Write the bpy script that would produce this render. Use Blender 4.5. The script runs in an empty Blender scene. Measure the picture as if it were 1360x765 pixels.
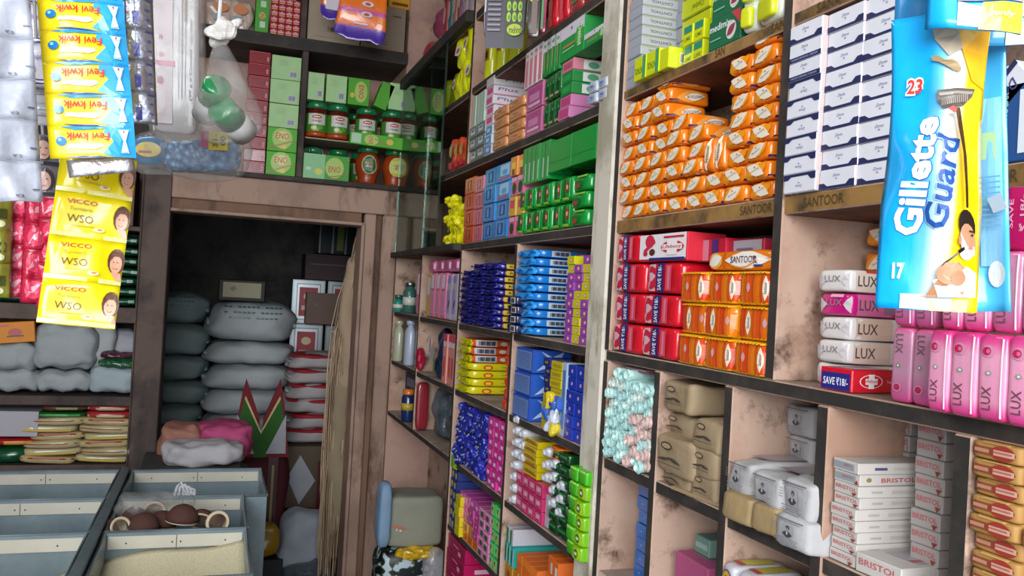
import bpy, math, random
from mathutils import Vector, Matrix, noise
from mathutils.geometry import tessellate_polygon

rnd = random.Random(7)
SC = bpy.context.scene
COL = SC.collection
PI = math.pi
R = math.radians

# ------------------------------------------------------------------ camera
FPX = 1151.0
EYE = Vector((0, 0, 1.5))
_yaw, _pit, _rol = R(18.9), R(.5), R(3.21)
F_ = Vector((math.sin(_yaw) * math.cos(_pit), math.cos(_yaw) * math.cos(_pit), math.sin(_pit)))
R0 = Vector((math.cos(_yaw), -math.sin(_yaw), 0))
U0 = R0.cross(F_)
R_ = R0 * math.cos(_rol) + U0 * math.sin(_rol)
U_ = U0 * math.cos(_rol) - R0 * math.sin(_rol)
cd = bpy.data.cameras.new('camera')
cam = bpy.data.objects.new('camera', cd)
COL.objects.link(cam)
cam.matrix_world = Matrix(((R_.x, U_.x, -F_.x, EYE.x), (R_.y, U_.y, -F_.y, EYE.y), (R_.z, U_.z, -F_.z, EYE.z), (0, 0, 0, 1)))
cd.sensor_width = 36
cd.lens = FPX / 1360 * 36
cd.clip_start = .02
SC.camera = cam

# ------------------------------------------------------------------ light
SC.view_settings.view_transform = 'Standard'
SC.view_settings.look = 'None'
SC.view_settings.gamma = 1
SC.view_settings.use_curve_mapping = False
SC.view_settings.exposure = 0.42
w = bpy.data.worlds.new('daylight')
SC.world = w
w.use_nodes = True
w.node_tree.nodes['Background'].inputs[0].default_value = (.86, .93, 1, 1)
w.node_tree.nodes['Background'].inputs[1].default_value = 1.4


def area(name, loc, target, sx, sy, power, color=(1, 1, 1)):
    l = bpy.data.lights.new(name, 'AREA')
    l.shape = 'RECTANGLE'
    l.size, l.size_y, l.energy, l.color = sx, sy, power, color
    o = bpy.data.objects.new(name, l)
    COL.objects.link(o)
    o.location = loc
    o.rotation_euler = (Vector(target) - Vector(loc)).to_track_quat('-Z', 'Y').to_euler()
    return o


# daylight that comes in through the open street front behind the camera
area('street_daylight', (-1.3, -2.7, 2.5), (.5, 3.0, 1.3), 3.2, 2.0, 190, (.95, .98, 1))
# unseen fill lamp, added under the ceiling to brighten the shop
area('added_ceiling_fill', (-.75, 1.7, 2.8), (-.3, 1.9, 0), .1, 1.2, 9, (.95, .98, 1))


# ------------------------------------------------------------------ pixel <-> place helpers (points on real planes)
def ray(px, py):
    return F_ + R_ * ((px - 680) / FPX) - U_ * ((py - 382.5) / FPX)


def onx(px, py, X=.8):
    d = ray(px, py)
    return EYE + d * (X / d.x)


def ony(px, py, Y):
    d = ray(px, py)
    return EYE + d * (Y / d.y)


def onz(px, py, Z):
    d = ray(px, py)
    return EYE + d * ((Z - EYE.z) / d.z)


def at(px, py, depth):
    return EYE + ray(px, py) * depth


def pr(p):
    v = Vector(p) - EYE
    k = FPX / v.dot(F_)
    return 680 + v.dot(R_) * k, 382.5 - v.dot(U_) * k


def Yof(px, z, X=.8):
    py = 382.
    for _ in range(6):
        y = onx(px, py, X).y
        py = pr((X, y, z))[1]
    return y


def Zof(py, y, X=.8):
    px = 700.
    z = 1.5
    for _ in range(6):
        px = pr((X, y, z))[0]
        z = ony(px, py, y).z
    return z


def Xof(px, z, Y):
    py = 382.
    for _ in range(6):
        x = ony(px, py, Y).x
        py = pr((x, Y, z))[1]
    return x


def ZofB(py, x, Y):
    z = 1.5
    for _ in range(6):
        z = ony(pr((x, Y, z))[0], py, Y).z
    return z


# ------------------------------------------------------------------ materials
def lin(h):
    def f(c):
        c /= 255
        return c / 12.92 if c <= .04045 else ((c + .055) / 1.055) ** 2.4
    return (f(int(h[0:2], 16)), f(int(h[2:4], 16)), f(int(h[4:6], 16)), 1)


def new_mat(name):
    m = bpy.data.materials.new(name)
    m.use_nodes = True
    return m, m.node_tree, m.node_tree.nodes['Principled BSDF']


def tex_noise(nt, scale, detail=4, rough=.55, coord='Object', stretch=None):
    tc = nt.nodes.new('ShaderNodeTexCoord')
    n = nt.nodes.new('ShaderNodeTexNoise')
    n.inputs['Scale'].default_value = scale
    n.inputs['Detail'].default_value = detail
    n.inputs['Roughness'].default_value = rough
    if stretch:
        mp = nt.nodes.new('ShaderNodeMapping')
        mp.inputs['Scale'].default_value = stretch
        nt.links.new(tc.outputs[coord], mp.inputs[0])
        nt.links.new(mp.outputs[0], n.inputs['Vector'])
    else:
        nt.links.new(tc.outputs[coord], n.inputs['Vector'])
    return n


def ramp(nt, src, stops):
    r = nt.nodes.new('ShaderNodeValToRGB')
    el = r.color_ramp.elements
    while len(el) < len(stops):
        el.new(.5)
    for e, (p, c) in zip(el, stops):
        e.position = p
        e.color = lin(c) if isinstance(c, str) else c
    nt.links.new(src, r.inputs[0])
    return r


def bump(nt, b, src, strength, dist=.002):
    bp = nt.nodes.new('ShaderNodeBump')
    bp.inputs['Strength'].default_value = strength
    bp.inputs['Distance'].default_value = dist
    nt.links.new(src, bp.inputs['Height'])
    nt.links.new(bp.outputs[0], b.inputs['Normal'])


def mulcol(nt, col, src_fac, lo):
    """colour times a patchy factor between lo and 1"""
    mr = nt.nodes.new('ShaderNodeMapRange')
    mr.inputs['From Min'].default_value = .3
    mr.inputs['From Max'].default_value = .7
    mr.inputs['To Min'].default_value = lo
    nt.links.new(src_fac, mr.inputs['Value'])
    mx = nt.nodes.new('ShaderNodeVectorMath')
    mx.operation = 'SCALE'
    mx.inputs[0].default_value = col[:3]
    nt.links.new(mr.outputs[0], mx.inputs['Scale'])
    return mx.outputs[0]


_M = {}
# kinds: c card, g glossy wrapper, f foil, p print ink, m metal, w woven sack, k crinkled plastic, t tin
KIND = dict(c=(.6, 0, 0, 0), g=(.22, 0, .4, .25), f=(.28, .75, 0, .7), p=(.4, 0, .1, 0), m=(.3, .9, 0, .1), w=(.75, 0, 0, .5), k=(.3, 0, .3, .9), r=(.85, 0, 0, .4))


def mt(spec):
    if spec in _M:
        return _M[spec]
    h, k = (spec.split(':') + ['c'])[:2]
    m, nt, b = new_mat('paint_' + h + '_' + k)
    ro, me, co, bu = KIND[k]
    b.inputs['Base Color'].default_value = lin(h)
    b.inputs['Roughness'].default_value = ro
    b.inputs['Metallic'].default_value = me
    b.inputs['Coat Weight'].default_value = co
    b.inputs['Coat Roughness'].default_value = .12
    if bu:
        sc = {'g': 55, 'f': 60, 'm': 30, 'w': 45, 'k': 30, 'r': 120}.get(k, 40)
        n = tex_noise(nt, sc, 3)
        bump(nt, b, n.outputs[0], bu, .004 if k in 'kfw' else .002)
    if k in 'cgwr':
        n2 = tex_noise(nt, 9, 3)
        nt.links.new(mulcol(nt, lin(h), n2.outputs[0], .86), b.inputs['Base Color'])
    _M[spec] = m
    return m


def custom(name, fn):
    m, nt, b = new_mat(name)
    fn(nt, b)
    _M[name] = m
    return m


def stained(base, stain, stops=(.52, .64), scale=7, rough=.75, stretch=None, third=None, bumpy=.3):
    def fn(nt, b):
        n = tex_noise(nt, scale, 8, .68, stretch=stretch)
        r = ramp(nt, n.outputs[0], [(stops[0], base), (stops[1], stain)])
        src = r.outputs[0]
        if third:
            n2 = tex_noise(nt, scale * .35, 6, .6)
            r2 = ramp(nt, n2.outputs[0], [(.48, (0, 0, 0, 1)), (.6, (1, 1, 1, 1))])
            mx = nt.nodes.new('ShaderNodeMix')
            mx.data_type = 'RGBA'
            nt.links.new(r2.outputs[0], mx.inputs[0])
            nt.links.new(src, mx.inputs[6])
            mx.inputs[7].default_value = lin(third)
            src = mx.outputs[2]
        nt.links.new(src, b.inputs['Base Color'])
        b.inputs['Roughness'].default_value = rough
        bump(nt, b, n.outputs[0], bumpy, .003)
    return fn


custom('pink_paint', stained('b89a88', '553a28', (.52, .65), 10, third='a98470'))
custom('pink_clean', stained('b39082', '8e6c5e', (.5, .75), 5))
custom('dark_edge', stained('2c2826', '4a4038', (.45, .75), 14))
custom('shelf_top', stained('a8968a', '6b5a4c', (.45, .7), 8, third='8d7a6c'))
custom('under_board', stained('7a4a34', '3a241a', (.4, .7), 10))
custom('ochre_edge', stained('7d5c2c', '3c2f22', (.42, .62), 16, third='96703a'))
custom('post_paint', stained('cdc4b6', '6c5438', (.52, .64), 14, stretch=(1, 1, .3), third='a39a88'))
custom('frame_paint', stained('a48676', '5c4232', (.52, .66), 7, stretch=(1, 1, .3), third='8f7466'))
custom('frame_brown', stained('7a5a46', '3c2a20', (.45, .66), 8, stretch=(1, 1, .25)))
custom('dark_wood', stained('4a3c38', '241d1b', (.4, .66), 9, stretch=(1, 1, .2), third='5d4c44'))
custom('floor_stone', stained('3a3d3c', '23282a', (.4, .7), 4, rough=.5))
custom('room_wall', stained('8d8078', '5a4f48', (.45, .75), 3))
custom('store_wall', stained('7c7a74', '3a3c3e', (.4, .7), 3, rough=.9))
custom('ceiling_paint', stained('b8b6ac', '8d8a80', (.45, .75), 3))
custom('bin_steel', stained('7c8b91', '63737a', (.4, .7), 5, rough=.35, bumpy=.05))
custom('bin_dark', stained('5a686d', '465357', (.4, .7), 5, rough=.4, bumpy=.05))


def _rice(nt, b):
    n = tex_noise(nt, 320, 2)
    r = ramp(nt, n.outputs[0], [(.35, 'cfc39c'), (.65, 'ece3c4')])
    nt.links.new(r.outputs[0], b.inputs['Base Color'])
    b.inputs['Roughness'].default_value = .7
    bump(nt, b, n.outputs[0], .6, .003)


custom('rice', _rice)


def _film(tint, clear=.72, rough=.12):
    def fn(nt, b):
        out = nt.nodes['Material Output']
        b.inputs['Base Color'].default_value = lin(tint)
        b.inputs['Roughness'].default_value = rough
        b.inputs['Coat Weight'].default_value = .6
        n = tex_noise(nt, 16, 5, .6)
        bump(nt, b, n.outputs[0], 1, .012)
        tr = nt.nodes.new('ShaderNodeBsdfTransparent')
        tr.inputs[0].default_value = (.97, .98, .98, 1)
        mx = nt.nodes.new('ShaderNodeMixShader')
        fr = nt.nodes.new('ShaderNodeMapRange')
        fr.inputs['From Min'].default_value = .42
        fr.inputs['From Max'].default_value = .72
        fr.inputs['To Min'].default_value = clear
        fr.inputs['To Max'].default_value = clear - .3
        nt.links.new(n.outputs[0], fr.inputs['Value'])
        nt.links.new(fr.outputs[0], mx.inputs[0])
        nt.links.new(b.outputs[0], mx.inputs[1])
        nt.links.new(tr.outputs[0], mx.inputs[2])
        nt.links.new(mx.outputs[0], out.inputs[0])
    return fn


custom('clear_film', _film('b4b0ac', .86))
custom('milky_film', _film('b4b0b4', .55, .3))
custom('smoke_film', _film('53606a', .40, .15))


def _glass(nt, b):
    out = nt.nodes['Material Output']
    gl = nt.nodes.new('ShaderNodeBsdfGlossy')
    gl.inputs['Roughness'].default_value = .02
    gl.inputs[0].default_value = (.9, .97, .95, 1)
    tr = nt.nodes.new('ShaderNodeBsdfTransparent')
    tr.inputs[0].default_value = (.55, .66, .62, 1)
    mx = nt.nodes.new('ShaderNodeMixShader')
    mx.inputs[0].default_value = .26
    nt.links.new(tr.outputs[0], mx.inputs[1])
    nt.links.new(gl.outputs[0], mx.inputs[2])
    nt.links.new(mx.outputs[0], out.inputs[0])


custom('pane_glass', _glass)


def grad(name, stops, axis=0, lo=0., hi=1., rough=.22, coat=.5, coord='Generated', bumps=.3, bscale=6):
    """printed colour blend across a wrapper (ink, fixed to the wrapper)"""
    def fn(nt, b):
        tc = nt.nodes.new('ShaderNodeTexCoord')
        sp = nt.nodes.new('ShaderNodeSeparateXYZ')
        nt.links.new(tc.outputs[coord], sp.inputs[0])
        mr = nt.nodes.new('ShaderNodeMapRange')
        mr.inputs['From Min'].default_value = lo
        mr.inputs['From Max'].default_value = hi
        nt.links.new(sp.outputs[axis], mr.inputs[0])
        r = ramp(nt, mr.outputs[0], stops)
        nt.links.new(r.outputs[0], b.inputs['Base Color'])
        b.inputs['Roughness'].default_value = rough
        b.inputs['Coat Weight'].default_value = coat
        b.inputs['Coat Roughness'].default_value = .08
        n = tex_noise(nt, bscale, 4, .6, coord='Object')
        n.inputs['Scale'].default_value = bscale * 5
        bump(nt, b, n.outputs[0], bumps, .004)
    custom(name, fn)


grad('lux_pink', [(0, 'd8207a'), (.1, 'e85a9e'), (.22, 'f29cc0'), (.75, 'f4a9c8'), (.9, 'e8589c'), (1, 'd81c78')], 2)
grad('lux_old', [(0, 'd23c82'), (.15, 'c9699a'), (.4, 'c790ab'), (.9, 'd08cab'), (1, 'da4a90')], 2)
grad('sachet_fevi', [(0, 'ffe21a'), (.62, 'ffe000'), (.66, '2aa7de'), (1, '1c93d6')], 0, bumps=.5)
grad('tide_orange', [(0, '4a2d9c'), (.16, '5a35a8'), (.2, 'f0721c'), (.34, 'f2801e'), (.38, 'c04ab0'), (.44, 'f0761c'), (1, 'f47c1e')], 2, bumps=.6)


# ------------------------------------------------------------------ mesh builder
_T = {}


def text2d(s, bold=0.015, italic=0):
    k = (s, bold, italic)
    if k in _T:
        return _T[k]
    cu = bpy.data.curves.new('lettering', 'FONT')
    cu.body = s
    cu.resolution_u = 2
    cu.offset = bold
    cu.shear = italic
    ob = bpy.data.objects.new('lettering', cu)
    me = bpy.data.meshes.new_from_object(ob)
    vs = [(v.co.x, v.co.y) for v in me.vertices]
    fs = [tuple(p.vertices) for p in me.polygons]
    bpy.data.objects.remove(ob)
    bpy.data.meshes.remove(me)
    bpy.data.curves.remove(cu)
    x0, x1 = min(v[0] for v in vs), max(v[0] for v in vs)
    y0, y1 = min(v[1] for v in vs), max(v[1] for v in vs)
    vs = [((x - x0) / (x1 - x0) - .5, (y - y0) / (y1 - y0) - .5) for x, y in vs]
    _T[k] = (vs, fs)
    return _T[k]


class MB:
    def __init__(s):
        s.v, s.f, s.mi, s.sm, s.ms = [], [], [], [], []

    def add(s, vs, fs, m, smooth=False):
        if m not in s.ms:
            s.ms.append(m)
        i, n = s.ms.index(m), len(s.v)
        s.v += [tuple(v) for v in vs]
        for f in fs:
            s.f.append(tuple(a + n for a in f))
            s.mi.append(i)
            s.sm.append(smooth)

    def box(s, x0, x1, y0, y1, z0, z1, m, b=.0012, mats=None):
        """chamfered box; mats may give other materials by face: -x +x -y +y -z +z"""
        b = min(b, (x1 - x0) * .3, (y1 - y0) * .3, (z1 - z0) * .3)
        L = ((x0, x1), (y0, y1), (z0, z1))
        sg = (1, -1)
        idx, vs = {}, []
        for c in [(i, j, k) for i in (0, 1) for j in (0, 1) for k in (0, 1)]:
            for a in range(3):
                p = [L[t][c[t]] + (b * sg[c[t]] if t != a else 0) for t in range(3)]
                idx[c, a] = len(vs)
                vs.append(p)
        fs, fm = [], []
        for a in range(3):
            o1, o2 = [t for t in range(3) if t != a]
            for e in (0, 1):
                q = []
                for p1, p2 in ((0, 0), (1, 0), (1, 1), (0, 1)):
                    c = [0, 0, 0]
                    c[a], c[o1], c[o2] = e, p1, p2
                    q.append(idx[tuple(c), a])
                fs.append(q)
                fm.append((mats or {}).get('-+'[e] + 'xyz'[a], m))
        for a in range(3):
            o1, o2 = [t for t in range(3) if t != a]
            for p1 in (0, 1):
                for p2 in (0, 1):
                    c = [0, 0, 0]
                    c[o1], c[o2] = p1, p2
                    c2 = list(c)
                    c2[a] = 1
                    c, c2 = tuple(c), tuple(c2)
                    fs.append([idx[c, o1], idx[c2, o1], idx[c2, o2], idx[c, o2]])
                    fm.append(m)
        for c in [(i, j, k) for i in (0, 1) for j in (0, 1) for k in (0, 1)]:
            fs.append([idx[c, 0], idx[c, 1], idx[c, 2]])
            fm.append(m)
        for mm in dict.fromkeys(fm):
            s.add(vs, [f for f, g in zip(fs, fm) if g == mm], mm)

    def soft(s, cx, cy, cz, w, d, h, m, k=6, n=8, amp=0, freq=30, seed=0, fn=None, kz=None):
        """rounded cushion shape (w, d, h full sizes)"""
        idx, vs, fs = {}, [], []
        ex = 1 if k < 4 else .55 if k < 8 else .4
        wp = lambda t: math.copysign(abs(t) ** ex, t) if t else 0.
        smooth = not (m[-2:] == ':k' and amp > .008 or m.endswith('_film') and amp > .03)

        def vert(p):
            key = tuple(round(c, 4) for c in p)
            if key not in idx:
                x, y, z = p
                nn = (abs(x) ** k + abs(y) ** k + abs(z) ** k) ** (1 / k)
                q = Vector((x / nn, y / nn, z / nn))
                P = Vector((q.x * w / 2, q.y * d / 2, q.z * h / 2))
                if amp:
                    P += Vector((q.x, q.y, q.z)).normalized() * noise.noise((P + Vector((seed * 3.1, seed, 0))) * freq) * amp
                if fn:
                    P = Vector(fn(P, q))
                idx[key] = len(vs)
                vs.append((P.x + cx, P.y + cy, P.z + cz))
            return idx[key]
        for a in range(3):
            for e in (-1, 1):
                for i in range(n):
                    for j in range(n):
                        q = []
                        for di, dj in ((0, 0), (1, 0), (1, 1), (0, 1)):
                            p = [0, 0, 0]
                            p[a] = e
                            p[(a + 1) % 3] = wp(-1 + 2 * (i + di) / n)
                            p[(a + 2) % 3] = wp(-1 + 2 * (j + dj) / n)
                            q.append(vert(p))
                        fs.append(q if e > 0 else q[::-1])
        s.add(vs, fs, m, smooth)

    def lathe(s, prof, m, n=16, cx=0, cy=0, mats=None, axis='z'):
        """prof: (r, z) pairs"""
        vs, fs = [], []
        for r, z in prof:
            for i in range(n):
                a = 2 * PI * i / n
                p = (r * math.cos(a), r * math.sin(a), z)
                if axis == 'y':
                    p = (p[0], p[2], p[1])
                vs.append((p[0] + cx, p[1] + cy, p[2]) if axis == 'z' else (p[0] + cx, p[1] + cy, p[2]))
        for k in range(len(prof) - 1):
            fs_k = [(k * n + i, k * n + (i + 1) % n, (k + 1) * n + (i + 1) % n, (k + 1) * n + i) for i in range(n)]
            fs += fs_k
        fs.append(tuple(range(n))[::-1])
        fs.append(tuple((len(prof) - 1) * n + i for i in range(n)))
        s.add(vs, fs, m, True)

    def tube(s, pts, r, m, n=6):
        vs, fs = [], []
        pts = [Vector(p) for p in pts]
        for i, p in enumerate(pts):
            t = (pts[min(i + 1, len(pts) - 1)] - pts[max(i - 1, 0)]).normalized()
            a = t.cross(Vector((.3, .9, .2))).normalized()
            b = t.cross(a)
            for j in range(n):
                an = 2 * PI * j / n
                vs.append(p + (a * math.cos(an) + b * math.sin(an)) * (r if not callable(r) else r(i / (len(pts) - 1))))
        for i in range(len(pts) - 1):
            fs += [(i * n + j, i * n + (j + 1) % n, (i + 1) * n + (j + 1) % n, (i + 1) * n + j) for j in range(n)]
        fs.append(tuple(range(n)))
        fs.append(tuple((len(pts) - 1) * n + j for j in range(n))[::-1])
        s.add(vs, fs, m, True)

    def sheet(s, fn, m, nu=12, nv=12, th=.0004, u0=0, u1=1, v0=0, v1=1):
        """thin sheet with two sides; fn(u,v)->Vector"""
        P = [[Vector(fn(u0 + (u1 - u0) * i / nu, v0 + (v1 - v0) * j / nv)) for i in range(nu + 1)] for j in range(nv + 1)]
        vs, fs = [], []
        for sgn in (0, 1):
            for j in range(nv + 1):
                for i in range(nu + 1):
                    a = P[j][min(i + 1, nu)] - P[j][max(i - 1, 0)]
                    b = P[min(j + 1, nv)][i] - P[max(j - 1, 0)][i]
                    nn = a.cross(b)
                    nn = nn.normalized() if nn.length > 1e-12 else Vector((0, -1, 0))
                    vs.append(P[j][i] - nn * th * sgn)
        N = (nu + 1) * (nv + 1)

        def id_(j, i, k):
            return k * N + j * (nu + 1) + i
        for j in range(nv):
            for i in range(nu):
                fs.append((id_(j, i, 0), id_(j, i + 1, 0), id_(j + 1, i + 1, 0), id_(j + 1, i, 0)))
                fs.append((id_(j, i, 1), id_(j + 1, i, 1), id_(j + 1, i + 1, 1), id_(j, i + 1, 1)))
        for i in range(nu):
            fs.append((id_(0, i, 0), id_(0, i, 1), id_(0, i + 1, 1), id_(0, i + 1, 0)))
            fs.append((id_(nv, i, 0), id_(nv, i + 1, 0), id_(nv, i + 1, 1), id_(nv, i, 1)))
        for j in range(nv):
            fs.append((id_(j, 0, 0), id_(j + 1, 0, 0), id_(j + 1, 0, 1), id_(j, 0, 1)))
            fs.append((id_(j, nu, 0), id_(j, nu, 1), id_(j + 1, nu, 1), id_(j + 1, nu, 0)))
        s.add(vs, fs, m, True)

    def ink(s, map2, W, H, specs, e0=.0004, de=.00025):
        """printed shapes: map2(a, b, e) places metric face coords; specs in fractions of the face"""
        for q, sp in enumerate(specs):
            e = e0 + de * q
            k = sp[0]
            if k == 'p':
                pts = [Vector((x * W, y * H, 0)) for x, y in sp[1]]
                tris = [[pts[i] for i in t] for t in tessellate_polygon([pts])]
                big, done = tris, []
                while big:
                    t = big.pop()
                    L_ = [(t[i] - t[(i + 1) % 3]).length for i in range(3)]
                    i = L_.index(max(L_))
                    if L_[i] > .014 and len(done) < 400:
                        mid = (t[i] + t[(i + 1) % 3]) / 2
                        big += [[t[i], mid, t[(i + 2) % 3]], [mid, t[(i + 1) % 3], t[(i + 2) % 3]]]
                    else:
                        done.append(t)
                s.add([map2(p.x, p.y, e) for t in done for p in t], [(3 * i, 3 * i + 1, 3 * i + 2) for i in range(len(done))], sp[2])
                continue
            if k == 't':
                _, txt, cx, cy, wf, hf, m = sp[:7]
                rot = sp[7] if len(sp) > 7 else 0
                it = sp[8] if len(sp) > 8 else 0
                bo = sp[9] if len(sp) > 9 else .015
                vs, fs = text2d(txt, bo, it)
            else:
                _, cx, cy, wf, hf, m = sp[:6]
                rot = sp[6] if len(sp) > 6 else 0
                if k == 'r':
                    q_ = 4 if max(wf * W, hf * H) > .02 else 1
                    vs = [(-.5 + i / q_, -.5 + j / q_) for j in range(q_ + 1) for i in range(q_ + 1)]
                    fs = [(j * (q_ + 1) + i, j * (q_ + 1) + i + 1, (j + 1) * (q_ + 1) + i + 1, (j + 1) * (q_ + 1) + i) for j in range(q_) for i in range(q_)]
                else:
                    N = 14
                    vs = [(.5 * math.cos(2 * PI * i / N), .5 * math.sin(2 * PI * i / N)) for i in range(N)]
                    if k == 'l':   # lens
                        vs = [(x, y * (1 - abs(2 * x) ** 2 * .75)) for x, y in vs]
                    vs = vs + [(x * .55, y * .55) for x, y in vs]
                    fs = [(i, (i + 1) % N, N + (i + 1) % N, N + i) for i in range(N)] + [tuple(range(N, 2 * N))]
            if abs(rot % 180 - 90) < 30:
                lw, lh = wf * H, hf * W
            else:
                lw, lh = wf * W, hf * H
            c, sn = math.cos(R(rot)), math.sin(R(rot))
            s.add([map2(cx * W + (x * lw) * c - (y * lh) * sn, cy * H + (x * lw) * sn + (y * lh) * c, e) for x, y in vs], fs, m)

    def mesh(s, name):
        me = bpy.data.meshes.new(name)
        me.from_pydata(s.v, [], s.f)
        for m in s.ms:
            me.materials.append(_M[m] if m in _M else mt(m))
        me.polygons.foreach_set('material_index', s.mi)
        me.polygons.foreach_set('use_smooth', s.sm)
        me.update()
        return me


def faces(w, d, h, k=0):
    if k:
        def dip(a, A, b, B, e):
            s = 1 - min(.999, abs(2 * a / A - 1) ** k + abs(2 * b / B - 1) ** k)
            return 1 - s ** (1 / k)
        return dict(
            F=(lambda a, b, e: (-w / 2 + a, -e + d / 2 * dip(a, w, b, h, e), b), w, h),
            S=(lambda a, b, e: (w / 2 + e - w / 2 * dip(a, d, b, h, e), a, b), d, h),
            L=(lambda a, b, e: (-w / 2 - e + w / 2 * dip(a, d, b, h, e), d - a, b), d, h),
            T=(lambda a, b, e: (-w / 2 + a, b, h + e - h / 2 * dip(a, w, b, d, e)), w, d),
            B=(lambda a, b, e: (-w / 2 + a, d - b, -e + h / 2 * dip(a, w, b, d, e)), w, d))
    return dict(
        F=(lambda a, b, e: (-w / 2 + a, -e, b), w, h),
        S=(lambda a, b, e: (w / 2 + e, a, b), d, h),
        L=(lambda a, b, e: (-w / 2 - e, d - a, b), d, h),
        T=(lambda a, b, e: (-w / 2 + a, b, h + e), w, d),
        B=(lambda a, b, e: (-w / 2 + a, d - b, -e), w, d))


def pack(w, d, h, body, ink=(), soft=0, amp=0, seed=0, mats=None, crimp=None):
    """a carton (soft 0) or a wrapped pack; origin bottom centre of its front"""
    mb = MB()
    if soft:
        mb.soft(0, d / 2, h / 2, w, d, h, body, k=soft, n=6, amp=amp, freq=2.2 / max(w, h), seed=seed)
    else:
        mb.box(-w / 2, w / 2, 0, d, 0, h, body, min(.0015, h * .06), mats=mats)
    if crimp:
        # crinkled flap of the wrapper standing out at the front end
        n = 7
        vs, fs = [], []
        for i in range(n + 1):
            t = i / n
            for r_ in (0, 1):
                vs.append((-w * .46 + w * .92 * t, -.004 - .008 * r_ + rnd.uniform(-.003, .003), h * (.5 + (rnd.uniform(-.32, .32) if r_ else 0))))
        for i in range(n):
            fs.append((2 * i, 2 * i + 2, 2 * i + 3, 2 * i + 1))
        mb.add(vs, fs, crimp)
        mb.soft(0, .0, h / 2, w * .88, .014, h * .84, crimp, k=4, n=4, amp=.0085, freq=120, seed=seed)
    F = faces(w, d, h, soft)
    by = {}
    for sp in ink:
        by.setdefault(sp[0], []).append(sp[1:])
    for f, L in by.items():
        m2, W, H = F[f]
        mb.ink(m2, W, H, L, e0=.0005 + (amp * .6 if soft else 0))
    return mb


ORD = ['first', 'second', 'third', 'fourth', 'fifth', 'sixth', 'seventh', 'eighth', 'ninth', 'tenth', 'eleventh', 'twelfth']


def rowname(r, n):
    if n == 1:
        return 'single layer'
    if r == 0:
        return 'lowest layer'
    if r == n - 1:
        return 'topmost layer'
    return ORD[r] + ' layer up'


def tag(o, label=None, cat=None, group=None, kind=None):
    if label:
        o['label'] = label
    if cat:
        o['category'] = cat
    if group:
        o['group'] = group
    if kind:
        o['kind'] = kind
    return o


def obj(name, mb, parent=None, loc=(0, 0, 0), rot=(0, 0, 0)):
    me = mb.mesh(name) if isinstance(mb, MB) else mb
    o = bpy.data.objects.new(name, me)
    COL.objects.link(o)
    o.location, o.rotation_euler = loc, rot
    if parent:
        o.parent = parent
    return o


def thing(name, label, cat, loc=(0, 0, 0), rot=(0, 0, 0), group=None):
    o = bpy.data.objects.new(name, None)
    o.empty_display_size = .02
    COL.objects.link(o)
    o.location, o.rotation_euler = loc, rot
    return tag(o, label, cat, group)


def struct(name, mb):
    return tag(obj(name, mb), kind='structure')


RZ = -PI / 2      # things on the right-hand shelving face the aisle (-x)


def one(name, cat, label, group, mesh, loc, rz=RZ, tilt=0, roll=0):
    o = obj(name, mesh, None, loc, (tilt, roll, rz))
    return tag(o, label, cat, group)


def bay(y, z):
    """clear width of the shelf bay that holds y at height z"""
    if y > 1.74:
        e = [1.797, YD - .03]
        if z < ZC - .03:
            e += [2.31, 2.89] + ([3.49] if z > ZF else [])
        elif z > ZB:
            e += [2.89]
    else:
        e = [-.45, 1.668]
        e += [1.455, 1.215, .985, .75, .51] if z < ZD - .03 else [1.11, .45]
    e = sorted(e)
    for a, b in zip(e, e[1:]):
        if a <= y <= b:
            return a + (.0145 if a not in (1.797, -.45) else 0), b - (.0145 if b not in (1.668, YD - .03) else 0)
    return -9, 9


def fill(name, cat, desc, where, group, a, b, nc, z0, pt, nr, body, ink=(), depth=.09, soft=0, amp=0, X=.8, rows=None,
         alt=None, jit=.0015, crimp=None, rjit=.006, jx=.003, gap=.975, mats=None, zvar=None, skip=()):
    """a block of packs on the right-hand shelving between the image columns a and b.
    alt(c, r) picks a variant index when body/ink are lists. Returns the height of the block's top."""
    yl, yr = Yof(a, z0, X), Yof(b, z0, X)
    lo_, hi_ = bay((yl + yr) / 2, z0)
    yl, yr = min(yl, hi_), max(yr, lo_)
    zt = Zof(pt, yl, X) if pt > -900 else z0 + (-pt - 1000) / 1000
    pw, ph = (yl - yr) / nc, (zt - z0) / nr
    bodies = body if isinstance(body, list) else [body]
    inks = ink if isinstance(body, list) else [ink]
    if isinstance(body, list) and (not ink or isinstance(ink[0], tuple)):
        inks = [ink] * len(bodies)
    me = [[pack(pw * gap, depth, ph * .97, bb, ii, soft, amp, s_ + 5 * i_, mats, crimp).mesh(name) for s_ in range(2 if (soft or crimp) else 1)]
          for i_, (bb, ii) in enumerate(zip(bodies, inks))]
    for c in range(nc):
        n = rows[c] if rows else nr
        for r in range(n):
            if (c, r) in skip:
                continue
            k = alt(c, r) if alt else 0
            m = me[k][(c * 3 + r) % len(me[k])]
            d = desc[k] if isinstance(desc, list) else desc
            lab = d
            if n > 1 or nr > 1:
                lab += ', ' + rowname(r, n)
            if nc > 1:
                lab += ', ' + ORD[c] + ' column' if (n > 1 or nr > 1) else ', ' + ORD[c] + ' in the row'
            lab += ' ' + where
            o = one(name, cat, lab, group, m, (X + rnd.uniform(-jx, jx), yl - pw * (c + .5) + rnd.uniform(-jit, jit) * .3, z0 + ph * r + (.0015 if soft else 0)),
                    RZ + rnd.uniform(-rjit, rjit))
    return zt


#NEXT
# ================================================================== the setting
ZG, ZF, ZE, ZD, ZC, ZB, ZA, ZL = .71, .93, 1.17, 1.395, 1.67, 1.945, 2.207, 2.47
YD = 4.04
FRONT, BACK = .8, 1.01

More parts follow.
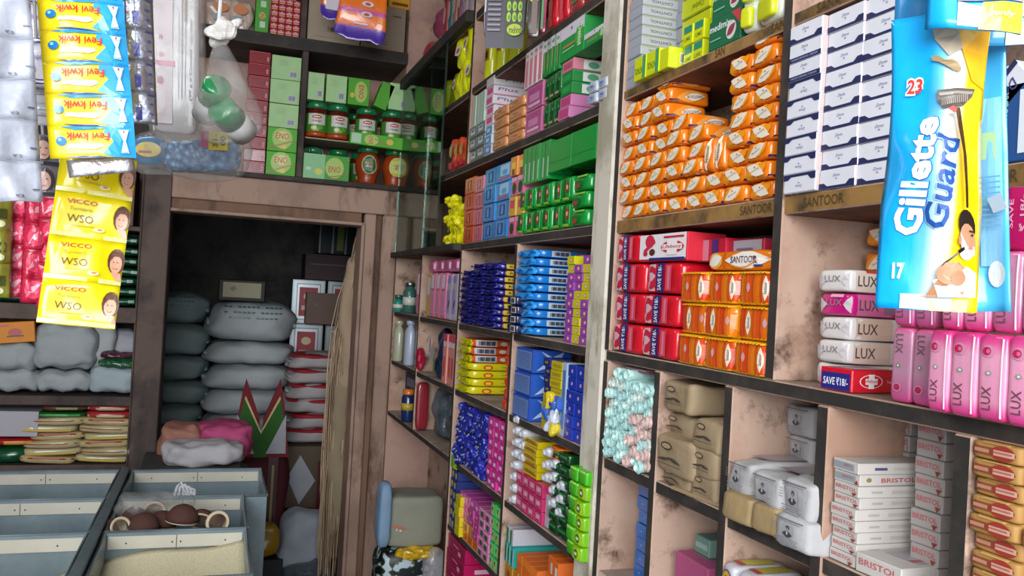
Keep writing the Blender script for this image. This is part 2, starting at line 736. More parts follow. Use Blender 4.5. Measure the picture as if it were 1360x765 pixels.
mb = MB(); mb.box(-2.2, 1.3, -1.0, 6.8, -.05, 0, 'floor_stone'); struct('floor', mb)
mb = MB(); mb.box(-2.2, 1.3, -1.0, 6.8, 2.95, 3.0, 'ceiling_paint'); struct('ceiling', mb)
mb = MB(); mb.box(1.03, 1.13, -1.0, 4.03, 0, 2.95, 'room_wall'); struct('wall_right', mb)
mb = MB(); mb.box(-2.2, -2.1, -1.0, 4.5, 0, 2.95, 'room_wall'); struct('wall_left', mb)
mb = MB()
mb.box(-2.1, -.31, 4.42, 4.5, 0, 2.95, 'pink_clean')          # behind the shelving beside the doorway
mb.box(-.31, -.20, YD, 4.30, 0, 1.96, 'dark_wood', .004)      # the doorway's dark post
mb.box(.80, 1.13, YD, 4.42, 0, 2.95, 'pink_clean')
mb.box(-.31, .80, 4.42, 4.5, 1.96, 2.95, 'pink_clean')        # behind the loft
struct('wall_back', mb)
mb = MB()
mb.box(-.20, .80, YD + .005, 4.2, 1.845, 1.96, 'frame_paint', .004)
mb.box(-.20, .63, YD + .02, 4.2, 1.80, 1.845, 'frame_brown', .002)
mb.box(-.20, .64, YD + .0, 4.2, 1.785, 1.80, 'frame_paint', .003)
mb.box(.63, .645, YD, 4.2, 0, 1.80, 'frame_paint', .003)
mb.box(.645, .70, YD + .015, 4.2, 0, 1.845, 'frame_paint', .006)
mb.box(.70, .728, YD + .03, 4.2, 0, 1.845, 'frame_brown', .003)
mb.box(.728, .80, YD - .005, 4.2, 0, 1.845, 'frame_paint', .008)
struct('trim_1', mb)
# store room behind the doorway
mb = MB(); mb.box(-1.3, 1.2, 6.7, 6.8, 0, 2.95, 'store_wall'); struct('wall_store_back', mb)
mb = MB(); mb.box(-1.3, -1.2, 4.5, 6.7, 0, 2.95, 'store_wall'); struct('wall_store_left', mb)
mb = MB(); mb.box(1.1, 1.2, 4.42, 6.7, 0, 2.95, 'store_wall'); struct('wall_store_right', mb)
mb = MB(); mb.box(-1.2, 1.1, 4.5, 6.7, 2.3, 2.36, 'store_wall'); struct('ceiling_store', mb)


# ================================================================== shelving
def board(par, y0, y1, z, th=.024, edge='dark_edge', top='shelf_top', x0=FRONT, x1=BACK, under=None):
    m = MB()
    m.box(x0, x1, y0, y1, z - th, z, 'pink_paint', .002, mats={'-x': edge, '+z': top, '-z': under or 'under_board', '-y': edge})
    return obj('shelf_board', m, par)


def upright(par, y, z0, z1, th=.026, x0=FRONT, x1=BACK, edge='dark_edge', face='pink_paint'):
    m = MB()
    m.box(x0 - .003, x1, y - th / 2, y + th / 2, z0, z1, face, .002, mats={'-x': edge})
    return obj('upright', m, par)


near = thing('shelf_unit', 'stained pink shelf unit with dark worn edges, nearer side of the whitish post', 'shelving', (0, 0, 0))
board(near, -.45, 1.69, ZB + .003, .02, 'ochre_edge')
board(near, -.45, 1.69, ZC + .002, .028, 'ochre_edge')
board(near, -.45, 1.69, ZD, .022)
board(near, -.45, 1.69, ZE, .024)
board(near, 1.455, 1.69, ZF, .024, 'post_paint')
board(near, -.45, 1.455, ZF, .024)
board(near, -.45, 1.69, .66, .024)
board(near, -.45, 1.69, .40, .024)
board(near, -.45, 1.69, ZA + .01, .022)
for y in (1.683, 1.11, .45):
    upright(near, y, ZD, 2.9 if y != .45 else 2.2, .024)
for y in (1.683, 1.455, 1.215, .985, .75, .51, .27, .03):
    upright(near, y, .4, ZD - .022, .025)
m = MB(); m.box(BACK, BACK + .012, -.45, 1.69, .4, 2.9, 'pink_paint', .001); obj('back_panel', m, near)
# stencilled letters on the worn edge of two boards
for txt, yc, z, ln in (('SANTOOR', 1.17, ZC - .012, .085), ('SANTOOR', 1.01, ZC - .012, .085), ('SANTOOR', .74, ZC - .012, .085), ('SANA', 1.13, ZB - .006, .05), ('SANA', 1.02, ZB - .006, .05), ('SAN', 1.3, ZB - .006, .03)):
    m = MB()
    vs, fs = text2d(txt, 0)
    m.add([(FRONT - .0015, yc - x * ln, z + y * .0145) for x, y in vs], fs, '4a3c28:p')
    obj('stencilled_word', m, near)

far = thing('shelf_unit', 'long pink shelf unit with dark edges between the whitish post and the doorway', 'shelving', (0, 0, 0))
for z in (ZE, ZD):
    board(far, 1.77, YD, z, .022)
board(far, 1.77, YD, ZC, .024)
board(far, 1.77, YD, ZF, .022)
for z in (ZB, ZA):
    board(far, 1.77, YD, z, .024)
board(far, 1.77, YD, ZL, .03)
board(far, 1.77, 2.9, ZG, .022)
board(far, 1.77, 2.9, .46, .022)
upright(far, 1.782, .1, 2.9, .024, edge='post_paint')
upright(far, 2.89, .46, ZC - .024, .024)
upright(far, 2.89, ZB, 2.9, .026)
upright(far, 2.31, .46, ZC - .024, .024)
upright(far, 3.49, ZF, ZC - .024, .022)
upright(far, YD - .012, ZF, ZC - .024, .02, edge='frame_brown')
m = MB(); m.box(BACK, BACK + .012, 1.77, YD, 0, 2.9, 'pink_paint', .001); obj('back_panel', m, far)

post = tag(obj('shelf_post', (lambda m: (m.box(.7925, .84, 1.695, 1.768, ZF - .08, 2.945, 'post_paint', .006), m)[1])(MB())),
           'whitish peeling wooden post standing between the two shelf units', 'post')
rail = tag(obj('shelf_rail', (lambda m: (m.box(.785, .798, .9, 1.692, ZF - .07, ZF - .022, 'post_paint', .004), m)[1])(MB())),
           'whitish worn rail running level from the foot of the peeling post', 'rail')

# sliding glass
gd = thing('sliding_glass_door', 'dusty greenish sliding glass closing the shelves next to the doorway', 'glass door', (0, 0, 0))
m = MB(); m.box(.786, .790, 3.36, YD - .01, ZC, ZL - .03, 'pane_glass', .0005); obj('glass_pane', m, gd)
m = MB(); m.box(.776, .780, 3.18, 3.42, ZC, ZL - .03, 'pane_glass', .0005); obj('glass_pane', m, gd)
m = MB(); m.box(.77, .80, 2.9, YD, ZL - .03, ZL + .012, 'dark_edge', .002); obj('top_track', m, gd)
m = MB(); m.box(.77, .80, 2.9, YD, ZC - .024, ZC, 'dark_edge', .002); obj('bottom_track', m, gd)
m = MB(); m.box(.7845, .7915, 3.355, 3.362, ZC, ZL - .03, '20302c:g', .0005); m.box(.7745, .7815, 3.176, 3.182, ZC, ZL - .03, '20302c:g', .0005)
obj('pane_edge', m, gd)

# loft over the doorway
loft = thing('loft_shelf', 'dark wooden loft shelving above the doorway', 'shelving', (0, 0, 0))
def lboard(par, x0, x1, z, th, y1=4.41, top='dark_wood', edge='dark_edge'):
    m = MB(); m.box(x0, x1, YD - .02, y1, z - th, z, top, .003, mats={'-y': edge}); return obj('shelf_board', m, par)
lboard(loft, -.31, .86, 1.982, .022)
lboard(loft, -.31, .797, 2.61, .055)
m = MB(); m.box(.318, .345, YD - .01, 4.41, 1.982, 2.555, 'dark_wood', .003); m.box(.300, .327, YD - .01, 4.41, 2.61, 2.94, 'dark_wood', .003); obj('upright', m, loft)
m = MB(); m.box(-.31, -.285, YD - .01, 4.41, 1.982, 2.94, 'dark_wood', .003); obj('upright', m, loft)
m = MB(); m.box(.797, .80, YD, 4.41, 1.99, 2.94, 'pink_paint', .001); obj('side_panel', m, loft)

# shelving left of the doorway
lsh = thing('shelf_unit', 'dark wooden shelf unit beside the doorway holding white bags and flat packs', 'shelving', (0, 0, 0))
for z, t in ((.686, .037), (.975, .04), (1.355, .065), (1.705, .02), (2.05, .03)):
    m = MB(); m.box(-1.6, -.31, YD - .005, 4.41, z - t, z, 'dark_wood', .003, mats={'+z': 'dark_edge'}); obj('shelf_board', m, lsh)
m = MB(); m.box(-.318, -.311, YD, 4.41, .1, 2.9, 'dark_wood', .003); obj('upright', m, lsh)
m = MB(); m.box(-1.6, -.318, 4.395, 4.41, .1, 2.9, 'dark_wood', .003); obj('back_panel', m, lsh)

#PART3
# ================================================================== nearer unit: soap
def RECT(f, cx, cy, w, h, m, rot=0): return (f, 'r', cx, cy, w, h, m, rot)
def ELL(f, cx, cy, w, h, m, rot=0): return (f, 'e', cx, cy, w, h, m, rot)
def LENS(f, cx, cy, w, h, m, rot=0): return (f, 'l', cx, cy, w, h, m, rot)
def TXT(f, s, cx, cy, w, h, m, rot=0, it=0, bold=.012): return (f, 't', s, cx, cy, w, h, m, rot, it, bold)
def POLY(f, pts, m): return (f, 'p', pts, m)
def BAR(f, cx, cy, w, h, n=7, m='30303a:p', bg='d8d6da:p'):
    o = [RECT(f, cx, cy, w, h, bg)]
    for i in range(n):
        o.append(RECT(f, cx - w * .4 + w * .8 * i / (n - 1), cy, w * (.05 + .04 * (i * 7 % 3)), h * .75, m))
    return o


# ---- orange soap bars (single wrapped bars, ends outward)
OR = 'f08016:g'
def orange_end(flip):
    t = 180 if flip else 0
    return [ELL('F', .5, .5, .86, .86, 'f59a1c:g', 20), LENS('F', .52, .5, .74, .64, 'e6dac8:p', 24 if not flip else -18), TXT('F', 'Santoor', .5, .48, .36, .12, '6a5058:p', 18 + t, 0, 0),
            ELL('F', .5, .66, .06, .1, 'b06a30:p'),
            LENS('S', .5, .5, .7, .8, 'f2a24a:g', 12), LENS('S', .6, .5, .5, .5, 'e9dccb:p', 8), TXT('S', 'SANTOOR', .6, .5, .4, .2, '4a3040:p', t + 6), RECT('S', .12, .16, .2, .12, '3a2450:p')]
cols = [8, 8, 9, 6, 5, 2, 8, 9]
a0, b0 = 818, 1019
yl, yr = Yof(a0, ZC), Yof(b0, ZC)
pw = (yl - yr) / 8
ms = [pack(pw * .955, .09, .0295, OR, orange_end(i % 2), soft=8, amp=.003, seed=i * 3).mesh('soap_bar') for i in range(6)]
for c in range(8):
    for r in range(cols[c]):
        one('soap_bar', 'soap', 'small orange wrapped soap bar, %s, %s column from the whitish post' % (rowname(r, cols[c]), ORD[c]), 'orange soap bars stacked end outward',
            ms[rnd.randrange(6)], (FRONT + .004 + rnd.uniform(-.006, .006), yl - pw * (c + .5) + rnd.uniform(-.001, .001), ZC + .004 + .0308 * r), RZ + rnd.uniform(-.03, .03), roll=rnd.uniform(-.02, .02))
# two bars standing on end between the stacks
for k in range(2):
    one('soap_bar', 'soap', 'orange soap bar standing upright on the low stack, ' + ('nearer the post' if k == 0 else 'farther from the post'), 'upright orange soap bars',
        pack(.031, .075, .062, OR, [LENS('F', .5, .5, .95, .7, 'f3d9b8:p', 75), TXT('F', 'Santoor', .5, .5, .5, .3, '4a3040:p', 80)], soft=5, amp=.003, seed=k).mesh('soap_bar'), (FRONT + .002, yl - pw * 5 - .018 - .034 * k, ZC + .003 + .0308 * 2))
for k, (yy, zz, xx) in enumerate(((yl - pw * 4.1, ZC + .003 + .0308 * 5, .87), (yl - pw * 4.6, ZC + .034 + .0308 * 5, .89), (yl - pw * 5.0, ZC + .003 + .0308 * 4, .89))):
    one('soap_bar', 'soap', 'orange soap bar deep in the hollow of the pile, ' + ('lowest' if k == 2 else 'highest' if k == 1 else 'in the middle'), 'orange soap bars', ms[k], (xx, yy, zz - .0308 * (1 if k < 2 else 1)), RZ + .1)

# ---- white cartons with navy tabs
WH, NV = 'e6e5ee:c', '1f2456'
def dove(kind):
    if kind == 0:    # navy strip below, white tab hanging
        return [POLY('F', [(0, 0), (1, 0), (1, .36), (.86, .36), (.76, .14), (.24, .14), (.14, .30), (0, .30)], NV), TXT('F', 'Dove', .5, .66, .2, .15, '8a8fae:p', 0, .3), ELL('F', .5, .48, .05, .07, '8a86a0:p')]
    if kind == 1:    # upside down
        return [POLY('F', [(0, 1), (1, 1), (1, .64), (.86, .64), (.76, .86), (.24, .86), (.14, .70), (0, .70)], NV), TXT('F', 'Dove', .5, .34, .2, .15, '8a8fae:p', 180, .3), ELL('F', .5, .52, .05, .07, '8a86a0:p')]
    return [RECT('F', .5, .13, 1, .26, NV), TXT('F', 'MOISTURISING CREAM', .5, .13, .8, .1, 'a8acd0:p'), TXT('F', 'Dove', .5, .72, .2, .15, '8a8fae:p', 0, .3), ELL('F', .5, .52, .05, .07, '8a86a0:p')]
for ci, (a, b, X, plan, nr) in enumerate(((1039, 1082, .792, [1, 1, 1, 1, 1, 1, 2, 2, 0], 9), (1088, 1136, .8, [0] * 9, 9), (1137, 1195, .803, [0] * 9, 9), (1200, 1262, .806, [0] * 9, 9), (1268, 1332, .81, [0] * 4, 4))):
    yl_, yr_ = Yof(a, ZC, X), Yof(b, ZC, X)
    h = .0277
    mm = [pack(yl_ - yr_ - .001, .07, h * .985, WH, dove(k), mats={'+x': 'd0bcba:c', '-x': 'd0bcba:c'}).mesh('soap_carton') for k in range(3)]
    for r in range(nr):
        one('soap_carton', 'soap box', 'white carton with navy tab, %s, %s column from the orange bars' % (rowname(r, nr), ORD[ci]), 'white and navy soap cartons',
            mm[plan[r]], (X + rnd.uniform(-.0015, .0015), (yl_ + yr_) / 2, ZC + .003 + h * r), RZ + rnd.uniform(-.01, .01))
p = onx(1340, 100, .79)
one('soap_carton', 'soap box', 'white soap carton with navy edge, tilted on top of a maroon carton', None,
    pack(.075, .06, .032, WH, [RECT('F', .5, .9, 1, .2, NV), TXT('F', 'Dove', .62, .4, .4, .4, '3a3f78:p', 180, .3)]).mesh('soap_carton'), (.80, Yof(1343, ZC + .13) + .0, Zof(140, Yof(1343, ZC + .13))), RZ, roll=-.75)
fill('soap_carton', 'soap box', 'maroon and white soap carton', 'behind the hanging razor pack', 'maroon cartons', 1308, 1352, 1, ZC + .003, 152, 2, 'e2dcde:c',
     [RECT('F', .5, .62, .9, .5, '6e1734:p'), RECT('F', .6, .7, .5, .06, 'caa9b4:p'), RECT('F', .6, .55, .5, .05, 'caa9b4:p'), RECT('F', .3, .2, .14, .2, '3c3c46:p')], depth=.08, X=.83)
one('soap_carton', 'soap box', 'blue carton with pale lettering standing at the end of the carton shelf', None,
    pack(.055, .08, .085, '1e4f8e:c', [TXT('F', 'NOURISHING BAR', .16, .5, .8, .12, 'c8d4ea:p', 90), RECT('F', .68, .5, .4, .8, 'dfe6ee:p')]).mesh('soap_carton'), (.80, Yof(1352, ZC, .8), ZC + .003))

# ---- red soap bundles
RD = 'd8182c:g'
def red_bundle(gap=.0):
    o = [RECT('F', .17, .5, .22, .86, 'e8b8c4:g'), LENS('F', .17, .5, .76, .7, 'c2203c:p', 90), RECT('F', .42, .5, .2, .94, '22246e:p'), TXT('F', 'SAVE ₹18/-', .42, .5, .8, .11, 'f0eef4:p', 90),
         RECT('F', .68, .5, .16, .8, 'e0506a:g'), RECT('F', .685, .5, .05, .7, 'e88094:g'), RECT('F', .56, .5, .015, 1, 'a81020:p'), RECT('F', .84, .5, .015, 1, 'a81020:p')]
    return o
top = fill('soap_bundle', 'soap', 'red wrapped soap bundle with blue strip', 'beside the whitish post', 'red soap bundles next to the post', 805, 897, 2, ZD, 350, 3, RD, red_bundle(),
           depth=.10, soft=10, amp=.002, gap=.97)
ph = (top - ZD) / 3
fill('soap_bundle', 'soap', 'red soap bundle with blue strip, topmost of the column', 'against the post', None, 805, 848, 1, top, 313, 1, RD, red_bundle(), depth=.1, soft=10, amp=.002)
yb = Yof(848, top), Yof(912, top)
one('soap_carton', 'soap box', 'white and red soap box with a figure and oval emblem on the red bundles', None,
    pack(yb[0] - yb[1], .08, Zof(314, yb[0]) - top, 'd01c34:c', [RECT('F', .5, .54, .96, .9, 'e8e2e6:p'), ELL('F', .24, .74, .2, .5, 'd02848:p'), ELL('F', .3, .34, .13, .26, '5a3028:p'), RECT('F', .24, .55, .26, .16, 'd02848:p', 25), ELL('F', .16, .3, .1, .2, 'b83040:p'),
      RECT('F', .74, .86, .4, .07, 'c8203a:p'), ELL('F', .72, .5, .46, .44, 'c8102c:p'), RECT('F', .72, .5, .2, .56, 'f0e4e6:p'), RECT('F', .72, .5, .4, .2, 'f0e4e6:p'), TXT('F', 'Lifebuoy', .72, .5, .38, .16, 'b8102c:p', 0, .2), RECT('F', .62, .08, .72, .1, '24307c:p')]).mesh('soap_carton'),
    (.80, sum(yb) / 2, top + .001))
fill('soap_bundle', 'soap', 'red soap bundle behind the lengthwise orange bar', 'on the second layer', None, 914, 962, 1, top, 318, 1, 'c8203c:g', [RECT('F', .1, .5, .2, .9, 'c86078:g'), RECT('F', .45, .5, .2, .9, 'd088a0:g'), RECT('F', .72, .5, .18, .9, '2a2a70:p')], depth=.09, X=.83)
fill('soap_carton', 'soap box', 'red carton end with a grey barcode panel, behind the orange bar', 'by the upright', None, 962, 1016, 1, top, 319, 1, 'b8203c:c', [RECT('F', .6, .5, .7, .9, 'a8a0ac:p')] + BAR('F', .55, .4, .5, .5, 11, '6a6470:p', 'a8a0ac:p'), depth=.09, X=.84)
# orange multi-packs standing in a clear wrap
def tri(s):
    o = []
    for i in range(4):
        cx = .125 + .25 * i
        o.append(RECT('F', cx, .5, .235, .86, ['ee7c12:g', 'e84a18:g', 'ee8016:g', 'e8561c:g'][(i + s) % 4]))
        o.append(RECT('F', cx - .06, .5, .05, .8, 'f0681c:g'))
    i = (s * 2 + 3) % 4
    o.append(LENS('F', .125 + .25 * i, .5, .74, .17, 'efe6d0:p', 90))
    o.append(TXT('F', 'Santoor', .125 + .25 * i, .5, .34, .08, '5a3040:p', 90))
    j = (i + 2) % 4
    o.append(LENS('F', .125 + .25 * j, .52, .3, .12, 'd8a0a8:p', 90))
    for i in range(3):
        o.append(RECT('F', .25 + .25 * i, .5, .02, .9, 'b84a0c:p'))
    for y in (.03, .97):
        for i in range(9):
            o.append(('F', 'e', .06 + .11 * i, y, .1, .1, 'ffc21e:g', 0))
    return o
yA, yB = Yof(899, ZD), Yof(1019, ZD)
hh = (Zof(361, yA) - ZD) / 3
bw = (yA - yB) / 3
mm = [pack(bw * .96, .09, hh * .97, 'f39a18:g', tri(s), soft=9, amp=.004, seed=s).mesh('soap_bundle') for s in range(4)]
for r in range(3):
    for c in range(3):
        one('soap_bundle', 'soap', 'yellow-orange bundle of upright soap bars, %s, %s from the red bundles' % (rowname(r, 3), ORD[c]), 'orange soap bundles in clear wrap', mm[(r + c * 2) % 4], (.80 + rnd.uniform(-.004, .004), yA - bw * (c + .5), ZD + .001 + hh * r), RZ + rnd.uniform(-.01, .01))
zt = ZD + hh * 3
yq = Yof(934, zt), Yof(1020, zt)
one('soap_bar', 'soap', 'orange and white soap bar lying lengthwise on the orange bundles', None,
    pack(yq[0] - yq[1], .05, .034, OR, [ELL('F', .16, .5, .24, .8, 'f6b848:g'), LENS('F', .16, .5, .24, .6, 'ece4d8:p', 15), RECT('F', .31, .5, .02, .9, 'c85a10:p'), LENS('F', .66, .5, .66, .86, 'f0e8dc:p'), TXT('F', 'SANTOOR', .62, .5, .4, .36, '5a3858:p'), LENS('F', .62, .36, .4, .5, 'e89028:p', 5), LENS('F', .62, .42, .38, .5, 'f0e8dc:p', 5), TXT('F', 'SANTOOR', .62, .52, .38, .34, '5a3858:p'), RECT('F', .84, .22, .12, .1, '2c3a80:p')],
         soft=6, amp=.002).mesh('soap_bar'), (.805, sum(yq) / 2, zt + .001))

# ---- white and pink soap bars lying, then standing
def lux_lying(side, end, tx='5a4a50:p'):
    return [TXT('F', 'LUX', .5, .58, .5, .28, '8a8084:p'), POLY('F', [(.06, .1), (.3, .5), (.06, .8)], 'c8c2c4:p'), POLY('F', [(.97, .12), (.8, .5), (.97, .88)], 'c4bec0:p'),
            RECT('S', .56, .5, .88, .9, side), TXT('S', 'LUX', .33, .5, .36, .46, tx)] + end
yL, yR = Yof(1080, ZD, .84), Yof(1121, ZD, .84)
specs = [('ece6e4:g', 'e8cfc0:g', []), ('ece6e4:g', 'e8cdbc:g', []), ('eee8e6:g', 'e9c9b4:g', []), ('d41a82:g', 'dd6f9f:g', [RECT('F', .6, .88, .4, .14, 'e8a8c8:p'), RECT('S', .76, .4, .3, .5, '9a6c8c:p')]), ('ece7e4:g', 'e9d8c8:g', [RECT('S', .6, .93, .6, .12, 'd84028:p'), RECT('S', .82, .36, .3, .44, '9a8c94:p')])]
zz = ZD + .001
for r, (bd, sd, ex) in enumerate(specs):
    hh_ = .0338
    one('soap_bar', 'soap', ('bright pink' if r == 3 else 'white') + ' soap bar lying flat, ' + rowname(r, 5) + ' of the pile in the open bay', 'flat soap bars piled in the open bay',
        pack(yL - yR, .095, hh_ * .97, bd, lux_lying(sd, ex), soft=9, amp=.0015, seed=r).mesh('soap_bar'), (.842 + rnd.uniform(-.003, .003), (yL + yR) / 2 + rnd.uniform(-.002, .002), zz), RZ + rnd.uniform(-.02, .02))
    zz += hh_
for k, (zc, nm) in enumerate(((0, 'lower'), (.04, 'upper'))):
    one('soap_bar', 'soap', 'orange wrapped soap bar at the back of the open bay, the %s one' % nm, 'orange soap bars', ms[k], (.93, Yof(1168, ZD + .2, .93), ZD + .17 + zc - .0), RZ)
one('soap_carton', 'soap box', 'plain orange carton lying deep in the open bay under two orange bars', None, pack(.09, .06, .168, 'b86a2c:c').mesh('soap_carton'), (.935, Yof(1185, ZD + .1, .935), ZD + .001))
yL2, yR2 = Yof(1089, ZD), Yof(1127, ZD)
one('soap_carton', 'soap box', 'red soap box with blue price end in front of the flat white bars', None,
    pack(yL2 - yR2, .085, .031, 'd6162a:g', [RECT('F', .5, .42, .88, .74, '26267a:p'), TXT('F', 'SAVE ₹18/-', .5, .42, .76, .34, 'f0eef4:p'), ELL('S', .4, .5, .5, .6, 'f0d8dc:p'), ELL('S', .4, .5, .46, .54, 'd6162a:g'), RECT('S', .4, .5, .12, .62, 'f0e4e6:p'), RECT('S', .4, .5, .26, .26, 'f0e4e6:p'), TXT('S', 'Lifebuoy', .4, .5, .36, .2, 'c41028:p', 0, .2), TXT('S', 'Total', .78, .5, .12, .12, 'f0b8c0:p'), RECT('T', .5, .5, .9, .8, 'd8a0b0:g')]).mesh('soap_carton'),
    (.802, (yL2 + yR2) / 2, ZD + .001), RZ + .1)
def lux_st(new):
    if new:
        return [TXT('F', 'LUX', .36, .26, .27, .34, '7a4a58:p', 90), ELL('F', .42, .55, .2, .055, '8c9c8c:p'), ELL('F', .42, .55, .12, .03, 'e0e8dc:p'), ELL('F', .4, .8, .5, .14, 'e8a0c0:g'), ELL('F', .34, .8, .32, .1, 'c8205c:p'), ELL('F', .4, .8, .14, .05, 'e87098:p'), RECT('F', .9, .5, .05, .9, 'fbe4ee:g')]  # the pale upright strip near the edge is a painted highlight
    return [TXT('F', 'LUX', .42, .78, .26, .36, '7a5a66:p', -90), ELL('F', .42, .49, .2, .055, '6c8c6c:p'), ELL('F', .42, .49, .1, .03, 'e0e8dc:p'), ELL('F', .42, .2, .44, .12, 'd898b0:g'), ELL('F', .42, .2, .32, .09, 'b82858:p')]
st = [(1180, 1207, 0, .80), (1208, 1236, 0, .80), (1229, 1257, 1, .775), (1258, 1294, 1, .775), (1295, 1333, 1, .775), (1334, 1375, 1, .775), (1377, 1420, 1, .775)]
mn = [pack(.036, .028, .094, ['lux_old', 'lux_pink'][k], lux_st(k), soft=7, amp=.001).mesh('soap_bar') for k in (0, 1)]
st_y = []
for i, (a, b, k, X) in enumerate(st):
    yy = (Yof(a, ZD, X) + Yof(b, ZD, X)) / 2
    ww = (Yof(a, ZD, X) - Yof(b, ZD, X))
    me = pack(ww * .97, .028, .092, ['lux_old', 'lux_pink'][k], lux_st(k), soft=8, amp=.001, seed=i).mesh('soap_bar')
    one('soap_bar', 'soap', 'pink soap bar standing on end, lower tier, %s from the flat bars' % ORD[i], 'pink soap bars standing on the shelf', me, (X, yy, ZD + .001))
    st_y.append((yy, ww, X, k))
for i, (yy, ww, X, k) in enumerate(st_y):
    kk = 0 if i in (0, 1, 4, 5) else 1
    one('soap_bar', 'soap', 'pink soap bar standing on end, upper tier, %s from the flat bars' % ORD[i], 'pink soap bars of the upper tier',
        pack(ww * .97, .028, .088, ['lux_old', 'lux_pink'][kk], [sp for sp in lux_st(1)], soft=8, amp=.001, seed=i + 9).mesh('soap_bar'), (max(X, .79), yy, ZD + .094))
for i, (a, b) in enumerate(((1318, 1330), (1331, 1375))):
    yy, ww = (Yof(a, ZD + .18) + Yof(b, ZD + .18)) / 2, Yof(a, ZD + .18) - Yof(b, ZD + .18)
    one('soap_bar', 'soap', 'deep pink soap pack on the upright tiers, ' + ('narrow one' if i == 0 else 'with white price lettering'), None,
        pack(ww, .03, .078, 'c81868:g', [TXT('F', 'SAVE', .25, .5, .4, .14, 'f0b0cc:p', 90), TXT('F', '₹ 18/-', .6, .5, .5, .16, 'f0b0cc:p', 90)] if i else [RECT('F', .6, .5, .6, .7, 'e8d0dc:p'), TXT('F', 'LUX', .6, .5, .4, .4, '7a3050:p', 90)], soft=7, amp=.002, seed=i).mesh('soap_bar'), (.80, yy, ZD + .183))

# ---- top bay of the nearer unit
SV = 'b9bcc2:c'
z1 = ZB + .004
cin = [TXT('S', 'CINTHOL', .5, .45, .6, .3, '5a6048:p', 180), RECT('S', .5, .9, 1, .12, 'a8ac7c:p'), RECT('F', .5, .5, .9, .8, 'a4a8b4:c')]
fill('soap_carton', 'soap box', 'silver-grey soap carton with upside-down lettering', 'by the whitish post', 'silver soap cartons on the top shelf', 832, 850, 1, z1, 4, 9, SV, cin, depth=.085, rows=[11], X=.802)
fill('soap_carton', 'soap box', 'plain silver soap carton end', 'behind the lettered silver ones', 'silver soap cartons set deeper', 893, 905, 1, z1, 20, 5, 'a9adb5:c', [], depth=.08, X=.88, rows=[7])
fill('soap_carton', 'soap box', 'small yellow-green soap carton', 'in the row before the silver boxes', 'yellow soap cartons', 841, 874, 2, z1, 78, 1, 'd9e21c:g', [TXT('F', 'CINTHOL', .5, .4, .84, .28, '5a7a20:p', 180), RECT('F', .85, .5, .24, .94, '4a9a6a:p')], depth=.06, X=.785)
fill('soap_carton', 'soap box', 'yellow-green soap carton with a barcode on its side', 'at the shelf edge', None, 869, 886, 1, z1, 68, 1, 'd9e21c:g', BAR('S', .45, .5, .34, .5, 8), depth=.085, X=.785)
fill('soap_carton', 'soap box', 'bright yellow soap carton', 'between silver and green boxes', 'bright yellow soap cartons', 903, 942, 1, z1 + .034, 3, 3, 'd0d81a:g', [TXT('F', 'Cinthol', .6, .4, .4, .3, '6a7a18:p', 180), RECT('F', .5, .04, 1, .05, '98a018:p')], depth=.08, X=.85, rows=[4])
fill('soap_carton', 'soap box', 'yellow soap carton with a green label', 'beside the large green boxes', 'yellow cartons with green labels', 905, 932, 2, z1, 36, 2, 'dce21e:g', [RECT('F', .5, .76, .8, .36, '2a8a70:p'), TXT('F', 'LIME', .5, .3, .6, .2, '7a9a28:p')], depth=.085, X=.81)
MED = [TXT('F', 'medimix', .36, .72, .66, .24, 'e8f0ec:p', 0, .1), ELL('F', .72, .42, .3, .62, 'd8d8d0:p', -35), LENS('F', .72, .42, .3, .3, '9a3c50:p', 35), POLY('F', [(.72, .99), (.99, .99), (.99, .5)], 'c8444c:p'), RECT('F', .25, .3, .34, .05, '7ab89a:p')]
fill('soap_carton', 'soap box', 'green soap box with white lettering and a bar picture', 'on the top shelf edge', 'green lettered soap boxes', 940, 984, 1, z1, 30, 1, '146a44:c', MED, depth=.06, X=.802)
yy0, yy1 = Yof(942, z1 + .075), Yof(986, z1 + .075)
one('soap_carton', 'soap box', 'green soap box stacked on top of the lettered green box', None, pack(yy0 - yy1, .06, .06, '146a44:c', MED).mesh('soap_carton'), (.806, (yy0 + yy1) / 2, Zof(30, Yof(940, z1))))
for i, (a, b, pt, pz, tl) in enumerate(((988, 1004, 0, 0, .15), (1005, 1040, -5, 0, -.12))):
    ya_, yb_ = Yof(a, z1), Yof(b, z1)
    t_ = thing('soap_tray', 'pair of yellow soaps in a clear white tray, ' + ('the narrow one by the green boxes' if i == 0 else 'the broad one by the upright'), 'soap', (.795, (ya_ + yb_) / 2, z1), (0, 0, RZ + tl), 'clear trays of yellow soap')
    W_ = (ya_ - yb_)
    m = MB(); m.soft(0, .025, .045, W_, .045, .085, 'd8dcc8:g', k=6, n=8, amp=.003, freq=40); obj('tray', m, t_)
    for q in range(2):
        m = MB(); m.soft(0, .0, .024 + .042 * q, W_ * .74, .014, .034, 'd6dc28:g', k=5, n=5); obj('soap', m, t_)
# ---- small bays below
z4 = ZE + .001
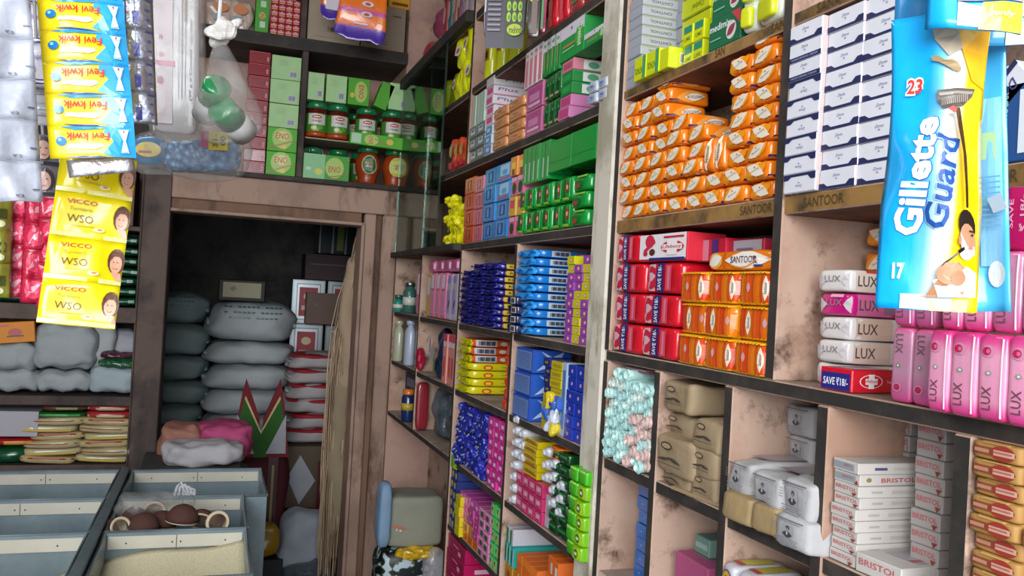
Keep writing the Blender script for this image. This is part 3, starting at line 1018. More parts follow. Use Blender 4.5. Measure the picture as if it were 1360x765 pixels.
# rolls in twisted paper
def roll_mb(body, s):
    m = MB()
    m.lathe([(.0105, 0), (.0115, .004), (.0118, .06), (.011, .064)], body, 12)
    m.v = [(v[0], v[2], v[1]) for v in m.v]
    n = 12
    rr = random.Random(s)
    vs = [(0, -.001, 0)]
    for k_, (rad, dep) in enumerate(((.0045, -.001), (.009, -.006), (.0125, -.002))):
        for i in range(n):
            a = 2 * PI * i / n + k_ * .3
            q = rad * (1 + rr.uniform(-.12, .12))
            vs.append((q * math.cos(a), dep + rr.uniform(-.0012, .0012), q * math.sin(a)))
    fs = [(0, 1 + i, 1 + (i + 1) % n) for i in range(n)]
    for k_ in range(2):
        o = 1 + k_ * n
        fs += [(o + i, o + (i + 1) % n, o + n + (i + 1) % n, o + n + i) for i in range(n)]
    m.add(vs, fs, body)
    return m.mesh('paper_roll')
rolls = [roll_mb(c_, s) for s, c_ in enumerate(('a9cfcb:k', 'b4d6d0:k', '9fc6c4:k', 'c9aca6:k', 'b8c4be:k'))]
y_l, y_r = 1.655, 1.475
dz = .0205
for c in range(8):
    nrow = [8, 9, 9, 9, 8, 8, 8, 8][c]
    for r in range(nrow):
        pink = c >= 4 and r < 5 and rnd.random() < .75
        cx = y_l - (y_l - y_r) * c / 7
        one('paper_roll', 'roll', ('pinkish' if pink else 'pale teal') + ' paper-twisted roll, %s, %s column from the whitish post' % (rowname(r, nrow), ORD[c]), 'paper-wrapped rolls stacked end outward',
            rolls[3 if pink else rnd.choice((0, 1, 2, 2, 4, 0))], (.800 + rnd.uniform(-.008, .006), cx + rnd.uniform(-.003, .003), z4 + .0125 + dz * r + (.5 * dz if c % 2 else 0) * .6 + rnd.uniform(-.002, .002)), RZ + rnd.uniform(-.2, .2), roll=rnd.uniform(0, 6))
fill('soap_bar', 'packet', 'dark pinkish packet lying across the rolls', 'under the shelf board', None, 832, 862, 1, ZE + .19, 485, 1, '7a4a50:c', [RECT('F', .5, .5, .9, .2, 'c8b0b0:p')], depth=.1, X=.82)

def paperpack(wd, dp, ht, body, s, ink=(), pk=5):
    m = MB()
    rr = random.Random(s)
    t1, t2 = rr.uniform(-.12, .12), rr.uniform(-.1, .1)
    def fn(P, q):
        return (P.x + P.z * t1 * .6, P.y, P.z * (1 + t2 * P.x / wd) + abs(P.x) * 0)
    m.soft(0, dp / 2, ht / 2, wd, dp, ht, body, k=10, n=9, amp=.009, freq=26, seed=s, fn=fn)
    by = {}
    for sp in ink: by.setdefault(sp[0], []).append(sp[1:])
    F = faces(wd, dp, ht, 10)
    for f, L in by.items():
        m2, W, H = F[f]
        m.ink(m2, W, H, L, e0=.006 if f == 'F' else .004)
    return m
BR = 'a08a6c:w'
def br_ink(s): return [ELL('F', .4, .76, .3, .2, '3c3430:p'), ELL('F', .4, .76, .24, .13, 'a89274:p'), LENS('F', .36, .42, .4, .08, '4a4038:p', 6), LENS('F', .62, .44, .36, .1, '4a4038:p', -8), RECT('F', .5, .3, .6, .02, '5a5044:p')]
for i, (a, b, pb, pt, X, d) in enumerate(((878, 917, 543, 503, .80, .16), (881, 919, 574, 543, .82, .12), (918, 957, 593, 551, .80, .12), (868, 917, 622, 572, .79, .12), (917, 952, 628, 590, .80, .12), (874, 916, 648, 612, .80, .12), (917, 950, 662, 622, .80, .12))):
    z0 = Zof(pb, Yof(a, 1.25, X), X) if i not in (5, 6) else z4
    ya_, yb_ = Yof(a, z0, X), Yof(b, z0, X)
    h_ = Zof(pt, ya_, X) - z0
    nm = ['topmost of all', 'behind the third layer', 'second from the top beside the upright', 'middle of the stack, protruding', 'middle beside the upright', 'lowest, nearest the rolls', 'lowest beside the upright'][i]
    one('paper_parcel', 'parcel', 'brown paper soap parcel with dark stamp, ' + nm, 'brown paper parcels', paperpack(ya_ - yb_ - .002, d, h_ * .98, BR, i, br_ink(i)).mesh('paper_parcel'), (X, (ya_ + yb_) / 2, z0), RZ + rnd.uniform(-.02, .02))
one('paper_sheet', 'paper', 'flat brown paper sheet under the brown parcels', None, pack(.14, .1, .006, 'a48c6a:c').mesh('paper_sheet'), (.797, 1.30, z4), RZ + .1)
NP = 'b9b7b8:w'
def np_ink(s):
    o = [RECT('F', .5, .9, .8, .035, '6c6c74:p'), RECT('F', .5, .84, .7, .02, '8c8c92:p'), RECT('F', .52, .56, .3, .36, 'a4a2a6:p'), ELL('F', .52, .66, .11, .14, '3c3c44:p'), ELL('F', .52, .63, .08, .1, '8a857e:p'), LENS('F', .52, .46, .28, .2, '44444c:p'), RECT('F', .52, .5, .04, .1, 'c4c0c0:p')]
    for k in range(4):
        o.append(RECT('F', .5, .32 - .06 * k, .66 - .1 * (k % 2), .022, '84848c:p'))
    for k in range(4):
        o.append(RECT('F', .16, .72 - .07 * k, .14, .018, '909096:p'))
    o += [RECT('T', .5, .5, .8, .5, '9a8890:p'), RECT('T', .5, .5, .7, .4, 'a89ca0:p')]
    return o
for i, (a, b, pb, pt, X, d, kd) in enumerate(((965, 996, 650, 606, .79, .16, 'n'), (997, 1035, 664, 622, .78, .17, 'n'), (1036, 1076, 681, 630, .785, .16, 'n'), (953, 994, 690, 646, .775, .14, 'b'), (993, 1030, 707, 660, .775, .13, 'b'), (1026, 1073, 730, 676, .775, .13, 'n'), (1043, 1078, 576, 535, .90, .09, 'n'), (1042, 1078, 607, 576, .90, .09, 'n'))):
    z0 = z4 if i in (3, 4, 5) else Zof(pb, Yof(a, 1.22, X), X)
    ya_, yb_ = Yof(a, z0, X), Yof(b, z0, X)
    h_ = Zof(pt, ya_, X) - z0
    nm = ['upper layer, farthest from the cartons', 'upper layer, middle one', 'upper layer, against the upright', 'lower layer, farthest out', 'lower layer, middle one', 'lower layer, against the upright', 'high at the back', 'at the back under another'][i]
    if i in (6, 7):
        X = .9
    one('paper_parcel', 'parcel', ('newspaper-wrapped' if kd == 'n' else 'plain tan paper') + ' parcel, ' + nm, 'wrapped parcels in the small bay', paperpack(ya_ - yb_ - .001, d if i < 6 else .1, h_ * .98, NP if kd == 'n' else 'a98f66:w', 20 + i, np_ink(i) if kd == 'n' else ()).mesh('paper_parcel'), (X, (ya_ + yb_) / 2, z0), RZ + rnd.uniform(-.02, .02))
one('paper_parcel', 'parcel', 'tan paper bundle at the back, carrying two newspaper parcels', None, paperpack(.1, .1, Zof(607, Yof(1043, 1.22, .9), .9) - z4, 'a98f66:w', 40).mesh('paper_parcel'), (.9, Yof(1060, z4, .9), z4))

# ---- white-red cigarette-style cartons
BW = 'cdc6c0:c'
br1 = [TXT('F', 'BRISTOL', .5, .6, .84, .34, 'c05a60:p'), POLY('F', [(.74, .36), (.95, .36), (.82, .02)], '8c3c34:p'), RECT('S', .2, .5, .12, .2, 'a8a4a0:p'), RECT('S', .5, .5, .28, .3, 'bcb0a8:p'), RECT('S', .84, .5, .14, .2, '5a5c84:p'), RECT('T', .5, .5, .7, .5, 'a8a4ac:p'), RECT('T', .7, .5, .1, .5, 'b04848:p')]
br2 = [RECT('F', .44, .5, .8, .6, '9098a0:p'), TXT('F', 'BRISTOL', .55, .56, .4, .2, 'b85a58:p', 0), POLY('F', [(.8, .1), (.96, .1), (.9, .5)], '8c3c34:p'), ELL('S', .1, .55, .06, .4, '8a7c48:p'), TXT('S', 'BRISTOL', .44, .5, .4, .4, 'b84850:p'), POLY('S', [(.84, .8), (.97, .8), (.9, .2)], 'b85a58:p')]
br3 = [RECT('F', .44, .5, .8, .6, '9098a0:p'), TXT('F', 'BRISTOL', .6, .6, .3, .2, 'b85a58:p', 0), RECT('S', .25, .5, .14, .24, '4a4c74:p'), RECT('S', .58, .5, .38, .2, 'bcb8a8:p')]
fill('cigarette_carton', 'carton', ['white carton with red lettering', 'white carton with a grey end panel', 'white carton with grey end and blue mark'], 'nearer pile by the parcels', 'white cartons of the nearer pile', 1102, 1136, 1, z4, 606, 9, [BW] * 3, [br1, br2, br3], depth=.145, X=.806,
     alt=lambda c, r: 2 if r == 8 else 1 if r == 7 else 0, rows=[9], rjit=.03)
fill('cigarette_carton', 'carton', 'white carton with faint lettering', 'farther pile against the upright', 'white cartons of the farther pile', 1206, 1245, 1, z4, 558, 9, 'b0a8a4:c', br1, depth=.05, X=.86, rows=[9], rjit=.03)
fill('cigarette_carton', 'carton', 'white carton seen at the back', 'above the nearer pile', 'white cartons against the back panel', 1172, 1206, 1, ZE + .12, 556, 3, 'b8b0ac:c', br1, depth=.05, X=.925, rows=[3], rjit=.02)
one('cigarette_carton', 'carton', 'white carton lying flat in front of both carton piles', None, pack(.075, .15, .024, BW, br1).mesh('cigarette_carton'), (.803, Yof(1165, z4, .803), z4), RZ + .05)
for i, (xx, zc) in enumerate(((.925, .0),)):
    one('carton_block', 'carton', 'plain pale carton at the back carrying the rear cartons', None, pack(.07, .07, .118, 'b8b0ac:c').mesh('carton_block'), (.925, Yof(1190, ZE + .05, .925), z4))
GO = 'b98a4a:c'
gk = [RECT('F', .28, .5, .5, .44, '8c4a38:p'), RECT('F', .24, .5, .3, .2, 'c08a6c:p'), ELL('F', .68, .5, .5, .84, 'a03830:p'), RECT('F', .7, .5, .42, .3, 'd0a890:p'), RECT('F', .68, .52, .36, .1, 'b86a60:p'), RECT('F', .5, .97, 1, .06, 'e0b470:p'), RECT('F', .99, .5, .02, 1, 'e0c490:p')]
fill('gold_packet', 'packet', 'gold packet with dark red band', 'in the bay beyond the white cartons', 'gold packets in the last bay', 1283, 1350, 1, z4, 583, 10, GO, gk, depth=.08, X=.80, soft=12, amp=.0008, rows=[10], jx=.008)
fill('gold_packet', 'packet', 'gold packet with dark red band', 'second column of the last bay', 'gold packets in the last bay', 1352, 1420, 1, z4, 598, 10, GO, gk, depth=.08, X=.80, soft=12, amp=.0008, rows=[10], jx=.008)

# ---- lowest bays in view
z5 = ZF + .001
fill('blue_box', 'box', 'small blue box', 'at the back of the low bay by the post', 'blue boxes piled in the low bay', 842, 858, 1, z5, 638, 7, '1e6cc0:g', [LENS('F', .5, .5, .1, .12, '8ac0e8:p')], depth=.02, X=.86)
fill('pink_carton', 'box', 'dusty pink carton with a curved line', 'in the low bay', None, 892, 936, 1, z5, 728, 1, 'b0507c:c', [ELL('F', .6, .2, .3, .2, '6a3a60:p'), ELL('F', .6, .22, .22, .14, 'b0507c:c')], depth=.1, X=.83)
for k in range(2):
    one('green_carton', 'box', 'grey-green carton beside the pink carton, ' + ('upper one' if k else 'lower one'), 'grey-green cartons', pack(.05, .07, .032, '6a8c80:c', [RECT('F', .5, .5, .8, .3, '8aa8a0:p')]).mesh('green_carton'), (.86, Yof(930, z5 + .08, .86), z5 + .085 + .034 * k))
one('pink_carton', 'box', 'lower pink carton carrying two grey-green cartons', None, pack(.05, .07, .083, 'a84a74:c').mesh('pink_carton'), (.86, Yof(930, z5 + .08, .86), z5))
ya_, yb_ = Yof(962, 1.0), Yof(1040, 1.0)
for r in range(4):
    for c in range(4):
        one('printed_packet', 'packet', 'white packet with yellow emblem and purple edge, %s, %s along the low bay' % (rowname(r, 4), ORD[c]), 'white packets with yellow emblems',
            pack(.036, .1, .04, 'd0ccd4:g', [ELL('F', .5, .5, .7, .6, '6a4a7c:p'), ELL('F', .5, .5, .56, .46, 'd0a828:p'), RECT('F', .5, .5, .24, .1, '8c5a28:p'), RECT('T', .5, .5, .7, .6, 'c8b840:p'), RECT('T', .5, .2, .7, .1, 'b84040:p')], soft=6, amp=.003, seed=c).mesh('printed_packet') if (r, c) == (0, 0) or c == 0 and r == 0 else bpy.data.meshes['printed_packet'],
            (.79 + .004 * (r % 2), 1.185 - .045 * c, z5 + .041 * r), RZ + rnd.uniform(-.05, .05))
m = MB(); m.sheet(lambda u, v: (.80 + .03 * math.sin(3 * u + v), 1.06 - .12 * u, z5 + .165 + .025 * u * v + .012 * math.sin(7 * u) * v), 'c4b8bc:k', 10, 6)
tag(obj('paper_sheet', m), 'crumpled whitish paper lying over the emblem packets', 'paper')
#PART4
# ================================================================== farther unit: rows of packets
# ---- between the second and third boards
zb = ZB + .001
t = fill('silver_carton', 'box', 'silver foil carton', 'beside the striped cartons', 'small silver cartons', 620, 643, 2, zb, 171, 3, 'a8adb4:f', [RECT('F', .5, .5, .6, .5, 'c8ccd4:p'), LENS('F', .5, .6, .5, .2, '6a6c80:p')], depth=.09)
fill('slim_carton', 'box', 'slim pale green carton standing upright', 'on silver cartons', 'slim pale green cartons', 627, 643, 4, t, 128, 1, 'c4d0c4:c', [RECT('F', .5, .5, .5, .9, 'a8c0ac:p')], depth=.07)
plus = [RECT('F', .5, .55, .7, .6, 'd84888:p'), TXT('S', 'Plus', .25, .62, .36, .34, '70688c:p', 0, .1), ELL('S', .78, .5, .26, .6, 'd82868:p'), ELL('S', .78, .36, .16, .3, 'e89848:p'), RECT('S', .5, .06, 1, .06, 'd05080:p')]
plub = [RECT('F', .5, .5, .8, .8, '4888c8:p'), RECT('F', .5, .5, .4, .4, 'c8d8e8:p')]
fill('soap_carton', 'soap box', ['white carton with pink swirl', 'white carton with blue end', 'plain grey-white carton'], 'over the peach soaps', 'white and pink cartons', 642, 652, 1, zb, 106, 8, ['ddd0d6:c', 'ccd4dc:c', 'c9c4c4:c'], [plus, plub, [TXT('S', 'Plus', .4, .6, .4, .3, '6c6870:p')]],
     depth=.19, alt=lambda c, r: 2 if r == 7 else (1 if r < 3 else 0))
fill('peach_soap', 'soap', 'peach wrapped soap', 'in front of white cartons', 'peach wrapped soaps', 653, 693, 2, zb, 148, 4, 'd9925e:g', [RECT('F', .5, .3, .8, .05, 'b06a40:p'), LENS('F', .5, .6, .4, .2, 'c07a50:p')], depth=.05, soft=8, amp=.001, X=.80)
pk = [RECT('F', .5, .5, .8, .8, 'b04888:p'), RECT('F', .5, .5, .6, .3, 'c880a8:p'), RECT('F', .5, .2, .7, .12, 'd8b0c4:p')]
t = fill('soap_carton', 'soap box', 'magenta soap carton', 'under the slim pink cartons', 'magenta cartons', 696, 718, 1, zb, 118, 2, 'c46a98:g', pk, depth=.09)
fill('slim_carton', 'box', 'slim white and pink carton', 'standing over the magenta ones', 'slim pink cartons', 696, 720, 4, t, 70, 1, 'ddc4c8:c', [RECT('F', .5, .4, .5, .7, 'd07888:p'), ELL('F', .5, .88, .5, .08, '8a9888:p')], depth=.06)
t = fill('soap_pack', 'soap', 'dark green glossy soap pack', 'beside the magenta cartons', 'dark green soap packs', 719, 742, 3, zb, 103, 2, '12642c:g', [RECT('F', .5, .6, .7, .1, '4aa060:p'), RECT('F', .5, .4, .3, .5, '0c4420:p'), RECT('F', .5, .12, .6, .08, 'c88c78:p')], depth=.09, soft=10, amp=.001)
fill('slim_carton', 'box', 'slim green and white carton', 'on dark green packs', 'slim green and white cartons', 720, 743, 4, t, 56, 1, '1c8a3c:c', [RECT('F', .5, .84, 1, .32, 'd8ccd8:p'), ELL('F', .5, .86, .6, .1, '58a868:p'), RECT('F', .5, .4, .4, .6, '44a050:p'), RECT('F', .5, .45, .16, .5, 'c87c60:p')], depth=.06)
dk = lambda col, st, tx: [RECT('S', .32, .5, .32, .8, 'd4d8d4:p'), ELL('S', .32, .5, .18, .6, '5aa078:p'), RECT('S', .5, .92, 1, .1, st), RECT('S', .74, .55, .36, .14, tx), RECT('S', .74, .35, .3, .08, tx), RECT('F', .5, .5, .7, .5, col)]
t = fill('soap_carton', 'soap box', ['pink and lilac soap carton', 'green soap carton with white end', 'pink soap carton with green emblem'], 'next to the whitish post', 'cartons piled next to the post', 742, 757, 1, zb, 84, 5, ['c878a8:c', '1c8038:c', 'cc7c8c:c'],
     [[RECT('S', .6, .6, .7, .7, 'a890b8:p'), RECT('F', .5, .5, .8, .7, 'c04078:p')], dk('20a048', '2a9c50', 'c8a078'), dk('b85068', 'd8909c', 'a03060')], depth=.17, alt=lambda c, r: 0 if r < 2 else 1 if r < 4 else 2)
det = [RECT('F', .5, .82, 1, .36, 'd4ccd8:p'), ELL('F', .82, .5, .34, .62, '48a838:p'), TXT('F', 'Dettol', .84, .5, .56, .14, 'f0f4f0:p', -90), RECT('F', .4, .4, .5, .06, 'c87858:p'), RECT('F', .4, .28, .5, .05, '80c890:p'), ELL('F', .5, .86, .06, .08, '6a6a78:p')]
ya_, ym_, yb_ = Yof(742, t), Yof(775, t), Yof(805, t)
for i, (p, q) in enumerate(((ya_, ym_), (ym_, yb_))):
    one('soap_carton', 'soap box', 'white-topped green soap carton with a round emblem, ' + ('farther from the post' if i == 0 else 'touching the post'), 'green and white emblem cartons', pack(p - q - .003, .06, Zof(42, p) - t if i == 0 else Zof(48, p) - t, '1c9440:c', det).mesh('soap_carton'), (.80, (p + q) / 2, t + .001))
fill('small_pack', 'packet', 'small white soap packet', 'low beside the post', 'small white packets', 781, 805, 2, zb, 112, 2, 'c4c8d4:g', [ELL('F', .5, .5, .6, .5, '98a8c8:p'), LENS('F', .5, .5, .4, .2, '5868a0:p')], depth=.025, soft=6, amp=.002, X=.79)
t2_ = Zof(75, Yof(800, zb))
# ---- third board
zc = ZC + .001
vt = lambda bg, tx: [RECT('F', .5, .5, .66, .8, bg), RECT('F', .5, .5, .4, .6, tx), RECT('F', .5, .5, .2, .5, bg)]
fill('soap_box', 'soap box', 'orange soap carton', 'beside the yellow balls', 'orange soap cartons', 614, 627, 1, zc, 238, 4, 'e2582c:g', vt('e8703c:g', '8c2c30:p'), depth=.09)
fill('soap_box', 'soap box', 'salmon pink soap carton', 'beside the orange ones', 'salmon soap cartons', 627, 639, 1, zc, 236, 4, 'de7486:g', vt('e08c98:g', 'c03468:p'), depth=.09)
fill('soap_box', 'soap box', ['sky blue soap carton', 'sky blue carton with picture side'], 'by the salmon cartons', 'sky blue soap cartons', 639, 673, 2, zc, 226, 4, ['2c88d0:g', '3a94d8:g'], [vt('48a0e0:g', '1c3890:p'), [RECT('F', .6, .6, .7, .6, 'a8d0ec:p'), ELL('F', .6, .5, .4, .3, '58a8e0:p'), RECT('F', .5, .18, .8, .1, 'c85890:p')]], depth=.09,
     alt=lambda c, r: 1 if (c == 1 and r > 1) else 0)
fill('soap_box', 'soap box', ['pink carton with dark picture', 'orange-yellow carton', 'yellow-pink carton'], 'between blue and green packs', 'mixed pink and orange cartons', 674, 692, 2, zc, 209, 4, ['d86898:g', 'e88c3c:g', 'e0b040:g'],
     [[ELL('F', .5, .4, .6, .6, '2c4428:p'), RECT('F', .5, .85, .8, .2, 'e8a8c0:p')], [RECT('F', .5, .4, .6, .6, 'f0c850:p'), RECT('F', .5, .2, .4, .3, '8c4428:p')], [RECT('F', .5, .6, .6, .4, 'd04c78:p')]], depth=.08, alt=lambda c, r: 0 if r in (0, 2) else (1 if r == 3 else 2))
GR = '0f9438:g'
t = fill('soap_pack', 'soap', 'bright green glossy soap pack with red emblem', 'beside mixed cartons', 'bright green soap packs', 687, 757, 6, zc, 252, 2, GR, [ELL('F', .6, .55, .36, .44, '9c2c24:p'), ELL('F', .6, .55, .16, .2, 'd8c0a0:p'), RECT('F', .24, .5, .2, .8, '0a6a28:p'), RECT('F', .85, .5, .08, .7, '48b868:p'), RECT('F', .5, .1, .6, .1, '9ad030:p')], depth=.09, soft=7, amp=.003, rjit=.06)
fill('soap_pack', 'soap', 'green soap pack with a white side label', 'by the post', 'green soap packs with white labels', 757, 779, 1, zc, 234, 3, GR, [ELL('F', .4, .4, .5, .5, '0a6a28:p'), ELL('F', .35, .3, .26, .3, 'a03c2c:p'), RECT('F', .6, .85, .6, .12, '7cc040:p'), RECT('S', .62, .62, .62, .42, 'c8d4c8:p'), RECT('S', .62, .62, .5, .08, '8a9c8c:p')], depth=.1, soft=7, amp=.003)
t = Zof(246, Yof(693, zc))
fill('green_box', 'box', 'tall slim green box with a white slip', 'over the green packs', 'slim tall green boxes', 693, 727, 6, t, 197, 1, '129a3e:g', [RECT('F', .8, .32, .26, .5, 'b0ccb4:p'), RECT('F', .06, .5, .06, .95, '0c7030:p')], depth=.07)
fill('green_box', 'box', 'large smooth green box', 'over the green packs', 'large smooth green boxes', 727, 800, 2, t + .012, 188, 1, '109a3c:g', [RECT('F', .04, .5, .02, .95, '58c878:p'), RECT('F', .5, .3, .9, .01, '0c7030:p')], depth=.1)
# yellow balls of wrapped sweets behind the glass edge
gy = [pack(.045, .04, .04, 'e4dc10:k', [ELL('F', .5, .5, .4, .4, 'c8b810:p'), ELL('F', .45, .55, .1, .1, '5a4a10:p')], soft=2.6, amp=.012, seed=s).mesh('yellow_packet') for s in range(4)]
n_ = 0
for r, n in enumerate((4, 4, 3, 3, 2)):
    for c in range(n):
        one('yellow_packet', 'packet', 'small round yellow packet, %s, %s from the glass' % (rowname(r, 5), ORD[c]), 'round yellow packets', gy[(r + c) % 4], (.80 + .012 * (r % 2), 3.13 - .05 * c - .012 * (r % 2), zc + .036 * r), RZ + rnd.uniform(-.5, .5))
for c in range(3):
    one('orange_pouch', 'packet', 'orange-red pouch on the board behind the glass, ' + ('nearest the glass', 'middle one', 'nearest the cartons')[c], 'orange-red pouches', pack(.075, .03, .12 - .01 * c, 'd8481c:k', [ELL('F', .5, .6, .5, .3, 'e8a83c:p'), RECT('F', .5, .15, .8, .2, 'c81c34:p'), RECT('F', .62, .6, .3, .4, 'b89c60:p')], soft=4, amp=.012, seed=c).mesh('orange_pouch'), (.80, 3.10 - .072 * c, ZB + .001))
for k, (yy, zz, s) in enumerate(((3.13, .0, 0), (3.04, .0, 1), (2.95, .01, 2), (3.10, .115, 3), (3.00, .12, 1))):
    one('yellow_pouch', 'packet', 'crumpled bright yellow pouch behind the glass edge, ' + ('lower, by the glass', 'lower, middle one', 'lower, by the upright', 'upper, by the glass', 'upper, by the upright')[k], 'crumpled yellow pouches',
        pack(.10, .05, .13, 'dfe00c:k', [LENS('F', .5, .5, .5, .3, 'c8c8b8:p', 30), LENS('F', .5, .5, .3, .12, 'a8483c:p', 30)], soft=3.4, amp=.02, seed=s + 3).mesh('yellow_pouch'), (.81, yy, ZA + .002 + zz), RZ + rnd.uniform(-.3, .3))
for k, yy in enumerate((3.28, 3.40, 3.52, 3.64)):
    one('yellow_pouch', 'packet', 'yellow pouch behind the glass pane, %s from the pane edge' % ORD[k], 'yellow pouches behind glass', pack(.10, .05, .17, 'c8cc1c:k', [], soft=3.4, amp=.02, seed=k).mesh('yellow_pouch'), (.86, yy, ZA + .002), RZ)
# ---- top board
za = ZA + .001
for i, px in enumerate((655, 671, 688)):
    y_ = Yof(px, za + .05, .83)
    t_ = thing('spray_can', 'yellow spray can with dark insect picture, ' + ('nearest the upright', 'middle of three', 'farthest from the upright')[i], 'spray can', (.83, y_, za), (0, 0, RZ), 'yellow insect spray cans')
    m = MB(); m.lathe([(.026, 0), (.028, .004), (.028, .15), (.022, .162), (.012, .166)], 'c9cc1e:g', 18)
    m.add([(.0285 * math.sin(a), -.0285 * math.cos(a), z) for z in (.06, .10) for a in (-.2, .1, .4, .7)], [(0, 1, 5, 4), (1, 2, 6, 5), (2, 3, 7, 6)], '8a5c18:p')
    m.add([(.0288 * math.sin(a), -.0288 * math.cos(a), z) for z in (.068, .09) for a in (.1, .25, .4, .5)], [(0, 1, 5, 4), (1, 2, 6, 5), (2, 3, 7, 6)], '241c14:p')
    m.add([(.0286 * math.sin(a), -.0286 * math.cos(a), z) for z in (.118, .122) for a in (-.9, -.3, .3, .9)], [(0, 1, 5, 4), (1, 2, 6, 5), (2, 3, 7, 6)], '8c9030:p')
    obj('can', m, t_)
    m = MB(); m.lathe([(.022, .16), (.024, .165), (.024, .2), (.01, .205)], 'a8ac14:g', 16); obj('cap', m, t_)
# hanging card in clear film
def hang_card(px0, px1, py1, X, name, label, body, ink, zt=2.9, turn=-.45):
    c_ = onx((px0 + px1) / 2, py1, X)
    H_ = zt - c_.z
    ink = [(sp[:3] + (sp[3] * .8,) + sp[4:]) if sp[1] != 't' else (sp[:4] + (sp[4] * .8,) + sp[5:]) for sp in ink]
    W_ = (px1 - px0) / FPX * (c_ - EYE).dot(F_) / math.cos(turn + .33)
    m = MB()
    m.soft(0, 0, H_ / 2, W_, .012, H_, body, k=9, n=8, amp=.004, freq=18, seed=int(px0))
    F = lambda a, b, e: (-W_ / 2 + a, -.006 - e, b)
    m.ink(F, W_, H_, [sp[1:] for sp in ink], e0=.003)
    return tag(obj(name, m, None, c_, (0, 0, turn)), label, 'packet')
ik = [RECT('F', .3, .18, .44, .34, '4c4450:p'), RECT('F', .74, .18, .46, .34, '3c4038:p')]
for j in range(3):
    for i in range(3):
        ik.append(ELL('F', .6 + .13 * i, .13 + .055 * j, .1, .042, 'a8c830:p'))
        ik.append(ELL('F', .61 + .13 * i, .128 + .055 * j, .05, .02, '4c9430:p'))
for j in range(11):
    ik.append(RECT('F', .27, .06 + .026 * j, .3, .009, '8c8690:p'))
ik += [RECT('F', .06, .3, .04, .24, 'b8b4bc:p'), ELL('F', .76, .06, .36, .05, 'b0c42c:p'), TXT('F', 'mehndi', .78, .06, .3, .03, '3a4410:p')]
hang_card(640, 697, 57, .735, 'hanging_card', 'clear-wrapped dark card printed with nine green leaf discs, hanging before yellow cans', '544c58:g', ik)
hang_card(698, 717, 50, .745, 'hanging_packet', 'dark brown hanging packet with green blob, beside the green-disc card', '3c302c:g', [ELL('F', .5, .2, .9, .08, 'a8bc28:p'), RECT('F', .55, .09, .4, .12, '6a5850:p')])
hang_card(717, 725, 44, .76, 'hanging_packet', 'narrow green and magenta hanging strip beside the dark brown packet', 'a01c4c:g', [RECT('F', .3, .2, .4, .3, '2c8048:p')])
fill('red_pouch', 'packet', 'bright red glossy packet', 'on the topmost visible board', 'red glossy packets', 726, 752, 2, za, -3, 1, 'd0182c:g', [RECT('F', .5, .5, .3, .9, 'e04858:p')], depth=.06, soft=6, amp=.004)
fill('mixed_packet', 'packet', 'red and green patterned packet', 'near the post, topmost board', 'patterned packets', 753, 790, 2, za, -20, 1, 'a83438:g', [ELL('F', .5, .3, .5, .1, '48784c:p'), ELL('F', .5, .5, .5, .14, 'd8b0a0:p')], depth=.06, soft=6, amp=.004)
for k, yy in enumerate((2.78, 2.60, 2.42)):
    pass

# ---- fourth board
zd = ZD + .001
def bottle(name, label, X, y, z, r, h, body, cap=None, neck=.5, hc=.02, group=None, flat=.6, band=None):
    t_ = thing(name, label, 'bottle', (X, y, z), (0, 0, RZ), group)
    m = MB(); m.lathe([(r * .9, 0), (r, h * .04), (r, h * .8), (r * .8, h * .9), (r * neck, h * .96), (r * neck, h)], body, 14)
    if band:
        m.lathe([(r * 1.02, h * band[1]), (r * 1.02, h * band[2])], band[0], 14)
    m.v = [(v[0], v[1] * flat, v[2]) for v in m.v]
    obj('body', m, t_)
    m = MB(); m.lathe([(r * neck * 1.1, h), (r * neck * 1.1, h + hc * .9), (r * neck, h + hc)], cap or body, 12); obj('cap', m, t_)
    return t_
for i, (px, r, pt, bd, cp, fl, lb) in enumerate(((530, .032, 378, 'b8b46a:g', 'd87838:g', .8, 'yellowish bottle with orange cap in the corner bay'), (543, .034, 375, '3c6a60:g', '889ca0:m', .9, 'dark teal bottle in the corner bay, before the pink one'), (537, .028, 392, '2c8c78:g', '2c5c54:g', .9, 'short green bottle in the corner bay'))):
    y_ = Yof(px, zd, .83)
    h_ = Zof(pt, y_, .83) - zd
    bottle('bottle', lb, .83 if i < 2 else .80, y_, zd, r, h_ - .02, bd, cp, .6, .02, None, fl, ('c8ccc0:p', .3, .6))
fill('talc_bottle', 'bottle', 'flat pink and white talc bottle', 'in the corner bay', None, 551, 560, 1, zd, 357, 1, 'cc5c8c:g', [RECT('F', .5, .68, 1, .44, 'd4ccd8:p')], depth=.05, soft=8)
talcP = [RECT('F', .5, .8, .96, .3, 'ddd4dc:p'), RECT('F', .5, .35, .9, .5, 'e08cb0:p'), RECT('F', .7, .3, .06, .3, 'a83c70:p')]
fill('talc_bottle', 'bottle', ['yellow and white talc bottle', 'white-shouldered pink talc bottle'], 'lower tier', 'pink talc bottles', 563, 590, 4, zd, 361, 1, ['d8b040:g', 'd8789c:g'], [[RECT('F', .5, .7, .9, .4, 'd8d0d4:p')], talcP], depth=.05, soft=8, alt=lambda c, r: 0 if c == 0 else 1)
t = fill('talc_bottle', 'bottle', 'lilac and white talc bottle', 'lower tier', 'lilac talc bottles', 590, 611, 2, zd, 362, 1, 'cfc8dc:g', [RECT('F', .3, .9, .7, .2, 'a880c8:p'), RECT('F', .3, .4, .5, .5, 'a88cc8:p'), LENS('F', .5, .35, .5, .1, '4c3470:p', 60)], depth=.05, soft=8)
fill('talc_bottle', 'bottle', 'pink bottle end', 'on the talc bottles', 'pink bottle ends on top', 568, 608, 4, t + .002, 346, 1, 'd86498:g', [RECT('F', .95, .5, .2, .9, 'e0c0cc:p')], depth=.09, soft=6, skip=())
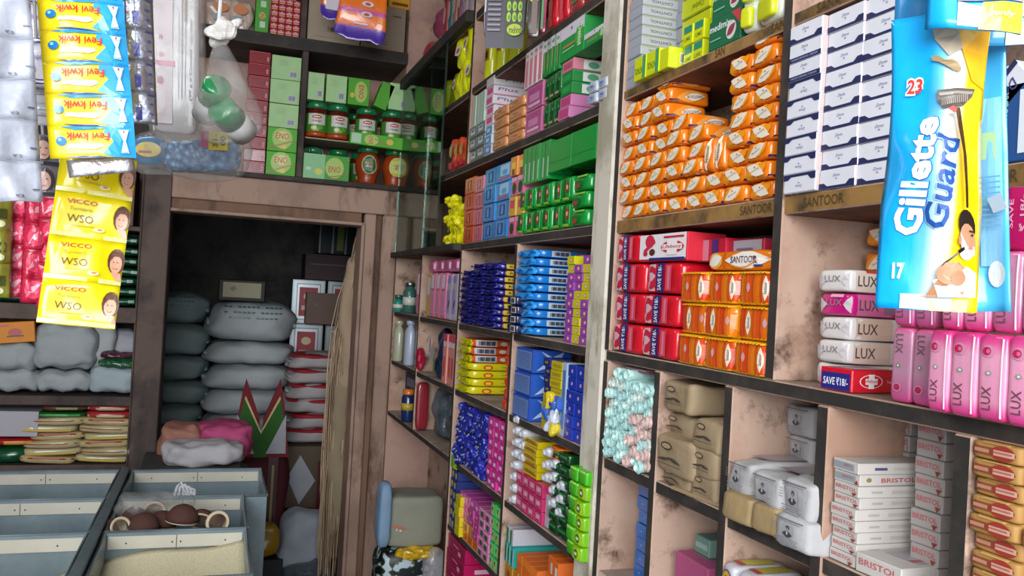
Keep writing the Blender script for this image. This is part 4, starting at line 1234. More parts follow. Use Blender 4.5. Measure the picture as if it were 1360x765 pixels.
# navy bars with twisted ends, printed side towards the room
t_navy = fill('detergent_bar', 'detergent', 'navy bar pack with crumpled end', '', 'navy detergent bars', 611, 657, 3, zd, 352, 10, '1c2080:g', [LENS('F', .5, .4, .5, .5, '3c48b0:k', 40), ELL('F', .7, .3, .2, .2, 'c85838:p'),
    RECT('S', .5, .5, .98, .92, 'c8501c:p'), RECT('S', .55, .5, .72, .68, 'd8cc48:p'), TXT('S', 'RIN BAR', .55, .5, .56, .36, '20201c:p')], depth=.13, soft=7, amp=.005, crimp='171a78:k', rjit=.02, rows=[9, 10, 10])
fill('small_navy_pack', 'packet', 'small dark navy pack with barcode', 'before the twisted bars', 'small navy barcode packs', 664, 684, 1, zd, 393, 4, '16184a:g', BAR('F', .7, .5, .5, .66, 7), depth=.04, soft=9, amp=.001, X=.775)
bs = [RECT('S', .42, .5, .36, .7, 'c0c8d0:p')] + BAR('S', .42, .5, .3, .56, 9, '40485c:p', 'c0c8d0:p') + [ELL('S', .82, .5, .24, .5, 'b03c5c:p'), LENS('S', .82, .5, .14, .2, 'ecd8e0:p')]
fill('detergent_bar', 'detergent', 'sky blue bar pack with crumpled end', '', 'sky blue detergent bars', 683, 709, 1, zd, 333, 10, '1c7cd0:g', bs, depth=.15, soft=9, amp=.003, crimp='2c96e0:k', rjit=.02, gap=.97)
rc = lambda c_: [ELL('F', .6, .5, .34, .5, 'c83040:p'), ELL('F', .6, .5, .24, .34, 'f0e8dc:p'), ELL('F', .6, .5, .1, .16, 'c83040:p')]
fill('soap_carton', 'soap box', ['purple carton with red ring', 'yellow carton with red ring'], '', 'purple and yellow ring cartons', 748, 793, 3, zd, 340, 10, ['a04cb0:g', 'd8d41c:g'], [rc(0), rc(1)], depth=.09,
     alt=lambda c, r: (1 if (c == 1 and r < 6) or (c == 2 and 5 <= r < 9) or (c == 0 and r in (8, 9)) else 0), rows=[10, 9, 10])
# ---- fifth board
ze = ZE + .001
for i, px in enumerate((528, 540, 552)):
    y_ = Yof(px, ze, .81)
    bottle('lotion_bottle', 'white lotion bottle in the corner bay, ' + ('by the doorway', 'middle one', 'by the upright')[i], .81 + .01 * i, y_, ze, .036, (.165, .175, .19)[i], ('b8b8a0:g', 'b4bcd0:g', 'c8c8cc:g')[i], None, .5, .02, 'white lotion bottles', .7)
m = MB(); m.soft(0, .03, .09, .14, .06, .19, '1c2c4c:k', k=3, n=9, amp=.03, freq=20, seed=4)
m.ink(faces(.14, .03, .18)['F'][0], .14, .18, [ELL('F', .5, .5, .4, .3, '9aa8b8:k')[1:], ELL('F', .25, .7, .12, .3, '2c6cb8:k')[1:], ELL('F', .8, .3, .2, .4, '3c7c30:k')[1:]], e0=.03)
tag(obj('pouch_bag', m, None, (.82, Yof(575, ze), ze), (0, 0, RZ)), 'dark navy shiny pouch with green edge, beside the tall pink boxes', 'pouch')
m = MB(); m.soft(0, .02, .05, .05, .04, .09, 'a01838:k', k=2.5, n=7, amp=.01, freq=30, seed=5); tag(obj('red_bundle', m, None, (.79, Yof(555, ze + .03), ze), (0, 0, RZ)), 'small dark red glossy bundle at the foot of the white bottles', 'bundle')
fill('tall_box', 'box', 'tall pink and peach box', 'beside the yellow bars', 'tall pink boxes', 587, 604, 3, ze, 441, 1, 'dc8c84:c', [RECT('F', .5, .93, 1, .14, 'c8344c:p'), RECT('F', .5, .8, .8, .1, 'd8ccd4:p'), RECT('F', .5, .35, .4, .4, 'c8443c:p')], depth=.06)
sun = [RECT('S', .7, .5, .5, .5, 'd8c818:p'), ELL('S', .28, .45, .16, .66, 'c83c28:p'), ELL('S', .28, .42, .1, .4, 'e8c028:p'), LENS('S', .68, .5, .42, .26, 'b88c20:p')]
rin = [RECT('S', .5, .5, .98, .94, 'd0501c:p'), RECT('S', .22, .5, .34, .8, 'b4b8bc:p')] + BAR('S', .22, .5, .3, .7, 9, '40404c:p', 'b4b8bc:p') + [ELL('S', .5, .5, .12, .5, 'e0d0c8:p'), RECT('S', .78, .5, .38, .74, 'ccc044:p'), TXT('S', 'RIN BAR', .78, .5, .3, .34, '20201c:p')]
fill('detergent_bar', 'detergent', ['yellow bar pack with red sun mark', 'orange-sided bar pack with barcode'], '', 'yellow and orange detergent bars', 608, 624, 1, ze, 447, 7, ['d8cc14:g', 'd8561c:g'], [sun, rin], depth=.21, soft=10, amp=.002, crimp='c8c40c:k', alt=lambda c, r: 0 if r < 4 else 1)
fill('orange_pouch', 'packet', 'small red-orange packet', 'between yellow bars and upright', 'red-orange packets', 667, 677, 1, ze, 458, 6, 'd84420:g', [], depth=.04, soft=5, amp=.004)
t = fill('detergent_box', 'detergent', 'large blue detergent box with pale text panel', '', 'large blue detergent boxes', 681, 703, 1, ze, 459, 3, '1c4cb0:c', [RECT('F', .5, .5, .9, .8, '6c88c0:p')] + [RECT('F', .5, .2 + .1 * j, .74, .025, '3858a4:p') for j in range(7)] + [RECT('S', .5, .5, .9, .9, '2458b8:p'), ('S', 'p', [(.5, .5), (.2, .95), (.5, .7), (.8, .95), (.68, .5), (.95, .1), (.5, .3), (.1, .1), (.36, .5)], 'b8c8e4:p')], depth=.11)
yl_ = [ELL('F', .5, .5, .5, .3, '9c7c18:p')]
fill('small_yellow_box', 'box', 'small yellow box beside the large blue boxes', '', 'small yellow boxes', 727, 742, 1, ze, 478, 8, 'd0bc18:g', [RECT('F', .5, .5, .7, .3, 'a88c14:p')], depth=.06)
fill('small_yellow_box', 'box', ['small yellow pack', 'small navy and yellow pack'], 'touching the blue boxes', 'small yellow and navy packs', 718, 727, 1, ze, 474, 8, ['ccb818:g', '28307c:g'], [[], yl_], depth=.06, alt=lambda c, r: 1 if r > 3 else 0)
for k in range(6):
    one('twisted_sachet', 'sachet', 'white, blue and yellow twisted sachet, %s of its heap' % ORD[k] , 'twisted sachets', pack(.035, .02, .04, ('c4ccd8:k', 'd0b828:k', '3c64b8:k')[k % 3], [ELL('F', .5, .5, .4, .3, '2c50a8:p')], soft=2.6, amp=.014, seed=k).mesh('twisted_sachet'), (.785, Yof(731 + 9 * (k % 2), ze), ze + .027 * (k // 2)), RZ + rnd.uniform(-.5, .5))
fill('soap_carton', 'soap box', 'white-blue carton edge', 'by the royal blue boxes', None, 742, 748, 1, ze, 478, 1, 'a8bcd8:c', [RECT('F', .5, .5, .6, .8, '4c74b8:p')], depth=.08)
fill('soap_carton', 'soap box', 'royal blue box with pink oval', '', 'royal blue boxes with pink ovals', 749, 785, 2, ze, 483, 6, '1838b0:g', [ELL('F', .5, .5, .22, .3, 'c8a0c8:p', 20), RECT('F', .5, .5, .08, .08, 'b84c90:p')], depth=.09)
# ---- sixth board
zf = ZF + .001
def can_(px, pt, X, lab):
    y_ = Yof(px, zf, X); h_ = Zof(pt, y_, X) - zf
    t_ = thing('spray_can', lab, 'spray can', (X, y_, zf), (0, 0, RZ))
    m = MB(); m.lathe([(.028, 0), (.03, .005), (.03, h_ - .035), (.022, h_ - .02)], '1c2c5c:g', 14); m.lathe([(.0305, .05), (.0305, .08)], 'b89c30:p', 14); obj('can', m, t_)
    m = MB(); m.lathe([(.026, h_ - .022), (.027, h_ - .02), (.026, h_), (.01, h_ + .002)], 'd87830:g', 14); obj('cap', m, t_)
can_(541, 517, .82, 'dark blue spray can with orange cap in the corner bay')
fill('dark_box', 'box', 'dark blue box in the corner bay', 'behind the spray can', None, 536, 551, 1, zf, 492, 1, '1c2c44:c', [RECT('F', .5, .8, .7, .2, '4c5c7c:p')], depth=.08, X=.86)
fill('slim_pink_box', 'box', 'slim dusty pink box in the corner bay', 'by the doorway side', None, 523, 531, 1, zf, 488, 1, 'b07078:c', [RECT('F', .5, .6, .6, .5, '904858:p')], depth=.08, X=.86)
fill('slim_red_box', 'box', 'slim dark red pouch beside the blue spray can', '', None, 547, 552, 1, zf, 505, 1, '8c2430:g', [], depth=.05, X=.8, soft=5)
for k, (px, hh_, s) in enumerate(((562, .17, 1), (583, .2, 2))):
    t_ = thing('plastic_bag', 'grey translucent plastic bag with dark contents, ' + ('nearer the spray can' if k == 0 else 'beside the navy sachets'), 'plastic bag', (.815, Yof(px + (3 if k == 0 else 0), zf), zf + .004), (0, 0, RZ), 'smoky plastic bags')
    m = MB(); m.soft(0, .08, hh_ / 2, .2, .12, hh_, 'smoke_film', k=2.8, n=14, amp=.035, freq=16, seed=s); obj('bag', m, t_)
    m = MB(); m.soft(0, .065, hh_ * .42, .13, .06, hh_ * .6, '2a323c:k', k=2.4, n=9, amp=.03, freq=25, seed=s + 5); obj('contents', m, t_)
nv = [pack(.042, .03, .032, c_, [ELL('F', .5, .5, .3, .2, '6c88d8:k'), ELL('F', .7, .6, .14, .16, 'c8c040:p')], soft=2.8, amp=.012, seed=s).mesh('navy_sachet') for s, c_ in enumerate(('1c2488:k', '20289c:k', '181e74:k'))]
ya_, yb_ = Yof(602, zf), Yof(640, zf)
for r in range(8):
    for c in range(7):
        one('navy_sachet', 'sachet', 'crumpled navy sachet, %s, %s from the grey bags' % (rowname(r, 8), ORD[c]), 'crumpled navy sachets', nv[(r + 2 * c) % 3], (.80 + rnd.uniform(-.012, .01), ya_ - (ya_ - yb_) * (c + .5) / 7, zf + .0235 * r), RZ + rnd.uniform(-.5, .5), roll=rnd.uniform(-.4, .4))
fill('pink_box', 'box', 'hot pink box with white mark', '', 'hot pink boxes beside navy sachets', 645, 671, 3, zf, 552, 7, 'dc3c9c:g', [RECT('F', .5, .5, .5, .4, 'e8a0cc:p'), RECT('F', .5, .5, .2, .24, 'f0e0ec:p')], depth=.1)
# toothpaste
wt = pack(.034, .1, .03, 'c4c4cc:g', [ELL('F', .5, .5, .7, .7, '9c9ca8:p'), ELL('F', .5, .5, .5, .5, 'd8d8dc:p')], soft=3, amp=.002).mesh('white_tube')
for c, (px, nr_, z0_) in enumerate(((681, 8, 0), (690, 3, .125), (722, 3, .11), (732, 4, .06), (742, 3, .05))):
    y_ = Yof(px, zf)
    for r in range(nr_):
        one('white_tube', 'toothpaste tube', 'white rounded tube end, %s, %s column from the navy sachets' % (rowname(r, nr_), ORD[c]), 'white tubes stacked end outward', wt, (.79, y_, zf + z0_ + .031 * r), RZ + rnd.uniform(-.1, .1))
for c, (px, w_) in enumerate(((690, 0), (722, 0), (732, 0), (742, 0))):
    pass
t = fill('soap_carton', 'soap box', 'raspberry pink box with pale badge', '', 'raspberry pink boxes', 684, 719, 4, zf, 623, 3, 'c83068:g', [RECT('F', .5, .5, .7, .6, 'd87898:p'), ELL('F', .5, .55, .5, .3, 'e0a8b8:p'), RECT('F', .5, .3, .5, .1, 'a02850:p')], depth=.09, X=.8)
fill('small_yellow_box', 'box', 'yellow toothpaste box end', 'over the raspberry boxes', 'yellow box ends', 693, 712, 1, t + .001, 578, 5, 'd4bc14:g', [RECT('F', .5, .5, .8, .2, 'a8341c:p'), RECT('F', .5, .75, .6, .1, '3c3c30:p')], depth=.09)
fill('orange_pack', 'packet', 'orange pack between white tubes', 'and dark green packs', 'orange packs', 728, 743, 1, zf + .175, 590, 2, 'dc701c:g', [], depth=.08, soft=5)
for k, px in enumerate((722, 732, 742)):
    pass
fill('support_carton', 'box', 'plain white carton under the tube ends', 'by the green packs', 'plain white cartons', 724, 745, 2, zf, 655, 1, 'b4b4bc:c', [RECT('F', .5, .5, .6, .3, '8c8ca0:p')], depth=.08, X=.81)
gp = [RECT('F', .5, .7, .8, .2, '2c8448:p'), RECT('F', .3, .4, .3, .4, '0c3418:p')]
fill('dark_green_pack', 'packet', 'dark green glossy pack', '', 'dark green glossy packs', 727, 750, 2, zf, 594, 7, '10441c:g', gp, depth=.09, soft=8, amp=.002, X=.80)
lm = [[RECT('F', .5, .9, .9, .12, '98d850:p')], [RECT('F', .5, .5, .9, .8, 'a8c81c:p'), ELL('F', .55, .5, .5, .6, '2c7c2c:p'), RECT('F', .55, .5, .3, .2, 'e0e8c0:p'), RECT('F', .1, .5, .1, .9, 'e8d820:p')]]
fill('lime_pack', 'packet', ['plain lime green pack', 'lime green pack with yellow print'], '', 'lime green packs by the post', 750, 771, 2, zf, 617, 6, ['48b81c:g', '7cc01c:g'], lm, depth=.08, soft=9, amp=.001, X=.776, alt=lambda c, r: 1 if c == 1 and r < 5 else 0)
# ---- seventh board
zg = ZG + .001
t = fill('navy_box', 'box', 'navy toothpaste box end', 'by the parcel bay', 'navy box ends', 595, 604, 2, zg, 620, 6, '1c2c74:c', [RECT('F', .5, .5, .5, .5, 'b8b030:p'), RECT('F', .5, .2, .4, .2, '8c98b8:p')], depth=.18, alt=None)
fill('green_carton', 'box', 'long green carton with yellow band on the navy boxes', '', None, 594, 606, 1, t + .002, 603, 1, '4cb81c:c', [RECT('F', .7, .5, .4, 1, 'd0cc1c:p'), RECT('F', .7, .5, .16, .3, 'c03c28:p'), RECT('S', .5, .5, .9, .7, '58c02c:p')], depth=.18)
fill('small_yellow_box', 'box', 'small yellow box end in front of the navy ones', '', 'little yellow box ends', 602, 608, 1, zg, 655, 4, 'd8c41c:g', [], depth=.04, X=.785)
mixb = ['d05cac:g', 'dc7c28:g', 'd89c38:g', 'cc4c98:g', 'd880b4:g']
mixi = [[ELL('F', .5, .5, .5, .5, 'e09cc8:p')], [ELL('F', .5, .5, .5, .5, 'c84c28:p')], [ELL('F', .5, .5, .4, .5, 'c86ca0:p')], [RECT('F', .5, .5, .5, .5, '9838a0:p'), ELL('F', .5, .5, .3, .3, 'd8b030:p')], [ELL('F', .5, .4, .5, .6, '2c5c30:p'), RECT('F', .5, .85, .8, .16, 'e8b0cc:p')]]
fill('incense_box', 'box', ['lilac-pink box end', 'orange box end', 'amber box end', 'magenta box end with gold spot', 'pink box with dark green picture'], '', 'pink and orange box ends', 608, 648, 6, zg, 650, 5, mixb, mixi, depth=.09,
     alt=lambda c, r: 4 if c >= 4 else (1 if r == 0 else 2 if r == 1 and c < 3 else 0 if r == 4 else 3))
gn = [RECT('F', .5, .5, .84, .84, '88cc90:p'), ELL('F', .35, .55, .3, .4, '2c6c30:p'), ELL('F', .6, .45, .34, .4, 'c8c030:p')]
fill('green_box', 'box', 'green box end with yellow fruit picture', '', 'green fruit-picture box ends', 649, 667, 2, zg, 666, 5, '30b848:g', gn, depth=.09)
t = fill('amber_box', 'box', 'amber box end low', 'under the teal boxes', 'amber box ends', 669, 700, 3, zg, 745, 1, 'd09430:g', [ELL('F', .5, .5, .5, .5, 'a8502c:p')], depth=.09)
fill('teal_box', 'box', 'teal and white box end', '', 'teal box ends', 669, 682, 3, t, 716, 1, '1c9c94:c', [RECT('F', .8, .5, .3, .9, 'b8d0cc:p'), RECT('F', .3, .5, .3, .6, '1c6c3c:p')], depth=.18)
fill('white_box', 'box', 'white box with green end', 'on the teal boxes', 'white boxes with green ends', 671, 680, 2, Zof(720, Yof(669, t)), 696, 1, 'c0bcc4:c', [RECT('F', .3, .5, .5, .8, '20804c:p')], depth=.2)
fill('orange_box', 'box', 'bright orange box', '', 'bright orange boxes', 684, 712, 4, zg, 732, 1, 'dc6c1c:c', [RECT('F', .5, .9, .9, .16, 'e8802c:p'), ELL('F', .5, .4, .3, .3, 'c8b8a0:p')], depth=.17)
t = fill('orange_roll_box', 'box', 'orange and white box end', 'beside the white rolls', 'orange and white box ends', 722, 738, 2, zg, 735, 3, 'dc6820:c', [RECT('F', .7, .5, .4, .5, 'd8ccc4:p')], depth=.1, rows=None)
for r in range(3):
    for c in range(3):
        one('white_tube', 'toothpaste tube', 'white oval tube end on the low board, %s, %s toward the post' % (rowname(r, 3), ORD[c]), 'white tube ends on the low board', wt, (.785, Yof(742 + 9 * c, zg), zg + .033 * r + .004), RZ)
# ---- bottom: magenta cartons, parcel, floral bag
zh = .461
fill('magenta_carton', 'box', 'magenta carton with white lettering block', '', 'magenta cartons under the low board', 583, 612, 1, zh - .02, 706, 5, 'b01c54:g', [RECT('F', .5, .6, .3, .1, 'd8809c:p'), RECT('S', .3, .5, .24, .3, 'c8a8b4:p'), RECT('F', .7, .3, .14, .3, 'd0a0b4:p')], depth=.2)
Yp = 3.45
x0_, x1_ = Xof(517, .65, Yp), Xof(591, .65, Yp)
zt_, zb2 = ZofB(663, x0_, Yp), ZofB(731, x0_, Yp)
m = MB(); m.soft(0, .1, (zt_ - zb2) / 2, x1_ - x0_, .2, zt_ - zb2, '8c8c7c:w', k=10, n=12, amp=.008, freq=12, seed=3)
m.ink(faces(x1_ - x0_, .2, zt_ - zb2)['F'][0], x1_ - x0_, zt_ - zb2, [LENS('F', .2, .42, .3, .06, 'b86c50:p', -12)[1:], ELL('F', .16, .38, .03, .05, 'd8c8c0:p')[1:], ELL('F', .22, .36, .04, .04, 'd8d0cc:p')[1:]], e0=.007)
tag(obj('taped_parcel', m, None, ((x0_ + x1_) / 2, Yp, zb2 + .005)), 'square grey-olive paper parcel with shiny tape, resting on the floral bag', 'parcel')
def _floral(nt, b):
    n = tex_noise(nt, 34, 1, .3)
    r = ramp(nt, n.outputs[0], [(.0, '10161c'), (.52, '10161c'), (.53, '4c6c3c'), (.56, '3c5c34'), (.575, 'b4c0cc'), (1, 'd0d8e0')])
    r.color_ramp.interpolation = 'CONSTANT'
    nt.links.new(r.outputs[0], b.inputs['Base Color'])
    b.inputs['Roughness'].default_value = .45
custom('floral', _floral)
t_ = thing('floral_bag', 'black shopping bag with pale flowers under the grey-olive parcel', 'bag', ((x0_ + x1_) / 2 - .01, Yp, zb2 - .5))
m = MB(); m.soft(0, .1, .25, x1_ - x0_ + .03, .22, .5, 'floral', k=7, n=12, amp=.012, freq=12, seed=8); obj('bag_body', m, t_)
m = MB(); m.tube([(-.09, -.012, .37), (-.02, -.022, .385), (.06, -.014, .40), (.11, -.01, .40)], .004, '98a4a8:c'); obj('seam_cord', m, t_)
m = MB(); m.soft(0, .02, .02, .17, .09, .04, 'c8a018:k', k=3, n=9, amp=.016, freq=50, seed=8)
tag(obj('yellow_cloth', m, None, ((x0_ + x1_) / 2 + .01, Yp - .035, zb2 - .03)), 'crumpled yellow cloth squeezed between the parcel and the floral bag', 'cloth')
m = MB(); m.soft(0, .04, .12, .055, .1, .26, '7c98b4:w', k=4, n=8, amp=.006, freq=20, seed=9)
tag(obj('blue_bundle', m, None, (Xof(507, .55, Yp + .05), Yp - .02, ZofB(724, x0_, Yp))), 'pale blue cloth bundle wedged between the door frame and the parcel', 'cloth bundle')
m = MB(); m.soft(0, .02, .2, .12, .08, .42, 'milky_film', k=3, n=9, amp=.02, freq=16, seed=10)
tag(obj('plastic_bag', m, None, (Xof(585, .4, Yp - .1), Yp - .06, zb2 - .4)), 'milky plastic bag between the floral bag and the magenta cartons', 'plastic bag')
# ================================================================== loft over the doorway
def oneB(name, cat, label, group, mesh, loc, rz=0, tilt=0, roll=0):
    return one(name, cat, label, group, mesh, loc, rz, tilt, roll)


zl = 1.983
def fillB(name, cat, desc, where, group, a, b, nc, z0, pt, nr, body, ink=(), depth=.12, soft=0, amp=0, Y=4.05, rows=None, alt=None, jit=.002, rjit=.02, mats=None, gap=.985):
    xl, xr = Xof(a, z0, Y), Xof(b, z0, Y)
    if xl < .3: xr = min(xr, .316 if z0 < 2.5 else .298)
    zt = ZofB(pt, xl, Y)
    pw, ph = (xr - xl) / nc, (zt - z0) / nr
    bodies = body if isinstance(body, list) else [body]
    inks = ink if isinstance(body, list) else [ink]
    me = [pack(pw * gap, depth, ph * .975, bb, ii, soft, amp, i_ * 7, mats).mesh(name) for i_, (bb, ii) in enumerate(zip(bodies, inks))]
    for c in range(nc):
        n = rows[c] if rows else nr
        for r in range(n):
            k = alt(c, r) if alt else 0
            lab = desc[k] if isinstance(desc, list) else desc
            if n > 1 or nr > 1:
                lab += ', ' + rowname(r, n)
            if nc > 1:
                lab += ', ' + ORD[c] + ' column'
            lab += ' ' + where
            one(name, cat, lab.strip(), group, me[k], (xl + pw * (c + .5) + rnd.uniform(-jit, jit) * .4, Y + rnd.uniform(-.003, .003), z0 + ph * r), rnd.uniform(-rjit, rjit))
    return zt

fillB('maroon_box', 'box', 'flat maroon red box', 'in the tall loft pile', 'maroon red boxes', 322, 351, 1, zl, 66, 10, '8c1020:g', [ELL('F', .88, .4, .1, .4, 'c8909c:p'), ELL('F', .88, .4, .05, .2, '8c1020:p'), RECT('F', .5, .94, .96, .06, 'b83444:p')], depth=.14)
eno_f = [ELL('F', .5, .56, .7, .9, '98b850:p'), ELL('F', .52, .66, .44, .44, 'c8c878:p'), TXT('F', 'ENO', .5, .66, .44, .26, 'b82c3c:p'), ELL('F', .56, .2, .22, .2, 'd0b848:p'), POLY('F', [(.05, .1), (.95, .5), (.95, .53), (.05, .14)], 'b84440:p')]
eno_b = BAR('F', .74, .24, .26, .26, 7, '6c6c80:p', 'b8b4c8:p') + [ELL('F', .94, .1, .03, .03, '202820:p')] + [RECT('F', .4, .8 - .07 * k, .3, .015, '8cb08c:p') for k in range(4)]
fillB('antacid_box', 'box', ['green box with red lettering and fruit', 'pale green box back with barcode'], 'beside the maroon pile', 'green antacid boxes', 352, 393, 1, zl, 71, 5, ['56ac30:c', 'a6cc90:c'], [eno_f, eno_b], depth=.14, alt=lambda c, r: 0 if r < 2 else 1)

def jar(px, z0, Y, label, group, scale=1.0, kind='pickle'):
    x = max(Xof(px, z0, Y), .402)
    t_ = thing('pickle_jar' if kind == 'pickle' else 'sauce_jar', label, 'jar', (x, Y + .05, z0), (0, 0, rnd.uniform(-.1, .1)), group)
    s = scale
    m = MB()
    if kind == 'pickle':
        m.lathe([(r * s, z * s) for r, z in ((.046, 0), (.052, .008), (.053, .10), (.052, .122), (.043, .135), (.043, .14))], '5c1810:g', 20)
        m.lathe([(r * s, z * s) for r, z in ((.0535, .008), (.0535, .03))], 'b04c1c:g', 20)
    else:
        m.lathe([(r * s, z * s) for r, z in ((.04, 0), (.046, .012), (.044, .03), (.052, .055), (.060, .085), (.058, .115), (.046, .14), (.04, .15))], '9c3c14:g', 20)
    o_ = obj('jar_body', m, t_)
    zt = .14 if kind == 'pickle' else .15
    m = MB(); m.lathe([(r * s, z * s) for r, z in ((.044, zt), (.047, zt + .002), (.047, zt + .026), (.044, zt + .03), (.02, zt + .031))], '0f7a44:g', 22)
    for i in range(22):
        a = 2 * PI * i / 22
        m.box(.0468 * s * math.cos(a) - .0007, .0468 * s * math.cos(a) + .0007, .0468 * s * math.sin(a) - .0007, .0468 * s * math.sin(a) + .0007, (zt + .004) * s, (zt + .024) * s, '0c6a3a:g', .0002)
    obj('lid', m, t_)
    m = MB()
    if kind == 'pickle':
        R_l = .0545 * s
        def wrap(a0, a1, z0_, z1_, mat_, e=0):
            n = 10
            vs = []
            for i in range(n + 1):
                a = a0 + (a1 - a0) * i / n
                for z in (z0_, z1_):
                    vs.append(((R_l + e) * math.sin(a), -(R_l + e) * math.cos(a), z * s))
            m.add(vs, [(2 * i, 2 * i + 2, 2 * i + 3, 2 * i + 1) for i in range(n)], mat_, True)
        wrap(-1.3, 1.3, .03, .115, '3c7c28:p')
        wrap(-.75, .75, .062, .112, 'c8c4b8:p', .0004)
        def curve(a, b, e): return ((R_l + e) * math.sin(a / R_l), -(R_l + e) * math.cos(a / R_l), b)
        m.ink(curve, s, s, [('e', 0, .098, .05, .02, 'c8c4b8:p'), ('e', 0, .098, .046, .018, 'b01c2c:p'), ('r', 0, .098, .03, .004, 'e8e0dc:p'), ('t', 'mango', 0, .077, .042, .01, '2c4028:p')], e0=.0009)
        m.ink(curve, s, s, [('e', -.012, .046, .03, .022, 'a8b860:p'), ('e', -.014, .046, .02, .014, 'd0cc90:p'), ('e', .018, .05, .026, .02, '5c9c34:p'), ('e', .006, .038, .014, .01, 'b8a040:p')], e0=.0009)
    else:
        n = 18
        def leaf(sc_, mat_, e):
            vs = []
            for i in range(n):
                a = 2 * PI * i / n
                xx, zz = .036 * sc_ * math.cos(a), .045 * sc_ * math.sin(a)
                if -PI / 2 - .1 < (a - 2 * PI if a > PI else a) < -.2:
                    xx *= 1.1
                rr = (.0605 + e) * s
                vs.append((rr * math.sin(xx / .06), -rr * math.cos(xx / .06), (.09 + zz) * s))
            m.add(vs, [tuple(range(n))], mat_)
        m_ = 'a8b080:p' if 'dark' in label else 'b8c078:p'
        leaf(1.0, m_, .001)
        leaf(.86, '3c5c30:p' if 'dark' in label else 'b8b83c:p', .0016)
        def curve(a, b, e): return ((.0605 * s + e) * math.sin(a / (.0605 * s)), -(.0605 * s + e) * math.cos(a / (.0605 * s)), b)
        m.ink(curve, s, s, [('t', 'MANGO', 0, .098, .036, .01, 'c8a02c:p' if 'dark' in label else '5c6c54:p'), ('t', 'PICKLE', 0, .082, .03, .009, 'c8ccc0:p' if 'dark' in label else '8c8c50:p')], e0=.0024)
    obj('label', m, o_)
    return t_

# lower tier: jars behind a long green box, two large sauce jars
for i, px in enumerate((415, 449, 478)):
    jar(px, zl, 4.17 if i < 2 else 4.2, 'pickle jar mostly hidden behind the green lettered box, %s from the wooden divider' % ORD[i], 'half-hidden pickle jars', .97)
jar(489, zl, 4.06, 'bulging amber sauce jar with a dark green leaf label', None, 1.0, 'sauce')
jar(525, zl, 4.06, 'bulging amber sauce jar with a yellow-green leaf label', None, 1.0, 'sauce')
xa, xb = max(.348, Xof(398, zl, 4.05)), Xof(463, zl, 4.05)
oneB('antacid_box', 'box', 'long green box with red lettering standing before the hidden jars', None,
    pack(xb - xa, .07, .115, '4a9c38:c', [RECT('F', .24, .5, .46, 1, '7cb47c:p'), ELL('F', .68, .5, .4, .84, 'a0bc58:p'), TXT('F', 'ENO', .68, .44, .26, .24, 'b82c3c:p'), ELL('F', .34, .3, .16, .26, 'c8c048:p'), POLY('F', [(.56, .1), (.99, .26), (.99, .29), (.56, .14)], 'b84440:p'), RECT('F', .12, .4, .1, .12, 'a8d0b0:p')]).mesh('antacid_box'), ((xa + xb) / 2, 4.05, zl))
oneB('cardboard_sheet', 'cardboard', 'thin cardboard sheet between the two layers of jars', None, pack(.46, .2, .006, 'a08c74:c').mesh('cardboard_sheet'), (.58, 4.05, zl + .182))
z2 = zl + .1885
for i, px in enumerate((415, 449, 487, 521)):
    jar(px, z2, 4.05, 'mango pickle jar with green lid, upper layer, %s from the wooden divider' % ORD[i], 'mango pickle jars', .98)
for i, px in enumerate((471, 507)):
    jar(px, z2, 4.2, 'pickle jar set back between the front ones, ' + ('nearer the divider' if i == 0 else 'nearer the glass'), 'pickle jars set back', .95)
xa, xb = Xof(463, 2.1, 4.0), Xof(542, 2.1, 4.0)
oneB('antacid_box', 'box', 'long green box lying across the front of the upper jars', None,
    pack(xb - xa, .04, .055, '56ac2c:c', [RECT('F', .1, .5, .16, .8, 'a8c8a8:p'), ELL('F', .35, .5, .24, .9, 'a8c060:p'), TXT('F', 'ENO', .34, .5, .7, .07, 'b82c3c:p', 90), ELL('F', .66, .5, .12, .5, 'd0b040:p'), POLY('F', [(.4, .6), (.6, .2), (.61, .24), (.41, .66)], 'b84440:p')]).mesh('antacid_box'), ((xa + xb) / 2, 3.985, z2 - .022), roll=.03)
z3 = z2 + .172
for i, (a, b, k, tl) in enumerate(((403, 430, 'b', 0), (432, 460, 'b', 0), (461, 490, 'f', 0), (495, 513, 'g', .32), (515, 542, 'b', .03))):
    xa, xb = max(.348, Xof(a, z3, 4.05)), Xof(b, z3, 4.05)
    ink_ = eno_b if k == 'b' else ([ELL('F', .6, .5, .6, .8, 'a0bc58:p'), TXT('F', 'ENO', .62, .5, .5, .24, 'b82c3c:p', -90), ELL('F', .2, .35, .2, .2, 'd0b040:p')] if k == 'f' else [])
    oneB('antacid_box', 'box', ['pale green box at the divider, on the jars', 'pale green box with barcode, second from the divider', 'green box with sideways red lettering on the jars', 'plain green box leaning on the jar lids', 'pale green box nearest the glass, on the jars'][i], None,
        pack(xb - xa - .003, .09, .125, 'a6cc90:c' if k == 'b' else '4ca020:c', ink_).mesh('antacid_box'), ((xa + xb) / 2, 4.05, z3 - .0), 0, roll=tl)
